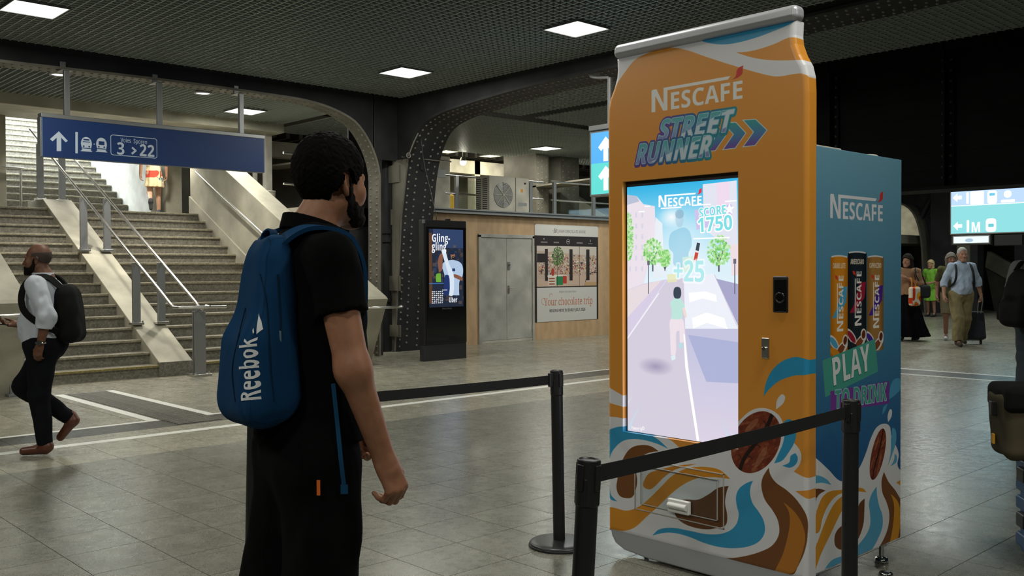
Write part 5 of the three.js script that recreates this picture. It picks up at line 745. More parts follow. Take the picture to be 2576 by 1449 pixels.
// ---------------------------------------------------------------- advertising totem
{
  const z = -12.0, x0 = 9.35, x1 = 10.24, ztop = 2.26, t = thing('advertising_totem', 'black digital advertising totem beside the riveted column', 'advertising screen');
  obj('totem_body', rb(x0, x1, 0.26, ztop, z - 0.13, z, 0.01, 2), M.blackPlastic, t); obj('plinth', rb(x0 + 0.005, x1 - 0.005, 0, 0.26, z - 0.125, z - 0.005, 0.006, 1), mat(lin(0.03, 0.032, 0.037), 0.5), t);
  obj('glass_front', rb(x0 + 0.05, x1 - 0.01, 0.27, 2.15, z, z + 0.008, 0.003, 1), M.glossBlack, t);
  obj('sensor', rb(x0 + 0.5, x0 + 0.58, ztop, ztop + 0.03, z - 0.08, z - 0.03, 0.005, 1), M.blackPlastic, t); obj('corner_cap', [rb(x0 - 0.01, x0 + 0.03, ztop - 0.06, ztop, z - 0.02, z + 0.006, 0.004, 1)], M.brushed, t);
  const sx0 = onZ(1078, 600, z).x, sx1 = onZ(1164, 600, z).x, sy1 = onZ(1120, 577, z).y, sy0 = onZ(1120, 772, z).y, w = sx1 - sx0, h = sy1 - sy0, S = 640;
  const tex = canvasTex(Math.round(w * S), Math.round(h * S), (c, cw, ch) => {
    const P = (x, y) => { const p = onZ(1080 + 0.276 * x, 500 + 0.276 * y, z); return [(p.x - sx0) * S, (sy1 - p.y) * S]; }, fig = (l, col) => { c.fillStyle = col; smooth(c, l.map((q) => P(...q))); c.fill(); };
    c.fillStyle = '#222a3c'; c.fillRect(0, 0, cw, ch); c.fillStyle = '#31446a'; c.fillRect(cw * 0.12, 0, cw * 0.88, ch * 0.24); const r = rng(8); for (let i = 0; i < 90; i++) { c.globalAlpha = 0.5; c.fillStyle = ['#5a4634', '#7a6048', '#2b3550', '#46506a'][Math.floor(r() * 4)]; c.fillRect(r() * cw, ch * (0.2 + 0.75 * r()), 8 + r() * 40, 8 + r() * 50); } c.globalAlpha = 1;
    c.fillStyle = '#5a3f2e'; c.fillRect(0, ch * 0.05, cw * 0.09, ch * 0.9); fig([[60, 690], [100, 680], [105, 760], [60, 760]], '#6fae3c'); c.fillStyle = '#3f6fb0'; c.fillRect(0, ch * 0.69, cw * 0.42, 10);
    fig([[115, 600], [180, 560], [260, 570], [298, 610], [300, 700], [270, 760], [270, 880], [130, 880], [135, 700]], '#b4cbe6'); fig([[140, 700], [180, 700], [185, 880], [130, 880]], '#22356a'); fig([[80, 540], [100, 500], [120, 500], [118, 560], [112, 650], [85, 670], [76, 600]], '#8a5a48'); fig([[190, 690], [240, 690], [298, 720], [298, 750], [230, 720]], '#8a5a48');
    { const [x, y] = P(210, 515); c.fillStyle = '#9a6a54'; c.beginPath(); c.ellipse(x, y, 28, 44, -0.1, 0, 7); c.fill(); c.fillStyle = '#1c2a44'; c.beginPath(); c.ellipse(x - 2, y - 28, 33, 22, -0.15, 0, 7); c.fill(); c.fillStyle = '#2b1d18'; c.beginPath(); c.ellipse(x + 6, y + 26, 20, 18, 0, 0, 7); c.fill(); c.fillStyle = '#efe6e0'; c.fillRect(x - 4, y + 18, 18, 4); }
    fig([[105, 470], [140, 455], [180, 600], [215, 680], [222, 780], [210, 880], [175, 880], [185, 760], [150, 620]], '#dce9f6'); c.fillStyle = '#27406e'; c.fillRect(...P(205, 635), 40, 30);
    c.fillStyle = '#f4f7fb'; c.textAlign = 'left'; c.font = 'bold 112px sans-serif'; c.fillText('Gling-', ...P(18, 392), 245); c.fillText('gling', ...P(18, 470), 195); c.font = 'bold 74px sans-serif'; c.fillText('Uber', ...P(174, 945), 116); for (let i = 0; i < 7; i++) { const q = P(20, 845 + i * 17); for (let k = 0; k < 6; k++) c.fillRect(q[0] + k * 26, q[1], 20 - ((i + k) % 3) * 4, 8); } c.fillRect(...P(112, 830), 70, 5);
  });
  const g = clean(new THREE.PlaneGeometry(w, h)); g.translate((sx0 + sx1) / 2, (sy0 + sy1) / 2, z + 0.0095);
  obj('ad_screen', g, new THREE.MeshStandardMaterial({ color: lin(0.01, 0.01, 0.01), roughness: 0.12, emissive: lin(1, 1, 1), emissiveMap: tex, emissiveIntensity: 0.95 }), t, { uv: 'keep', label: 'lit advert of a man with a paper strip' });
  rectLight('ad_light', w, h, lin(0.6, 0.75, 1), 0.35, V((sx0 + sx1) / 2, (sy0 + sy1) / 2, z + 0.02), V((sx0 + sx1) / 2, (sy0 + sy1) / 2, z + 2), t);
  const lt = canvasTex(160, 28, (c) => { c.fillStyle = '#050506'; c.fillRect(0, 0, 160, 28); c.fillStyle = '#8a8f98'; c.font = '22px sans-serif'; c.textAlign = 'center'; c.fillText('Beam Media', 80, 21, 150); }); const lg = clean(new THREE.PlaneGeometry(0.26, 0.045)); const lp = onZ(1124, 776, z); lg.translate(lp.x, lp.y, z + 0.009); obj('maker_print', lg, mat(lin(0.9, 0.9, 0.9), 0.3, { map: lt }), t, { uv: 'keep' });
}
// ---------------------------------------------------------------- belt barrier posts and belts
const RIGHT = V(1, 0, 0).applyQuaternion(camera.quaternion);
const SH = 0.924;
function stanchion(base, top, turn, label) {
  const t = thing('barrier_post', label, 'barrier post', [base.x, 0, base.z], 0); const lean = new THREE.Quaternion().setFromUnitVectors(V(0, 1, 0), V(top.x - base.x, SH, top.z - base.z).normalize()), yaw = new THREE.Quaternion().setFromAxisAngle(V(0, 1, 0), turn);
  const P = (n, gs, m, par = t) => { const o = obj(n, gs, m, par); if (par === t) o.quaternion.copy(lean).multiply(yaw); return o; };
  obj('base', lathe([[0, 0.034], [0.05, 0.034], [0.12, 0.03], [0.15, 0.024], [0.158, 0.016], [0.158, 0.004], [0.154, 0], [0, 0]], 48), M.blackPost, t); obj('base_ring', lathe([[0.158, 0.012], [0.1615, 0.01], [0.1615, 0.001], [0.156, 0.0]], 48), M.blackPlastic, t);
  P('post', lathe([[0, 0.026], [0.0315, 0.026], [0.0315, SH - 0.12], [0, SH - 0.12]], 32), M.blackPost);
  const head = P('belt_head', lathe([[0, SH - 0.13], [0.0325, SH - 0.13], [0.0335, SH - 0.125], [0.0335, SH - 0.004], [0.031, SH], [0.0285, SH], [0.028, SH - 0.004], [0, SH - 0.004]], 32), M.blackPlastic);
  for (let k = 0; k < 4; k++) obj('belt_slot', rot(rb(0.028, 0.0385, SH - 0.085, SH - 0.012, -0.011, 0.011, 0.003, 1), 'Y', k * Math.PI / 2), M.blackPlastic, head);
  for (let k = 0; k < 4; k++) obj('slot_guard', rot(rb(0.026, 0.0355, SH - 0.127, SH - 0.05, -0.005, 0.005, 0.003, 1), 'Y', k * Math.PI / 2 + 0.5), M.blackPost, head);
  return t;
}
function stand(px, py, d, leanPx) { const top = atD(px, py, d); top.y = SH; const k = d / FPX * leanPx; const base = V(top.x - RIGHT.x * k, 0, top.z - RIGHT.z * k); return { top, base }; }
const sA = stand(1482, 1157, 2.66, 45), sB = { base: onY(1407, 1372) }, sC = stand(2141, 1010, 3.83, 4), sD = stand(642, 1000, 4.05, 14);
sB.top = sB.base.clone().addScaledVector(RIGHT, -0.012).setY(SH);
const dirYaw = (a, b) => Math.atan2(-(b.z - a.z), b.x - a.x);
stanchion(sA.base, sA.top, dirYaw(sA.top, sC.top), 'leaning black belt barrier post standing before the kiosk delivery flap');
stanchion(sB.base, sB.top, dirYaw(sB.top, sD.top), 'black belt barrier post with round base beside the kiosk left edge');
stanchion(sC.base, sC.top, dirYaw(sC.top, sA.top), 'black belt barrier post before the blue kiosk side');
stanchion(sD.base, sD.top, dirYaw(sD.top, sB.top), 'black belt barrier post hidden behind the man with backpack');
function belt(a, b, label) {
  const t = thing('barrier_belt', label, 'barrier belt'); const d = b.clone().sub(a).setY(0), l = d.length(), u = d.clone().normalize(); const yc = SH - 0.048;
  const p0 = a.clone().addScaledVector(u, 0.04), p1 = b.clone().addScaledVector(u, -0.04), n = V(-u.z, 0, u.x), pos = [], idx = [], N = 16;
  for (let i = 0; i <= N; i++) { const s = i / N, p = p0.clone().lerp(p1, s), sag = -0.006 * 4 * s * (1 - s); for (const [dy, w] of [[-0.024, -0.0006], [0.024, -0.0006], [0.024, 0.0006], [-0.024, 0.0006]]) pos.push(p.x + n.x * w, yc + dy + sag, p.z + n.z * w); }
  for (let i = 0; i < N; i++) for (let k = 0; k < 4; k++) { const A = i * 4 + k, B = i * 4 + (k + 1) % 4; idx.push(A, B, A + 4, B, B + 4, A + 4); }
  let g = new THREE.BufferGeometry(); g.setAttribute('position', new THREE.Float32BufferAttribute(pos, 3)); g.setIndex(idx); g = g.toNonIndexed(); g.computeVertexNormals(); obj('webbing', g, M.belt, t);
  const clip = clean(rb(-0.012, 0.016, -0.036, 0.036, -0.008, 0.008, 0.003, 1)); clip.rotateY(dirYaw(a, b)); clip.translate(p1.x, yc, p1.z); obj('belt_clip', clip, M.blackPlastic, t); return t;
}
belt(sA.top, sC.top, 'black barrier belt stretched in front of the kiosk'); belt(sD.top, sB.top, 'black barrier belt running behind the man to the kiosk');
// ---------------------------------------------------------------- far passage beyond the girder
{
  const t = thing('passage_column', 'grey riveted arch column in the far passage behind the white-shirted man', 'steel column');
  const P = (px, py) => onX(px, py, 31.5); const arch = [[2268, 510], [2290, 515], [2312, 535], [2326, 570], [2334, 620], [2338, 700], [2345, 800]].map(([x, y]) => { const p = P(x, y); return [p.z, p.y]; });
  const pts = densify([[arch[0][0] - 6, arch[0][1] + 0.5], ...arch, [arch[6][0] + 0.05, 0]], 0.2); obj('arch_flange', stripGeo(pts, 31.1, 31.9, 0.06, (a, y, w) => V(w, y, a)), M.steel, t);
  obj('arch_web', webGeo(pts.filter((p) => p[1] > 1), 5, 0.03, (a, y, w) => V(31.7 + w, y, a)), M.steelDark, t); obj('column_body', bx(31.3, 31.8, 0, 5, arch[6][0] + 0.02, arch[6][0] + 1.5), M.steelDark, t); obj('column_body', bx(31.2, 31.3, 0, 5, arch[6][0] + 0.9, arch[6][0] + 1.3), M.steel, t);
  const d = []; for (const [a, b, c, e] of [[2310, 560, 2350, 480], [2340, 545, 2385, 500]]) d.push(cyl(P(a, b), P(c, e), 0.09, 0.09, 6)); obj('brace', d, M.steelDark, t);
  const st = thing('passage_stairs', 'pale sloping stair parapet in the far passage behind the backpacker', 'stairs'); const q = (px, py) => { const p = onX(px, py, 34); return [p.z, p.y]; };
  obj('parapet', prismX([q(2478, 672), q(2484, 632), q(2640, 712), q(2640, 760)], 34, 34.3), M.concrete, st); obj('stair_body', prismX([[q(2500, 690)[0], 0], q(2478, 672), q(2640, 755), [q(2640, 760)[0], 0]], 34.05, 34.25), M.wallFar, st);
  const pc = thing('passage_column', 'plain grey column at the edge of the far passage stairs', 'steel column'); const pz = onX(2555, 600, 33).z; obj('column_body', [bx(32.9, 33.3, 0, 5, pz, pz + 0.8)], M.steelDark, pc);
  const rec = thing('passage_recess', 'lit pale recess seen through the far arch', 'recess'); const rz = onX(2290, 560, 38).z; obj('recess_wall', bx(38, 38.2, 0, 4.9, rz - 3, rz + 1), M.whiteWall, rec); obj('sloping_parapet', prismX([[rz - 1.5, 2.6], [rz - 1.5, 3.1], [rz + 1, 2.2], [rz + 1, 1.7]], 37.4, 37.6), M.concrete, rec); panelLamp(36.5, rz - 0.5, 'light panel in the lit recess behind the far arch', undefined, 4.3, 0.5, LAMP * 0.6, lin(1, 0.95, 0.7));
  const sh = thing('dark_shutter', 'black closed shutter under the far arch', 'shutter'); for (let k = 0; k < 12; k++) obj('slat', rb(35.2, 35.24, k * 0.2, k * 0.2 + 0.195, rz - 2.8, rz + 1.2, 0.004, 1), M.girder, sh);
}
// ---------------------------------------------------------------- signed distance modelling for bodies, clothes and bags
const smin = (a, b, k) => { const h = Math.max(k - Math.abs(a - b), 0) / k; return Math.min(a, b) - h * h * k * 0.25; };
function cap(a, b, ra, rb = ra) { const ax = a[0], ay = a[1], az = a[2], dx = b[0] - ax, dy = b[1] - ay, dz = b[2] - az, l2 = dx * dx + dy * dy + dz * dz || 1e-9; return (x, y, z) => { let t = ((x - ax) * dx + (y - ay) * dy + (z - az) * dz) / l2; t = t < 0 ? 0 : t > 1 ? 1 : t; const ex = x - ax - dx * t, ey = y - ay - dy * t, ez = z - az - dz * t; return Math.sqrt(ex * ex + ey * ey + ez * ez) - (ra + (rb - ra) * t); }; }
function ell(c, r, e) { let m = null; if (e) { const q = new THREE.Matrix3().setFromMatrix4(new THREE.Matrix4().makeRotationFromEuler(new THREE.Euler(...e)).transpose()); m = q.elements; } return (x, y, z) => { x -= c[0]; y -= c[1]; z -= c[2]; if (m) { const X = m[0] * x + m[3] * y + m[6] * z, Y = m[1] * x + m[4] * y + m[7] * z, Z = m[2] * x + m[5] * y + m[8] * z; x = X; y = Y; z = Z; } const k0 = Math.hypot(x / r[0], y / r[1], z / r[2]), k1 = Math.hypot(x / (r[0] * r[0]), y / (r[1] * r[1]), z / (r[2] * r[2])); return k1 < 1e-9 ? -Math.min(...r) : k0 * (k0 - 1) / k1; }; }
function rbox(c, h, r) { return (x, y, z) => { const qx = Math.abs(x - c[0]) - h[0] + r, qy = Math.abs(y - c[1]) - h[1] + r, qz = Math.abs(z - c[2]) - h[2] + r; return Math.hypot(Math.max(qx, 0), Math.max(qy, 0), Math.max(qz, 0)) + Math.min(Math.max(qx, qy, qz), 0) - r; }; }
function uni(k, ...fs) { return (x, y, z) => { let d = fs[0](x, y, z); for (let i = 1; i < fs.length; i++) d = smin(d, fs[i](x, y, z), k); return d; }; }
function cut(f, ...planes) { const P = planes.map(([p, n]) => { const l = Math.hypot(...n); return [n[0] / l, n[1] / l, n[2] / l, (p[0] * n[0] + p[1] * n[1] + p[2] * n[2]) / l]; }); return (x, y, z) => { let d = f(x, y, z); for (const q of P) d = Math.max(d, q[0] * x + q[1] * y + q[2] * z - q[3]); return d; }; } // removes what lies on the side the normal points to
function poly2(pts) { return (u, v) => { let d = 1e9, s = 1; for (let i = 0, j = pts.length - 1; i < pts.length; j = i++) { const ex = pts[j][0] - pts[i][0], ey = pts[j][1] - pts[i][1], wx = u - pts[i][0], wy = v - pts[i][1], t = Math.max(0, Math.min(1, (wx * ex + wy * ey) / (ex * ex + ey * ey))), bx_ = wx - ex * t, by_ = wy - ey * t; d = Math.min(d, bx_ * bx_ + by_ * by_); const c1 = v >= pts[i][1], c2 = v < pts[j][1], c3 = ex * wy > ey * wx; if ((c1 && c2 && c3) || (!c1 && !c2 && !c3)) s = -s; } return s * Math.sqrt(d); }; }
function h3(x, y, z) { let h = Math.imul(x, 374761393) + Math.imul(y, 668265263) + Math.imul(z, 2147483647 ^ 1274126177); h = Math.imul(h ^ (h >>> 13), 1274126177); return ((h ^ (h >>> 16)) >>> 0) / 4294967296; }
function n3(x, y, z) { const i = Math.floor(x), j = Math.floor(y), k = Math.floor(z), a = x - i, b = y - j, c = z - k, u = a * a * (3 - 2 * a), v = b * b * (3 - 2 * b), w = c * c * (3 - 2 * c), L = (p, q, t) => p + (q - p) * t; return L(L(L(h3(i, j, k), h3(i + 1, j, k), u), L(h3(i, j + 1, k), h3(i + 1, j + 1, k), u), v), L(L(h3(i, j, k + 1), h3(i + 1, j, k + 1), u), L(h3(i, j + 1, k + 1), h3(i + 1, j + 1, k + 1), u), v), w) - 0.5; }
function nets(f, lo, hi, h) {      // surface nets, blocks far from the surface skipped
  const nx = Math.ceil((hi[0] - lo[0]) / h) + 2, ny = Math.ceil((hi[1] - lo[1]) / h) + 2, nz = Math.ceil((hi[2] - lo[2]) / h) + 2, D = new Float32Array(nx * ny * nz), B = 5, sy = nx, sz = nx * ny, at = (i, j, k) => k * sz + j * sy + i, near = [];
  for (let K = 0; K < nz; K += B) for (let J = 0; J < ny; J += B) for (let I = 0; I < nx; I += B) {
    const d = f(lo[0] + (I + B / 2) * h, lo[1] + (J + B / 2) * h, lo[2] + (K + B / 2) * h), far = Math.abs(d) > B * h * 1.5;
    if (!far) near.push(I, J, K);
    const k1 = Math.min(K + B, nz), j1 = Math.min(J + B, ny), i1 = Math.min(I + B, nx);
    for (let k = K; k < k1; k++) for (let j = J; j < j1; j++) for (let i = I; i < i1; i++) D[k * sz + j * sy + i] = far ? d : f(lo[0] + i * h, lo[1] + j * h, lo[2] + k * h);
  }
  const id = new Int32Array(nx * ny * nz).fill(-1), pos = [], idx = [], v = new Float64Array(8), off = [0, 1, sy, sy + 1, sz, sz + 1, sz + sy, sz + sy + 1], cells = [];
  for (let q = 0; q < near.length; q += 3) for (let k = near[q + 2]; k < Math.min(near[q + 2] + B, nz - 1); k++) for (let j = near[q + 1]; j < Math.min(near[q + 1] + B, ny - 1); j++) for (let i = near[q]; i < Math.min(near[q] + B, nx - 1); i++) {
    const o = k * sz + j * sy + i; let m = 0; for (let c = 0; c < 8; c++) { v[c] = D[o + off[c]]; if (v[c] < 0) m |= 1 << c; }
    if (m === 0 || m === 255) continue; let x = 0, y = 0, z = 0, n = 0;
    for (let a = 0; a < 8; a++) for (let s = 1; s < 8; s <<= 1) { if (a & s) continue; const b = a | s; if ((v[a] < 0) === (v[b] < 0)) continue; const t = v[a] / (v[a] - v[b]); x += (a & 1) + (s === 1 ? t : 0); y += ((a >> 1) & 1) + (s === 2 ? t : 0); z += (a >> 2) + (s === 4 ? t : 0); n++; }
    id[o] = pos.length / 3; cells.push(i, j, k); pos.push(lo[0] + (i + x / n) * h, lo[1] + (j + y / n) * h, lo[2] + (k + z / n) * h);
  }
  const quad = (a, b, c, d, fl) => { if (a < 0 || b < 0 || c < 0 || d < 0) return; fl ? idx.push(a, b, c, a, c, d) : idx.push(a, c, b, a, d, c); };
  for (let q = 0; q < cells.length; q += 3) { const i = cells[q], j = cells[q + 1], k = cells[q + 2]; if (!i || !j || !k) continue;
    const s = D[at(i, j, k)] < 0;
    if (s !== D[at(i + 1, j, k)] < 0) quad(id[at(i, j - 1, k - 1)], id[at(i, j, k - 1)], id[at(i, j, k)], id[at(i, j - 1, k)], s);
    if (s !== D[at(i, j + 1, k)] < 0) quad(id[at(i - 1, j, k - 1)], id[at(i - 1, j, k)], id[at(i, j, k)], id[at(i, j, k - 1)], s);
    if (s !== D[at(i, j, k + 1)] < 0) quad(id[at(i - 1, j - 1, k)], id[at(i, j - 1, k)], id[at(i, j, k)], id[at(i - 1, j, k)], s);
  }
  const P = new Float32Array(pos), N = new Float32Array(pos.length), e = h * 0.5;
  for (let i = 0; i < P.length; i += 3) { const x = P[i], y = P[i + 1], z = P[i + 2]; let a = f(x + e, y, z) - f(x - e, y, z), b = f(x, y + e, z) - f(x, y - e, z), c = f(x, y, z + e) - f(x, y, z - e); const l = Math.hypot(a, b, c) || 1; N[i] = a / l; N[i + 1] = b / l; N[i + 2] = c / l; }
  const g = new THREE.BufferGeometry(); g.setAttribute('position', new THREE.BufferAttribute(P, 3)); g.setAttribute('normal', new THREE.BufferAttribute(N, 3)); g.setIndex(idx); return g;
}
function solid(name, parts, m, parent, label) { // parts: [f, lo, hi, h] meshed and merged, still indexed
  const gs = parts.map((p) => { const g = nets(...p); uvm(g); return g; }); const g = gs.length > 1 ? mergeGeometries(gs) : gs[0];
  const o = new THREE.Mesh(g, m); o.name = name; o.castShadow = o.receiveShadow = true; if (label) o.userData.label = label; parent.add(o); return o;
}
const add3 = (a, b, s = 1) => [a[0] + b[0] * s, a[1] + b[1] * s, a[2] + b[2] * s];
const nrm = (a) => { const l = Math.hypot(...a) || 1; return [a[0] / l, a[1] / l, a[2] / l]; };
const crs = (a, b) => [a[1] * b[2] - a[2] * b[1], a[2] * b[0] - a[0] * b[2], a[0] * b[1] - a[1] * b[0]];
function rotTo(d, n, ang) { return nrm(add3([d[0] * Math.cos(ang), d[1] * Math.cos(ang), d[2] * Math.cos(ang)], n, Math.sin(ang))); }
// hand: wrist, direction of the hand, palm normal (the way the palm faces), side +1 right / -1 left, curl 0..1
function handF(w, dir, palm, side, curl, s = 1) {
  const D = nrm(dir), N0 = nrm(palm), dt = D[0] * N0[0] + D[1] * N0[1] + D[2] * N0[2], N = nrm(add3(N0, D, -dt)), S = crs(D, N).map((v) => v * side); // S points to the thumb side
  const at = (a, b, c) => add3(add3(add3(w, D, a * s), S, b * s), N, c * s), fs = [];
  fs.push(cap(w, at(0.03, 0, 0), 0.026 * s, 0.027 * s));
  for (const b of [-0.024, -0.008, 0.009, 0.025]) fs.push(cap(at(0.02, b * 0.75, 0), at(0.088 - Math.abs(b - 0.005) * 0.35, b, -0.002), 0.0155 * s, 0.0115 * s));
  const L = [[-0.027, 0.082, 0.032, 0.02, 0.018, 0.0082], [-0.009, 0.09, 0.041, 0.026, 0.02, 0.0092], [0.01, 0.093, 0.045, 0.029, 0.021, 0.0095], [0.028, 0.089, 0.04, 0.025, 0.02, 0.0092]];
  const fingers = L.map(([b, a0, l1, l2, l3, r], i) => { const c = curl * (1 - 0.06 * i), p0 = at(a0, b, -0.001), d1 = rotTo(D, N, 0.35 + c * 0.75), d2 = rotTo(D, N, 0.55 + c * 1.55), d3 = rotTo(D, N, 0.7 + c * 2.0), p1 = add3(p0, d1, l1 * s), p2 = add3(p1, d2, l2 * s), p3 = add3(p2, d3, l3 * s); return uni(0.004 * s, cap(p0, p1, r * 1.08 * s, r * s), cap(p1, p2, r * 1.02 * s, r * 0.92 * s), cap(p2, p3, r * 0.92 * s, r * 0.78 * s)); });
  const t0 = at(0.022, 0.022, 0.006), t1 = at(0.056, 0.042, 0.018), t2 = at(0.084, 0.045, 0.03), t3 = at(0.105, 0.04, 0.038);
  const thumb = uni(0.006 * s, cap(t0, t1, 0.016 * s, 0.0125 * s), cap(t1, t2, 0.0122 * s, 0.0105 * s), cap(t2, t3, 0.0105 * s, 0.0085 * s));
  const palmF = uni(0.014 * s, ...fs); return (x, y, z) => { let d = palmF(x, y, z); for (const q of fingers) d = smin(d, q(x, y, z), 0.005 * s); return smin(d, thumb(x, y, z), 0.01 * s); };
}
// head around the point between the ears, face towards -z
function headF(s = 1, o = {}) {
  const S = (a) => a.map((v) => v * s), fs = [ell(S([0, 0.045, 0.014]), S([0.075, 0.097, 0.096])), ell(S([0, -0.01, -0.045]), S([0.061, 0.085, 0.05])), ell(S([0, -0.05, -0.03]), S([0.056, 0.06, 0.06]))];
  for (const q of [-1, 1]) { fs.push(cap(S([q * 0.052, -0.05, 0.0]), S([q * 0.018, -0.097, -0.07]), 0.02 * s, 0.019 * s), ell(S([q * 0.04, -0.022, -0.062]), S([0.026, 0.026, 0.022]))); }
  fs.push(cap(S([-0.012, -0.1, -0.076]), S([0.012, -0.1, -0.076]), 0.019 * s));
  const base = uni(0.03 * s, ...fs), nose = uni(0.008 * s, cap(S([0, 0.014, -0.093]), S([0, -0.026, -0.114]), 0.0085 * s, 0.012 * s), cap(S([-0.012, -0.031, -0.1]), S([0.012, -0.031, -0.1]), 0.009 * s)), brow = cap(S([-0.036, 0.026, -0.083]), S([0.036, 0.026, -0.083]), 0.011 * s), lips = uni(0.003 * s, cap(S([-0.02, -0.056, -0.093]), S([0.02, -0.056, -0.093]), 0.0075 * s), cap(S([-0.017, -0.066, -0.092]), S([0.017, -0.066, -0.092]), 0.0075 * s));
  const ears = [-1, 1].map((q) => { const o1 = ell(S([q * 0.079, 0.0, 0.012]), S([0.011, 0.033, 0.021]), [0.2, q * 0.35, 0]), o2 = ell(S([q * 0.089, 0.004, 0.008]), S([0.009, 0.02, 0.011]), [0.2, q * 0.35, 0]), o3 = ell(S([q * 0.077, -0.024, 0.004]), S([0.008, 0.012, 0.01])); return (x, y, z) => Math.max(smin(o1(x, y, z), o3(x, y, z), 0.008 * s), -o2(x, y, z)); });
  return (x, y, z) => { let d = base(x, y, z); d = smin(d, brow(x, y, z), 0.018 * s); for (const q of [-1, 1]) { const e = Math.hypot(x - q * 0.033 * s, y - 0.005 * s, z + 0.103 * s) - 0.02 * s; d = Math.max(d, -e + 0.0); const b = Math.hypot(x - q * 0.033 * s, y - 0.005 * s, z + 0.079 * s) - 0.0125 * s; d = Math.min(d, b); } d = smin(d, nose(x, y, z), 0.012 * s); d = smin(d, lips(x, y, z), 0.008 * s); for (const e of ears) d = smin(d, e(x, y, z), 0.006 * s); return d; };
}
const skin = (c) => phys(c, 0.5, { map: SKINTEX, specularIntensity: 0.7 });
const cloth = (c, o = {}) => phys(c, 0.9, { specularIntensity: 0.3, bumpMap: WEAVE, bumpScale: 0.0004, ...o });
// ---------------------------------------------------------------- a whole figure; local axes: x right, y up, z back, facing -z
function figure(name, label, pos, turn, o) {
  const t = thing(name, label, 'person', pos, turn), s = o.scale || 1, K = (a) => a.map((v) => v * s), cell = o.cell || 0.016, r = o.bulk || 1;
  const J = { hip: 0.92, sh: [0.185, 1.42, 0.0], neck: [0, 1.47, -0.005], head: [0, 1.615, -0.03], headYaw: 0, headPitch: 0, elR: [0.25, 1.13, 0.03], wrR: [0.26, 0.89, -0.05], elL: [-0.25, 1.13, 0.03], wrL: [-0.26, 0.89, -0.05], palmR: [-1, 0, 0.1], palmL: [1, 0, 0.1], curl: 0.5, knR: [0.095, 0.49, -0.02], anR: [0.1, 0.085, 0.03], knL: [-0.095, 0.49, -0.02], anL: [-0.1, 0.085, 0.03], toeR: [0, -0.055, -0.17], toeL: [0, -0.055, -0.17], belly: 0, lean: 0, ...o.pose };
  const L = (p) => K(p), mirror = (v) => [-v[0], v[1], v[2]];
  const shR = L(J.sh), shL = L(mirror(J.sh)), neck = L(J.neck), hd = L(J.head), hipR = L([0.085, J.hip - 0.03, 0]), hipL = L([-0.085, J.hip - 0.03, 0]);
  const limbs = [cap(shR, L(J.elR), 0.05 * s * r, 0.041 * s * r), cap(L(J.elR), L(J.wrR), 0.041 * s * r, 0.028 * s), cap(shL, L(J.elL), 0.05 * s * r, 0.041 * s * r), cap(L(J.elL), L(J.wrL), 0.041 * s * r, 0.028 * s), cap(hipR, L(J.knR), 0.08 * s * r, 0.055 * s * r), cap(L(J.knR), L(J.anR), 0.054 * s * r, 0.036 * s), cap(hipL, L(J.knL), 0.08 * s * r, 0.055 * s * r), cap(L(J.knL), L(J.anL), 0.054 * s * r, 0.036 * s), cap(L(J.anR), add3(L(J.anR), K(J.toeR), 0.8), 0.036 * s, 0.028 * s), cap(L(J.anL), add3(L(J.anL), K(J.toeL), 0.8), 0.036 * s, 0.028 * s)];
  const tz = J.tz || 0; const torso = uni(0.08 * s, ell(L([0, 1.27, tz]), K([0.15 * r, 0.2, 0.1 * r])), ell(L([0, 1.05, tz]), K([0.135 * r, 0.18, 0.095 * r])), ell(L([0, J.hip - 0.02, 0.005]), K([0.155 * r, 0.12, 0.105 * r])), cap(add3(shL, [0.03, 0, 0]), add3(shR, [-0.03, 0, 0]), 0.055 * s));
  const headYaw = J.headYaw, hq = new THREE.Quaternion().setFromEuler(new THREE.Euler(J.headPitch, headYaw, 0, 'YXZ')).invert(), hv = new THREE.Vector3(), hs = s * (o.headScale || 1), hf = headF(hs), inHead = (f) => (x, y, z) => { const q0 = Math.hypot(x - hd[0], y - hd[1], z - hd[2]); if (q0 > 0.5 * s) return q0 - 0.4 * s; hv.set(x - hd[0], y - hd[1], z - hd[2]).applyQuaternion(hq); return f(hv.x, hv.y, hv.z); };
  const head = inHead(hf), neckF = cap(add3(hd, K([0, -0.06, 0.022])), add3(neck, K([0, 0, 0.012])), (o.neck || 0.053) * s * Math.sqrt(r), ((o.neck || 0.053) + 0.009) * s * r), bodyAll = uni(0.03 * s, torso, ...limbs, neckF);
  const hR = handF(L(J.wrR), K(add3(J.wrR, J.elR, -1)).map((v, i) => (J.handDirR ? J.handDirR[i] : v)), J.palmR, 1, J.curl, s), hL = handF(L(J.wrL), K(add3(J.wrL, J.elL, -1)).map((v, i) => (J.handDirL ? J.handDirL[i] : v)), J.palmL, -1, J.curlL ?? J.curl, s);
  const pts = [shR, shL, L(J.elR), L(J.elL), L(J.wrR), L(J.wrL), hipR, hipL, L(J.knR), L(J.knL), L(J.anR), L(J.anL), add3(L(J.anR), K(J.toeR)), add3(L(J.anL), K(J.toeL)), neck], lo = [0, 1, 2].map((i) => Math.min(...pts.map((p) => p[i])) - 0.2 * s * r), hi = [0, 1, 2].map((i) => Math.max(...pts.map((p) => p[i])) + 0.2 * s * r);
  const box = (p, q) => [p.map((v) => v - q), p.map((v) => v + q)];
  const wb = (w) => box(w, 0.2 * s), hb = box(hd, 0.19 * s); hb[0][1] = hd[1] - 0.14 * s;
  const bodyHead = (x, y, z) => smin(head(x, y, z), neckF(x, y, z), 0.02 * s);
  const bound = (f, c, R) => (x, y, z) => { const d = Math.hypot(x - c[0], y - c[1], z - c[2]); return d > R * 1.25 ? d - R : f(x, y, z); }, headB = bound(head, hd, 0.2 * s), hRB = bound(hR, L(J.wrR), 0.21 * s), hLB = bound(hL, L(J.wrL), 0.21 * s);
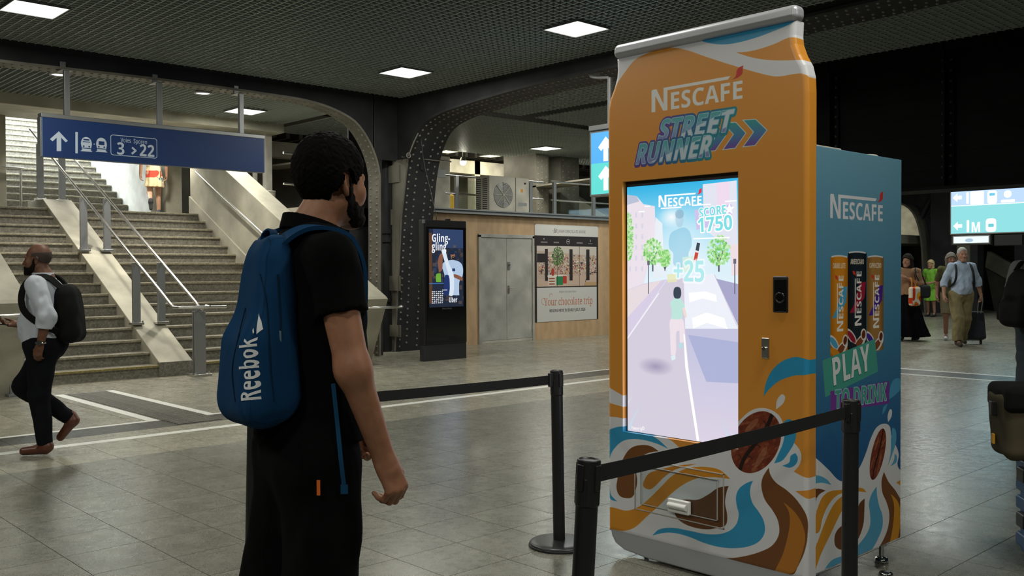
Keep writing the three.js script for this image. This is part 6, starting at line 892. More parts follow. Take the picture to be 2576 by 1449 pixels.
  const whole = (x, y, z) => smin(smin(smin(bodyAll(x, y, z), headB(x, y, z), 0.02 * s), hRB(x, y, z), 0.012 * s), hLB(x, y, z), 0.012 * s);
  const ext = [...pts, hd, add3(hd, K([0, 0.16, 0])), add3(L(J.wrR), K(nrm(J.handDirR || add3(J.wrR, J.elR, -1))), 0.14), add3(L(J.wrL), K(nrm(J.handDirL || add3(J.wrL, J.elL, -1))), 0.14)];
  solid('body', [[whole, [0, 1, 2].map((i) => Math.min(...ext.map((p) => p[i])) - 0.13 * s), [0, 1, 2].map((i) => Math.max(...ext.map((p) => p[i])) + 0.13 * s), o.bodyCell || 0.009]], skin(o.skin), t);
  const F = {};
  // clothes
  const fold = (f, a, q) => (x, y, z) => { const d = f(x, y, z); return d > 0.06 || d < -0.06 ? d : d + a * (n3(x * q, y * q * 0.6, z * q) + 0.5 * n3(x * q * 2.1, y * q * 1.3, z * q * 2.1)); }, lerp = (a, b, u) => a.map((v, i) => v + (b[i] - v) * u);
  if (o.top) {
    const u = o.top.sleeve ?? 0.6, aw = o.top.arm || 0.068, ends = []; const arm = (sh, el, wr) => { if (u <= 0) return []; if (u <= 1) { const e = lerp(sh, el, u); ends.push([e, add3(e, sh, -1), e]); return [cap(sh, add3(e, nrm(add3(el, sh, -1)), 0.05), aw * s * r, (o.top.cuff || 0.066) * s * r)]; } const e = lerp(el, wr, u - 1); ends.push([e, add3(e, el, -1), e]); return [cap(sh, el, 0.066 * s * r, 0.056 * s * r), cap(el, add3(e, nrm(add3(wr, el, -1)), 0.05), 0.056 * s * r, (o.top.cuff || 0.05) * s * r)]; };
    const A = arm(shR, L(J.elR), L(J.wrR)), B = arm(shL, L(J.elL), L(J.wrL)), hem = (o.top.hem ?? 0.9) * s, flare = o.top.flare || 0;
    const tor = uni(0.07 * s, ell(L([0, 1.27, tz]), K([0.172 * r, 0.21, 0.122 * r])), ell(L([0, 1.06, tz - 0.02 * J.belly]), K([(0.155 + flare) * r, 0.24, (0.118 + 0.05 * J.belly + flare) * r])), ell(L([0, J.hip - 0.02, 0]), K([(0.178 + flare) * r, 0.17, (0.13 + flare) * r])), cap(shL, shR, (o.top.yoke || 0.064) * s), cap(add3(neck, [0, -0.03, 0]), add3(neck, [0, -0.09, 0]), (o.top.neckR || 0.075) * s * r, 0.09 * s * r));
    const cutArm = (fs, e) => (fs.length ? cut(uni(0.03 * s, ...fs), [e[0], e[1]]) : null); const aF = cutArm(A, ends[0] || []), bF = cutArm(B, ends[1] || []);
    const shirt = (x, y, z) => { let d = Math.max(tor(x, y, z), hem - y, y - (neck[1] + (o.top.neckUp || 0.012) * s) - 0.25 * (z - neck[2])); if (aF) d = smin(d, aF(x, y, z), 0.035 * s); if (bF) d = smin(d, bF(x, y, z), 0.035 * s); return d; };
    F.top = shirt; solid(o.top.name || 'shirt', [[fold(shirt, (o.top.fold ?? 0.02) * s, 14), lo, [hi[0], neck[1] + 0.2 * s, hi[2]], cell]], o.top.mat, t);
    if (o.top.collar) solid('collar', [[(x, y, z) => Math.max(cap(add3(neck, [0, -0.02, 0]), add3(neck, [0, 0.05 * s, -0.01]), 0.078 * s * r, 0.07 * s * r)(x, y, z), y - neck[1] - 0.045 * s, neck[1] - 0.03 * s - y, -cap(add3(neck, [0, -0.1, 0]), add3(neck, [0, 0.2, -0.01]), 0.056 * s * r)(x, y, z), 0.02 * s - Math.hypot(x - neck[0], (y - neck[1]) * 0.6, z - neck[2] + 0.085 * s)), ...box(neck, 0.14 * s), 0.0055]], o.top.mat, t);
  }
  if (o.legs) {
    const q = o.legs, kind = q.kind || 'trousers', wst = (q.waist ?? 0.98) * s, w0 = q.wide || 1; let f;
    if (kind === 'skirt') { const b = q.len * s, sp = q.flare || 0.14, dz = q.trail || 0; f = (x, y, z) => { const u = Math.max(0, Math.min(1, (wst - y) / (wst - b))), R = 0.135 * s * r + sp * u * s, cz = dz * u * u * s, a = Math.atan2(z - cz, x), w = R * (1 + 0.07 * u * Math.sin(a * 9 + 1)); return Math.max((Math.hypot(x, (z - cz) * 1.15) - w) * 0.8, y - wst, b - y); }; }
    else { const short = kind === 'shorts', eR = short ? lerp(hipR, L(J.knR), q.len ?? 0.85) : L(J.anR), eL = short ? lerp(hipL, L(J.knL), q.len ?? 0.85) : L(J.anL); const leg = (h, k, a, e) => (short ? cut(cap(h, k, 0.1 * s * r * w0, 0.085 * s * r * w0), [e, add3(e, h, -1)]) : cut(uni(0.03 * s, cap(h, k, 0.097 * s * r * w0, (q.knee || 0.07) * s * r * w0), cap(k, a, (q.knee || 0.07) * s * r * w0, (q.ankle || 0.056) * s * w0)), [add3(a, nrm(add3(a, k, -1)), -0.01 * s), add3(a, k, -1)]));
      const R = leg(hipR, L(J.knR), L(J.anR), eR), Q = leg(hipL, L(J.knL), L(J.anL), eL), hp = ell(L([0, J.hip, 0.003]), K([0.172 * r * w0, 0.15, (0.124 + 0.02 * J.belly) * r * w0])); f = (x, y, z) => Math.max(smin(smin(R(x, y, z), Q(x, y, z), 0.03 * s), hp(x, y, z), 0.05 * s), y - wst); }
    F.legs = f; solid(q.name || kind, [[fold(f, (q.fold ?? 0.018) * s, 11), [lo[0] - 0.1, Math.max(lo[1] - 0.05, 0), lo[2] - 0.1], [hi[0], wst + 0.05, hi[2] + (q.trail || 0) + 0.1], cell]], q.mat, t);
  }
  if (o.shoes) for (const [a, d] of [[L(J.anR), K(J.toeR)], [L(J.anL), K(J.toeL)]]) { const heel = add3(a, [0, -0.045 * s, 0.035 * s]), toe = add3(a, d), hl = J.toeR === d ? heel : add3(a, nrm([d[0], 0, d[2]]), -0.03 * s); const hh = add3(hl, [0, (d[1] < -0.1 * s ? 0 : 0), 0]); const f = uni(0.03 * s, cap(add3(a, [0, -0.02 * s, 0]), add3(hh, [0, -0.01, 0]), 0.042 * s, 0.038 * s), cap(add3(a, [0, -0.03 * s, 0]), add3(toe, [0, 0.01, 0]), 0.042 * s, 0.034 * s), cap(a, add3(a, [0, 0.03 * s, 0]), 0.044 * s)); const fy = Math.abs(a[1] - 0.085 * s) < 0.02; const g = fy ? (x, y, z) => Math.max(f(x, y, z), 0.002 - y) : f; const sh = solid('shoe', [[g, box(a, 0.26 * s)[0].map((v, i) => (i === 1 ? Math.min(v + 0.06, a[1] - 0.12 * s) : v)), box(a, 0.26 * s)[1].map((v, i) => (i === 1 ? a[1] + 0.1 * s : v)), o.shoeCell || 0.009]], o.shoes, t); void sh; }
  if (o.hair) { const hr = o.hair, reg = poly2(hr.region || [[-0.1, 0.07], [-0.06, 0.05], [-0.035, 0.03], [-0.02, 0.035], [0.005, 0.035], [0.03, 0.01], [0.06, -0.06], [0.16, -0.05], [0.16, 0.2], [-0.14, 0.2]].map(([a, b]) => [a * hs, b * hs])), th = (hr.thick ?? 0.014) * s, fq = (hr.freq || 70) / s; const f0 = headF(hs), f = inHead((x, y, z) => { let d = Math.max(f0(x * 0.985, y, z) - th - 0.35 * (hr.curl || 0.008) * s - (hr.curl || 0.008) * s * (n3(x * fq, y * fq, z * fq) + 0.5 * n3(x * fq * 0.4, y * fq * 0.4, z * fq * 0.4)), reg(z, y) + 0.007 * s * n3(x * 110 / s, y * 110 / s, z * 110 / s)); if (hr.long) d = smin(d, Math.max(hr.long(x / s, y / s, z / s) * s + 0.012 * s * n3(x * 40, y * 12, z * 40), -(f0(x, y, z)), -0.028 * s - z), 0.02 * s); return d; }); const H0 = box(hd, 0.2 * s); if (hr.long) H0[0][1] = hd[1] - 0.42 * s; solid('hair', [[f, ...H0, hr.cell || 0.008]], hr.mat, t); }
  if (o.beard) { const reg = poly2([[-0.012, 0.01], [-0.02, -0.015], [-0.032, -0.045], [-0.052, -0.06], [-0.08, -0.054], [-0.125, -0.048], [-0.13, -0.116], [-0.06, -0.122], [-0.01, -0.085], [0.005, -0.04], [0.0, 0.02]].map(([a, b]) => [a * hs, b * hs])), f0 = headF(hs); solid('beard', [[inHead((x, y, z) => Math.max(f0(x, y, z) - (o.beard.thick || 0.006) * s - 0.006 * s * n3(x * 90, y * 90, z * 90), reg(z, y) + 0.009 * s * n3(x * 130, y * 130, z * 130))), ...box(hd, 0.16 * s), o.headCell || 0.006]], o.beard.mat, t); }
  return { t, K, J, L, s, F };
}
// ---------------------------------------------------------------- man with the blue backpack, facing the kiosk
const MAN = { pos: atD(765, 900, 2.6).setY(0), turn: -97 * RAD };
const manQ = new THREE.Quaternion().setFromAxisAngle(V(0, 1, 0), MAN.turn);
const toMan = (p) => p.clone().sub(MAN.pos).applyQuaternion(manQ.clone().invert());
function manPx(px, py, r) { const o = toMan(EYE), d = ray(px, py).applyQuaternion(manQ.clone().invert()), k = (r - o.x) / d.x; return [r, o.y + d.y * k, o.z + d.z * k]; }
const blackTee = phys(lin(0.0035, 0.0036, 0.004), 0.95, { bumpMap: KNIT, bumpScale: 0.0003, specularIntensity: 0.12 }), blackTrouser = phys(lin(0.0032, 0.0034, 0.0037), 0.92, { bumpMap: WEAVE, bumpScale: 0.0004, specularIntensity: 0.15 });
const S1 = 1.05, un = (a) => a.map((v) => v / S1);
const wr = manPx(966, 1152, 0.205), kn = manPx(987, 1205, 0.215);
const man = figure('person', 'man in black t-shirt and black trousers wearing a blue backpack', MAN.pos.toArray(), MAN.turn, {
  scale: S1, cell: 0.011, bodyCell: 0.005, headCell: 0.0045, shoeCell: 0.008, neck: 0.056, headScale: 0.9, skin: lin(0.36, 0.19, 0.115),
  pose: { hip: 0.915, sh: un(manPx(830, 652, 0.165)), neck: un([0, 1.54, -0.03]), head: un([0, 1.686, -0.085]), headYaw: 0.24, tz: -0.03, elR: un(manPx(888, 930, 0.225)), wrR: un(wr), handDirR: [kn[0] - wr[0], kn[1] - wr[1], kn[2] - wr[2]], palmR: [-0.85, -0.15, 0.2], curl: 0.9, elL: [-0.23, 1.13, -0.03], wrL: [-0.2, 0.93, -0.2], knR: [0.085, 0.49, 0.0], anR: [0.1, 0.085, 0.04], knL: [-0.12, 0.49, 0.03], anL: [-0.13, 0.085, 0.04], toeR: [0.03, -0.055, -0.18], toeL: [-0.03, -0.055, -0.18] },
  top: { name: 't_shirt', mat: blackTee, sleeve: 0.5, arm: 0.058, yoke: 0.055, cuff: 0.066, neckR: 0.088, neckUp: 0.03, hem: 0.955, fold: 0.016 }, legs: { mat: blackTrouser, waist: 1.0, wide: 0.98, knee: 0.1, ankle: 0.092, fold: 0.02 }, shoes: mat(lin(0.02, 0.02, 0.02), 0.6),
  hair: { mat: phys(lin(0.003, 0.0025, 0.0023), 0.85, { specularIntensity: 0.15 }), thick: 0.013, curl: 0.0045, freq: 150, cell: 0.0035, region: [[-0.085, 0.072], [-0.066, 0.05], [-0.05, 0.035], [-0.03, 0.005], [-0.015, 0.0], [-0.006, 0.036], [0.012, 0.042], [0.034, 0.028], [0.042, -0.015], [0.05, -0.052], [0.09, -0.066], [0.17, -0.055], [0.17, 0.22], [-0.15, 0.22]].map(([a, b]) => [a * S1 * 0.9, b * S1 * 0.9]) },
  beard: { mat: phys(lin(0.006, 0.0045, 0.004), 0.85, { specularIntensity: 0.25 }), thick: 0.004 },
});
const manHit = (f, px, py) => { const o = toMan(EYE), d = ray(px, py).applyQuaternion(manQ.clone().invert()).normalize(); let k = 1.7; for (let i = 0; i < 200; i++) { const p = o.clone().addScaledVector(d, k), q = f(p.x, p.y, p.z); if (q < 0.0006) return p; k += Math.min(Math.max(q * 0.7, 0.0005), 0.04); if (k > 3.6) break; } return null; };
{ // collar band, fabric tag on the trousers, pocket edge
  solid('collar_band', [[(() => { const a = [0, 1.562, -0.035], f = cap(add3(a, [0, -0.06, 0.02]), add3(a, [0, 0.03, 0.006]), 0.092, 0.082), g = cap(add3(a, [0, -0.1, 0.02]), add3(a, [0, 0.1, -0.0]), 0.07, 0.06); return (x, y, z) => { const yy = y - 0.32 * (z + 0.03); return Math.max(f(x, y, z), -g(x, y, z), yy - 1.585, 1.54 - yy); }; })(), [-0.14, 1.45, -0.18], [0.14, 1.66, 0.12], 0.004]], blackTee, man.t);
  const tg = manHit(man.F.legs, 803, 1225).addScaledVector(V(0.807, 0, 0.59), 0.009).toArray(); const patch = obj('fabric_tag', rot(rb(-0.0045, 0.0045, -0.0195, 0.0195, -0.002, 0.002, 0.001, 1), 'Y', 0.94), mat(hex('#d9641a'), 0.7, { map: canvasTex(32, 128, (c) => { c.fillStyle = '#fff'; c.fillRect(0, 0, 32, 128); c.fillStyle = '#5a3a2a'; for (let k = 0; k < 9; k++) c.fillRect(8, 8 + k * 13, 12, 8); }) }), man.t, { label: 'small orange fabric tag' });
  patch.position.set(...tg);
}
// ---------------------------------------------------------------- blue backpack
const bagF = (() => {
  const main = (x, y, z) => { const u = Math.max(0, Math.min(1, (y - 1.1) / 0.42)), w = 0.134 - 0.052 * u, dp = 0.074 - 0.03 * u, cz = 0.133 - 0.026 * u, r = 0.053 - 0.016 * u, qx = Math.abs(x - 0.024) - w + r, qz = Math.abs(z - cz) - dp + r, qy = Math.abs(y - 1.305) - 0.235 + 0.07; const ax = Math.max(qx, 0), az = Math.max(qz, 0), ay = Math.max(qy, 0) * r / 0.07; return Math.hypot(ax, az, ay) + Math.min(Math.max(qx, qy, qz), 0) - r; };
  const pocket = rbox([0.024, 1.18, 0.168], [0.094, 0.105, 0.028], 0.027); const piped = (x, y, z) => { const a = Math.abs(x - 0.024) - 0.092 + 0.03 * Math.max(0, (y - 1.2) / 0.3); return z < 0.13 ? 0 : -0.003 * Math.exp(-a * a / 0.00006); };
  return (x, y, z) => smin(main(x, y, z), pocket(x, y, z), 0.09) - piped(x, y, z) * 1.2 + 0.006 * n3(x * 14, y * 9, z * 14) + 0.004 * n3(x * 30, y * 16, z * 30);
})();
{
  const navy = cloth(lin(0.0045, 0.042, 0.115), { bumpScale: 0.0007 }), navyDark = cloth(lin(0.004, 0.02, 0.045)), M0 = MAN.pos.toArray();
  const t = thing('backpack', 'navy blue school backpack with white vertical lettering on mans back', 'backpack', M0, MAN.turn);
  solid('main_bag', [[bagF, [-0.21, 1.02, 0.0], [0.21, 1.62, 0.34], 0.0055]], navy, t);
  // point on the outside of the bag at (x, y), seen from behind
  const surf = (x, y) => { let z = 0.36; for (let i = 0; i < 80 && z > 0.1; i++) { const d = bagF(x, y, z); if (d < 0.0004) break; z -= Math.min(d * 0.8, 0.03); } return z; };
  const hit = (px, py) => manHit(bagF, px, py);
  // lettering as flat shapes laid on the cloth
  const font = await new FontLoader().loadAsync('fonts/droid/droid_sans_bold.typeface.json');
  const A = hit(660, 1008) || V(-0.02, 1.12, 0.25), B = hit(650, 848) || V(-0.02, 1.26, 0.25);  const up = V(B.x - A.x, B.y - A.y, 0), len = up.length(); up.normalize(); const side = V(-up.y, up.x, 0);
  const flat = (shapes, base, sc) => { let g = new THREE.ShapeGeometry(shapes, 5); const p = g.attributes.position, bb = base; const idx = g.index.array, pos = []; const sub = (a, b, c, n) => { if (n === 0) { pos.push(a, b, c); return; } const m = (u, v) => [(u[0] + v[0]) / 2, (u[1] + v[1]) / 2], ab = m(a, b), bc = m(b, c), ca = m(c, a); sub(a, ab, ca, n - 1); sub(ab, b, bc, n - 1); sub(ca, bc, c, n - 1); sub(ab, bc, ca, n - 1); }; for (let i = 0; i < idx.length; i += 3) sub(...[0, 1, 2].map((k) => [p.getX(idx[i + k]), p.getY(idx[i + k])]), 2); const out = []; for (const [u, v] of pos) { const x = bb.x + up.x * u * sc[0] + side.x * v * sc[1], y = bb.y + up.y * u * sc[0] + side.y * v * sc[1]; out.push(x, y, surf(x, y) + 0.0016); } const q = new THREE.BufferGeometry(); q.setAttribute('position', new THREE.Float32BufferAttribute(out, 3)); q.computeVertexNormals(); return q; };
  const shp = font.generateShapes('Reebok', 1), gb = new THREE.ShapeGeometry(shp); gb.computeBoundingBox(); const tw = gb.boundingBox.max.x;
  obj('lettering', flat(shp, V(A.x, A.y, 0), [len / tw, 0.044]), mat(lin(0.62, 0.64, 0.66), 0.6), t, { label: 'white vertical lettering' });
  const tri = new THREE.Shape([[0, 0.15], [0.55, 0.42], [1.15, 0.72], [0.7, 0.2], [0.25, -0.12]].map(([a, b]) => new THREE.Vector2(a, b))), tri2 = new THREE.Shape([[0.02, 0.42], [0.25, 0.62], [0.36, 0.6], [0.12, 0.38]].map(([a, b]) => new THREE.Vector2(a, b)));
  obj('emblem', flat([tri, tri2], V(A.x + up.x * (len + 0.008), A.y + up.y * (len + 0.008), 0), [0.046, 0.024]), mat(lin(0.62, 0.64, 0.66), 0.6), t, { label: 'white triangular emblem' });
  // seams and zip on the right-hand side
  const along = (l, r, m, n) => { const p = l.map(([a, b]) => hit(a, b)).filter(Boolean).map((q) => q.add(V(0.0, 0, 0.001))); if (p.length > 2) obj(n, tube(p, r, 6, 60), m, t); };
  along([[655, 690], [668, 740], [675, 800], [678, 860], [682, 930], [690, 1010]], 0.0018, navyDark, 'seam'); along([[700, 690], [703, 740], [706, 800], [707, 840]], 0.0025, navyDark, 'zip'); along([[618, 775], [600, 850], [585, 930], [592, 1010]], 0.0016, navyDark, 'seam');
  const zp = hit(707, 840); if (zp) obj('zip_pull', rot(rb(zp.x - 0.004, zp.x + 0.004, zp.y - 0.03, zp.y + 0.008, zp.z, zp.z + 0.005, 0.0015, 1), 'Y', 0), mat(lin(0.12, 0.19, 0.25), 0.4), t, { label: 'grey zip pull' });
  // straps: flat bands swept along curves
  const nAt = (u, q) => { const T = [[0, [0, 0.35, 1]], [0.12, [0.05, 0.7, 0.7]], [0.25, [0.1, 1, 0.15]], [0.38, [0.1, 0.8, -0.6]], [0.55, [0, 0.1, -1]], [0.8, [0.4, 0, -1]], [1, [1, 0, -0.3]]]; let i = 0; while (i < T.length - 2 && T[i + 1][0] < u) i++; const f = Math.min(1, (u - T[i][0]) / (T[i + 1][0] - T[i][0])); return V(...T[i][1].map((v, k) => (v + (T[i + 1][1][k] - v) * f) * (k === 0 ? q : 1))); };
  for (const q of [1, -1]) { const l = [V(q * 0.045, 1.475, 0.12), V(q * 0.07, 1.53, 0.088), V(q * 0.098, 1.563, 0.035), V(q * 0.112, 1.562, -0.025), V(q * 0.118, 1.538, -0.075), V(q * 0.115, 1.45, -0.112), V(q * 0.12, 1.3, -0.115), V(q * 0.15, 1.2, -0.07)]; obj('shoulder_strap', band(l, 0.064, 0.011, (u, tn) => tn.clone().cross(nAt(u, q))), navy, t); }
  const both = (x, y, z) => Math.min(man.F.top(x, y, z), man.F.legs(x, y, z)) - 0.012, lp = [[838, 965], [848, 1060], [858, 1160], [867, 1236]].map(([a, b]) => manHit(both, a, b)).filter(Boolean); const webb = cloth(lin(0.008, 0.055, 0.125));
  obj('loose_strap', band(lp, 0.011, 0.0016, () => V(-0.59, 0, 0.807)), webb, t); const e = lp[lp.length - 1]; obj('strap_end', band([e.clone().add(V(0.002, 0.018, 0.002)), e.clone().add(V(0.002, 0, 0.002)), e.clone().add(V(0.002, -0.006, 0.002))], 0.018, 0.004, () => V(-0.59, 0, 0.807)), webb, t);
  obj('grab_handle', band([V(-0.035, 1.52, 0.1), V(-0.03, 1.548, 0.095), V(0, 1.56, 0.09), V(0.03, 1.548, 0.095), V(0.035, 1.52, 0.1)], 0.02, 0.005, () => V(0, 0.2, 1)), navy, t);
  obj('back_panel', rb(-0.085, 0.085, 1.12, 1.5, 0.085, 0.1, 0.006, 1), navyDark, t);
  const mesh = []; for (let i = 0; i < 15; i++) { const y = 1.09 + i * 0.009; const p = []; for (let k = 0; k <= 10; k++) { const a = -0.6 + k * 0.1; let x = -0.22, z = 0.15 + a * 0.1; for (let m = 0; m < 50 && x < -0.03; m++) { const d = bagF(x, y, z); if (d < 0.004) break; x += Math.min(d * 0.8, 0.02); } p.push(V(x, y + 0.002 * Math.sin(k * 3), z)); } mesh.push(tube(p, 0.0012, 4, 24)); } obj('mesh_pocket', mesh, navyDark, t, { kind: 'stuff', label: 'dark mesh side pocket' });
}
// ---------------------------------------------------------------- other people
const faceTo = (dx, dz) => Math.atan2(-dx, -dz);              // turn that makes -z point along (dx, dz)
const RX = RIGHT.x, RZ = RIGHT.z, FX = 0.6845, FZ = -0.729;
const dirIm = (right, away) => faceTo(RX * right + FX * away, RZ * right + FZ * away);
const darkHair = (k = 0.01) => phys(lin(k, k * 0.85, k * 0.75), 0.85, { specularIntensity: 0.2 });
// man in the white shirt walking left with a phone
{
  const p = onY(118, 1141), turn = dirIm(-1, -0.12), s = 0.955, navyT = phys(lin(0.006, 0.0065, 0.009), 0.9, { specularIntensity: 0.2 });
  const f = figure('person', 'bald bearded man in white shirt walking with a phone past the stairs', [p.x, 0, p.z], turn, {
    scale: s, bulk: 1.16, cell: 0.012, bodyCell: 0.0075, headCell: 0.006, skin: lin(0.17, 0.085, 0.052), neck: 0.056,
    pose: { hip: 0.93, belly: 0.9, elL: [-0.25, 1.16, 0.1], wrL: [-0.245, 0.93, 0.045], curlL: 0.5, elR: [0.25, 1.14, -0.02], wrR: [0.12, 1.08, -0.25], handDirR: [-0.35, 0.02, -1], palmR: [-0.3, 0.9, 0], curl: 0.35, knL: [-0.09, 0.5, -0.02], anL: [-0.09, 0.085, 0.02], knR: [0.09, 0.55, -0.21], anR: [0.09, 0.27, 0.17], toeR: [0, -0.16, -0.09], head: [0, 1.615, -0.05] },
    top: { mat: cloth(lin(0.52, 0.56, 0.62)), sleeve: 1.42, cuff: 0.05, hem: 0.93, fold: 0.03, collar: true }, legs: { mat: navyT, waist: 0.98, wide: 1.06, fold: 0.02 }, shoes: mat(lin(0.10, 0.032, 0.016), 0.35),
    hair: { mat: mat(lin(0.045, 0.027, 0.02), 0.7), thick: 0.0012, curl: 0.001, cell: 0.006, region: [[-0.03, 0.03], [0.0, 0.035], [0.03, 0.0], [0.06, -0.06], [0.16, -0.05], [0.16, 0.08], [0.0, 0.065], [-0.03, 0.06]].map(([a, b]) => [a * s, b * s]) }, beard: { mat: darkHair(0.008), thick: 0.007 },
  });
  obj('wrist_watch', [tube(Array.from({ length: 12 }, (_, i) => { const a = i / 12 * Math.PI * 2; return V(-0.238 + 0.034 * Math.cos(a), 0.905, 0.05 + 0.034 * Math.sin(a)); }), 0.008, 6, 40, true), rot(cyl(V(-0.275, 0.905, 0.05), V(-0.283, 0.905, 0.05), 0.02), 'X', 0)], M.chrome, f.t, { label: 'silver wrist watch' });
  const gl = obj('sunglasses', [rb(-0.075, -0.055, 1.22, 1.26, -0.158, -0.15, 0.003, 1), rb(-0.085, -0.06, 1.16, 1.2, -0.165, -0.155, 0.003, 1), cyl(V(-0.065, 1.26, -0.152), V(-0.075, 1.16, -0.162), 0.004)], M.stainless, f.t, { label: 'sunglasses hooked in the shirt' }); void gl;
  const ph = thing('phone', 'dark phone held by the man in white shirt', 'phone', [p.x, 0, p.z], turn); obj('phone_body', rot(rb(0.02, 0.09, 1.035, 1.045, -0.44, -0.3, 0.004, 2), 'X', 0.08, V(0.05, 1.04, -0.37)), M.glossBlack, ph);
  const bp = thing('backpack', 'black backpack on the man in white shirt', 'backpack', [p.x, 0, p.z], turn); const blk = phys(lin(0.006, 0.006, 0.006), 0.8, { specularIntensity: 0.3 });
  solid('main_bag', [[(x, y, z) => { const u = (y - 0.9) / 0.46, k = 1 + 0.3 * Math.max(0, u - 0.45) * Math.max(0, u - 0.45) * 4; return rbox([0, 1.12, 0.2], [0.15, 0.235, 0.095], 0.085)(x * k, y, 0.2 + (z - 0.2 + 0.03 * u) * k) * 0.9 + 0.008 * n3(x * 14, y * 12, z * 14); }, [-0.25, 0.83, 0.05], [0.25, 1.42, 0.34], 0.01]], blk, bp);
  for (const q of [-1, 1]) obj('strap', band([V(q * 0.085, 1.33, 0.15), V(q * 0.105, 1.405, 0.07), V(q * 0.125, 1.415, 0.0), V(q * 0.14, 1.37, -0.085), V(q * 0.165, 1.27, -0.115), V(q * 0.195, 1.15, -0.085), V(q * 0.2, 1.05, 0.03), V(q * 0.15, 0.98, 0.15)], 0.05, 0.012, (u, tn, p) => tn.clone().cross(V(p.x * 2.2, (p.y - 1.2) * 1.2, p.z))), blk, bp);
}
// woman going up to the upper flight
{
  const p = onZ(388, 530, -18.9), turn = dirIm(-0.5, 1);
  figure('person', 'woman in patterned skirt and bare legs walking on the landing', [p.x, MEZZ, -18.9], turn, { scale: 0.95, bodyCell: 0.011, cell: 0.016, skin: lin(0.48, 0.30, 0.2),
    pose: { knL: [-0.09, 0.5, 0.03], anL: [-0.1, 0.3, 0.3], toeL: [0, -0.17, 0.02], knR: [0.09, 0.49, -0.03], anR: [0.09, 0.085, 0.02] }, top: { mat: cloth(lin(0.55, 0.5, 0.42)), sleeve: 0.5, hem: 1.05 },
    legs: { kind: 'skirt', name: 'skirt', len: 0.62, waist: 1.12, flare: 0.05, mat: cloth(lin(0.9, 0.85, 0.75), { map: canvasTex(256, 256, (c) => { c.fillStyle = '#d9cba8'; c.fillRect(0, 0, 256, 256); const r = rng(3); for (let i = 0; i < 26; i++) { c.fillStyle = ['#b8483a', '#3f6f8a', '#d88a4a', '#7a4a5a'][Math.floor(r() * 4)]; c.beginPath(); c.ellipse(r() * 256, r() * 256, 14 + r() * 16, 8 + r() * 12, r() * 3, 0, 7); c.fill(); } }) }) }, shoes: mat(lin(0.03, 0.03, 0.03), 0.7), hair: { mat: darkHair(0.02), thick: 0.02 } });
}
// passers-by at the right
{ // older man in a pale shirt with trolley case
  const p = onY(2418, 870), turn = dirIm(-0.12, -1), s = 1.05;
  const f = figure('person', 'white-haired man in pale blue shirt and khaki trousers pulling a dark trolley', [p.x, 0, p.z], turn, { scale: s, bulk: 1.1, bodyCell: 0.01, cell: 0.014, skin: lin(0.5, 0.29, 0.21),
    pose: { belly: 1.2, sh: [0.168, 1.4, 0], elR: [0.28, 1.12, 0.05], wrR: [0.31, 0.9, -0.05], elL: [-0.3, 1.14, 0.08], wrL: [-0.36, 0.92, 0.1], knR: [0.09, 0.5, -0.1], anR: [0.1, 0.085, -0.12], knL: [-0.08, 0.48, 0.05], anL: [-0.08, 0.11, 0.22], head: [0, 1.61, -0.04] }, top: { mat: cloth(lin(0.42, 0.50, 0.64)), sleeve: 1.35, cuff: 0.062, hem: 0.92, collar: true, fold: 0.024 }, legs: { mat: cloth(lin(0.26, 0.21, 0.11)), waist: 0.98, wide: 1.1, knee: 0.085, ankle: 0.078, fold: 0.03 }, shoes: mat(lin(0.05, 0.04, 0.03), 0.7), hair: { mat: mat(lin(0.5, 0.49, 0.46), 0.8), thick: 0.004, curl: 0.004, region: [[-0.085, 0.1], [-0.06, 0.075], [-0.045, 0.04], [-0.025, 0.01], [-0.01, 0.03], [0.01, 0.035], [0.03, 0.01], [0.06, -0.06], [0.16, -0.05], [0.16, 0.2], [-0.1, 0.2]].map(([a, b]) => [a * s, b * s]) } });
  for (const q of [-1, 1]) obj('backpack_strap', tube([V(q * 0.11, 1.52, 0.1), V(q * 0.13, 1.52, -0.05), V(q * 0.145, 1.4, -0.165), V(q * 0.17, 1.2, -0.16), V(q * 0.22, 1.1, -0.02)], 0.02, 6, 40), phys(lin(0.008, 0.008, 0.01), 0.8), f.t, { label: 'dark backpack strap' });
  const c = thing('trolley_case', 'dark blue trolley case pulled by the white-haired man', 'suitcase', [p.x, 0, p.z], turn), cm = mat(lin(0.008, 0.009, 0.016), 0.6); obj('case_body', rot(rb(-0.56, -0.2, 0.06, 0.6, 0.28, 0.52, 0.04, 3), 'X', 0.25, V(-0.4, 0.06, 0.5)), cm, c); obj('handle', tube([V(-0.43, 0.6, 0.24), V(-0.43, 0.88, 0.15), V(-0.4, 0.92, 0.13), V(-0.37, 0.88, 0.15), V(-0.37, 0.6, 0.24)], 0.009, 6, 40), M.brushed, c); for (const x of [-0.52, -0.24]) obj('wheel', cyl(V(x - 0.015, 0.035, 0.5), V(x + 0.015, 0.035, 0.5), 0.035), M.blackPlastic, c);
}
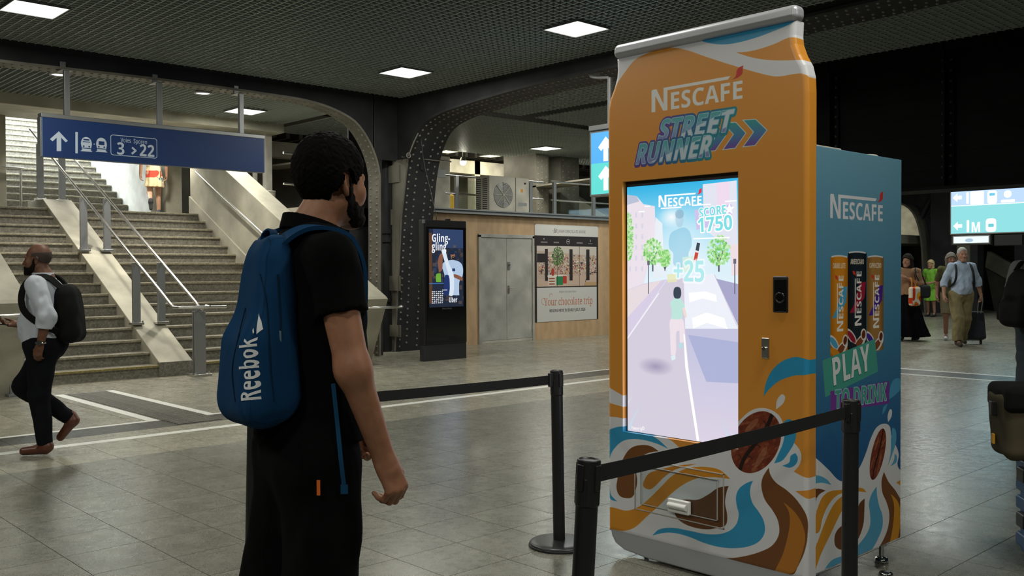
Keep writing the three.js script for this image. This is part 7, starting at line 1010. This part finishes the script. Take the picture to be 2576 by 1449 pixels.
{ // woman in long black skirt
  const p = onY(2284, 858), turn = dirIm(-0.75, -0.65), s = 0.985, tanTop = cloth(lin(0.30, 0.17, 0.10));
  const f = figure('person', 'dark-haired woman in brown top and long black skirt carrying an orange bag', [p.x, 0, p.z], turn, { scale: s, bodyCell: 0.011, cell: 0.015, skin: lin(0.45, 0.26, 0.18),
    pose: { elL: [-0.24, 1.16, 0.02], wrL: [-0.05, 1.28, -0.2], curl: 0.7, elR: [0.24, 1.15, -0.05], wrR: [0.24, 0.98, -0.2], knR: [0.09, 0.5, -0.08], anR: [0.09, 0.085, -0.1], knL: [-0.09, 0.49, 0.06], anL: [-0.09, 0.09, 0.2] }, top: { mat: tanTop, sleeve: 1.3, hem: 0.94, flare: 0.02, fold: 0.03 }, legs: { kind: 'skirt', name: 'long_skirt', len: 0.09, flare: 0.22, trail: 0.16, waist: 1.0, mat: phys(lin(0.004, 0.004, 0.005), 0.95, { specularIntensity: 0.15 }) }, shoes: mat(lin(0.02, 0.02, 0.02), 0.7), hair: { mat: darkHair(0.022), thick: 0.018, curl: 0.012, long: (x, y, z) => Math.hypot(x / 1.0, Math.max(0, Math.abs(y + 0.12) - 0.12), (z - 0.035) / 1.0) - 0.1 } });
  void f; const b = thing('tote_bag', 'orange and white patterned tote bag carried by the woman', 'tote bag', [p.x, 0, p.z], turn), pat = canvasTex(256, 256, (c) => { c.fillStyle = '#f0e6d2'; c.fillRect(0, 0, 256, 256); const r = rng(9); for (let i = 0; i < 40; i++) { c.fillStyle = ['#e8641e', '#f0b02a', '#d8421e'][Math.floor(r() * 3)]; c.beginPath(); c.ellipse(r() * 256, r() * 256, 12 + r() * 26, 12 + r() * 20, r() * 3, 0, 7); c.fill(); } });
  solid('bag_body', [[(x, y, z) => rbox([-0.23, 0.9, -0.2], [0.055, 0.19, 0.17], 0.05)(x, y, z) + 0.01 * n3(x * 12, y * 12, z * 12), [-0.34, 0.66, -0.42], [-0.12, 1.14, 0.02], 0.012]], cloth(lin(0.9, 0.9, 0.9), { map: pat }), b); obj('bag_handle', tube([V(-0.23, 1.05, -0.3), V(-0.2, 1.2, -0.26), V(-0.16, 1.26, -0.22), V(-0.2, 1.2, -0.16), V(-0.23, 1.05, -0.1)], 0.014, 6, 40), cloth(lin(0.5, 0.2, 0.05)), b);
  const g = thing('shoulder_bag', 'dark grey shoulder bag behind the woman in black skirt', 'shoulder bag', [p.x, 0, p.z], turn); solid('bag_body', [[(x, y, z) => rbox([-0.27, 0.99, 0.12], [0.07, 0.13, 0.17], 0.06)(x, y, z), [-0.38, 0.82, -0.1], [-0.16, 1.15, 0.32], 0.014]], cloth(lin(0.03, 0.033, 0.035)), g); obj('bag_strap', tube([V(-0.25, 1.1, 0.25), V(-0.2, 1.4, 0.08), V(-0.16, 1.46, 0.0), V(-0.2, 1.36, -0.1), V(-0.26, 1.1, 0.0)], 0.014, 6, 40), cloth(lin(0.03, 0.033, 0.035)), g);
}
{ const p = onY(2342, 797); figure('person', 'blonde woman in bright green dress walking far behind', [p.x, 0, p.z], dirIm(-0.8, -0.6), { scale: 0.965, bodyCell: 0.013, cell: 0.018, skin: lin(0.5, 0.3, 0.21), pose: { wrL: [-0.12, 1.05, -0.24], elL: [-0.24, 1.12, 0.0] }, top: { mat: cloth(lin(0.22, 0.52, 0.06)), sleeve: 0.6, hem: 0.88 }, legs: { kind: 'skirt', name: 'dress_skirt', len: 0.5, flare: 0.08, mat: cloth(lin(0.22, 0.52, 0.06)) }, shoes: mat(lin(0.03, 0.03, 0.03), 0.7), hair: { mat: mat(lin(0.55, 0.42, 0.22), 0.8), thick: 0.02, long: (x, y, z) => Math.hypot(x, Math.max(0, Math.abs(y + 0.04) - 0.05), z - 0.03) - 0.095 } }); }
{ const p = onY(2392, 855), turn = dirIm(-0.45, -0.9); figure('person', 'grey-haired person in olive shirt and khaki shorts with white sneakers', [p.x, 0, p.z], turn, { scale: 1.0, bulk: 1.05, bodyCell: 0.011, cell: 0.015, skin: lin(0.36, 0.2, 0.14), pose: { knR: [0.09, 0.5, -0.1], anR: [0.09, 0.085, -0.06], knL: [-0.09, 0.49, 0.06], anL: [-0.09, 0.11, 0.2], headYaw: 0.3 }, top: { mat: cloth(lin(0.085, 0.08, 0.035)), sleeve: 0.8, hem: 0.85, flare: 0.01 }, legs: { kind: 'shorts', mat: cloth(lin(0.24, 0.2, 0.12)), len: 0.95, wide: 1.1 }, shoes: mat(lin(0.6, 0.6, 0.6), 0.6), hair: { mat: mat(lin(0.16, 0.14, 0.12), 0.85), thick: 0.016, curl: 0.01, freq: 60, long: (x, y, z) => Math.hypot(x, Math.max(0, Math.abs(y + 0.03) - 0.05), z - 0.035) - 0.105 } }); }
{ // backpacker at the right edge
  const a = atD(2604, 900, 10.1), turn = dirIm(0.85, 0.55), grey = cloth(lin(0.16, 0.165, 0.17)); 
  figure('person', 'person in grey shirt and jeans with black backpack walking away', [a.x, 0, a.z], turn, { scale: 1.02, bulk: 1.12, bodyCell: 0.011, cell: 0.014, skin: lin(0.42, 0.25, 0.18), pose: { knL: [-0.1, 0.49, -0.03], anL: [-0.1, 0.085, 0.03] }, top: { mat: grey, sleeve: 0.75, hem: 0.86 }, legs: { mat: cloth(lin(0.05, 0.062, 0.075)), wide: 1.12, knee: 0.08, ankle: 0.075 }, shoes: mat(lin(0.25, 0.2, 0.12), 0.6), hair: { mat: darkHair(0.02), thick: 0.012 } });
  const b = thing('backpack', 'large black backpack on the person in grey shirt', 'backpack', [a.x, 0, a.z], turn), blk = phys(lin(0.007, 0.0068, 0.0068), 0.75, { specularIntensity: 0.35 }); solid('main_bag', [[(x, y, z) => { const u = Math.max(0, (y - 1.0) / 0.45), k = 1 + 0.55 * u * u; return uni(0.08, rbox([0, 1.14, 0.26], [0.19, 0.3, 0.14], 0.11), rbox([0, 0.99, 0.4], [0.15, 0.15, 0.09], 0.08))(x * k, y, 0.1 + (z - 0.1) * k) * 0.75 + 0.016 * n3(x * 12, y * 8, z * 12); }, [-0.3, 0.78, 0.05], [0.3, 1.55, 0.6], 0.014]], blk, b); obj('side_pocket', rb(-0.235, -0.19, 0.9, 1.1, 0.2, 0.34, 0.02, 2), blk, b);
  for (const q of [-1, 1]) obj('strap', tube([V(q * 0.1, 1.42, 0.2), V(q * 0.12, 1.5, 0.06), V(q * 0.13, 1.48, -0.06), V(q * 0.15, 1.3, -0.15), V(q * 0.22, 1.1, -0.02), V(q * 0.18, 1.0, 0.18)], 0.024, 8, 50), blk, b);
}
{ // suitcase with bag on top at the right edge
  const q = onY(2690, 1436), turn = dirIm(0.15, 1), t = thing('blue_suitcase', 'bright blue ribbed suitcase standing under the olive travel bag', 'suitcase', [q.x, 0, q.z], turn), blue = mat(lin(0.012, 0.09, 0.24), 0.4);
  const rib = []; obj('shell', rb(-0.19, 0.19, 0.05, 0.54, -0.12, 0.12, 0.04, 4), blue, t); for (let k = 0; k < 5; k++) obj('rib', rb(-0.2, 0.2, 0.09 + k * 0.09, 0.155 + k * 0.09, -0.127, 0.127, 0.012, 2), blue, t); for (const y of [0.2, 0.42]) obj('side_latch', rb(-0.225, -0.19, y, y + 0.07, -0.05, 0.05, 0.01, 2), M.blackPlastic, t); for (const [x, z] of [[-0.15, -0.08], [0.15, -0.08], [-0.15, 0.08], [0.15, 0.08]]) obj('wheel', cyl(V(x - 0.015, 0.03, z), V(x + 0.015, 0.03, z), 0.03), M.blackPlastic, t); void rib;
  const b = thing('travel_bag', 'olive canvas travel bag lying on the blue suitcase', 'travel bag', [q.x, 0.54, q.z], turn), ol = cloth(lin(0.085, 0.07, 0.042)), dk = cloth(lin(0.008, 0.0085, 0.0085)); solid('bag_body', [[(x, y, z) => rbox([-0.04, 0.165, 0], [0.29 + 0.05 * (y - 0.1), 0.165, 0.13], 0.05)(x, y, z) + 0.012 * n3(x * 10, y * 10, z * 10), [-0.42, -0.01, -0.2], [0.3, 0.36, 0.2], 0.01]], ol, b); solid('bag_flap', [[(x, y, z) => Math.max(rbox([-0.02, 0.29, 0], [0.31, 0.06, 0.145], 0.03)(x, y, z), 0) + 0.006 * n3(x * 14, y * 14, z * 14) - 0.004, [-0.4, 0.2, -0.2], [0.34, 0.38, 0.2], 0.01]], dk, b); obj('buckle', rb(-0.36, -0.33, 0.2, 0.27, -0.02, 0.02, 0.006, 2), M.blackPlastic, b); obj('luggage_tag', rb(-0.345, -0.335, 0.06, 0.11, -0.03, 0.0, 0.003, 1), mat(hex('#e0a02a'), 0.5), b, { label: 'orange luggage tag' });
}
renderer.render(scene, camera);
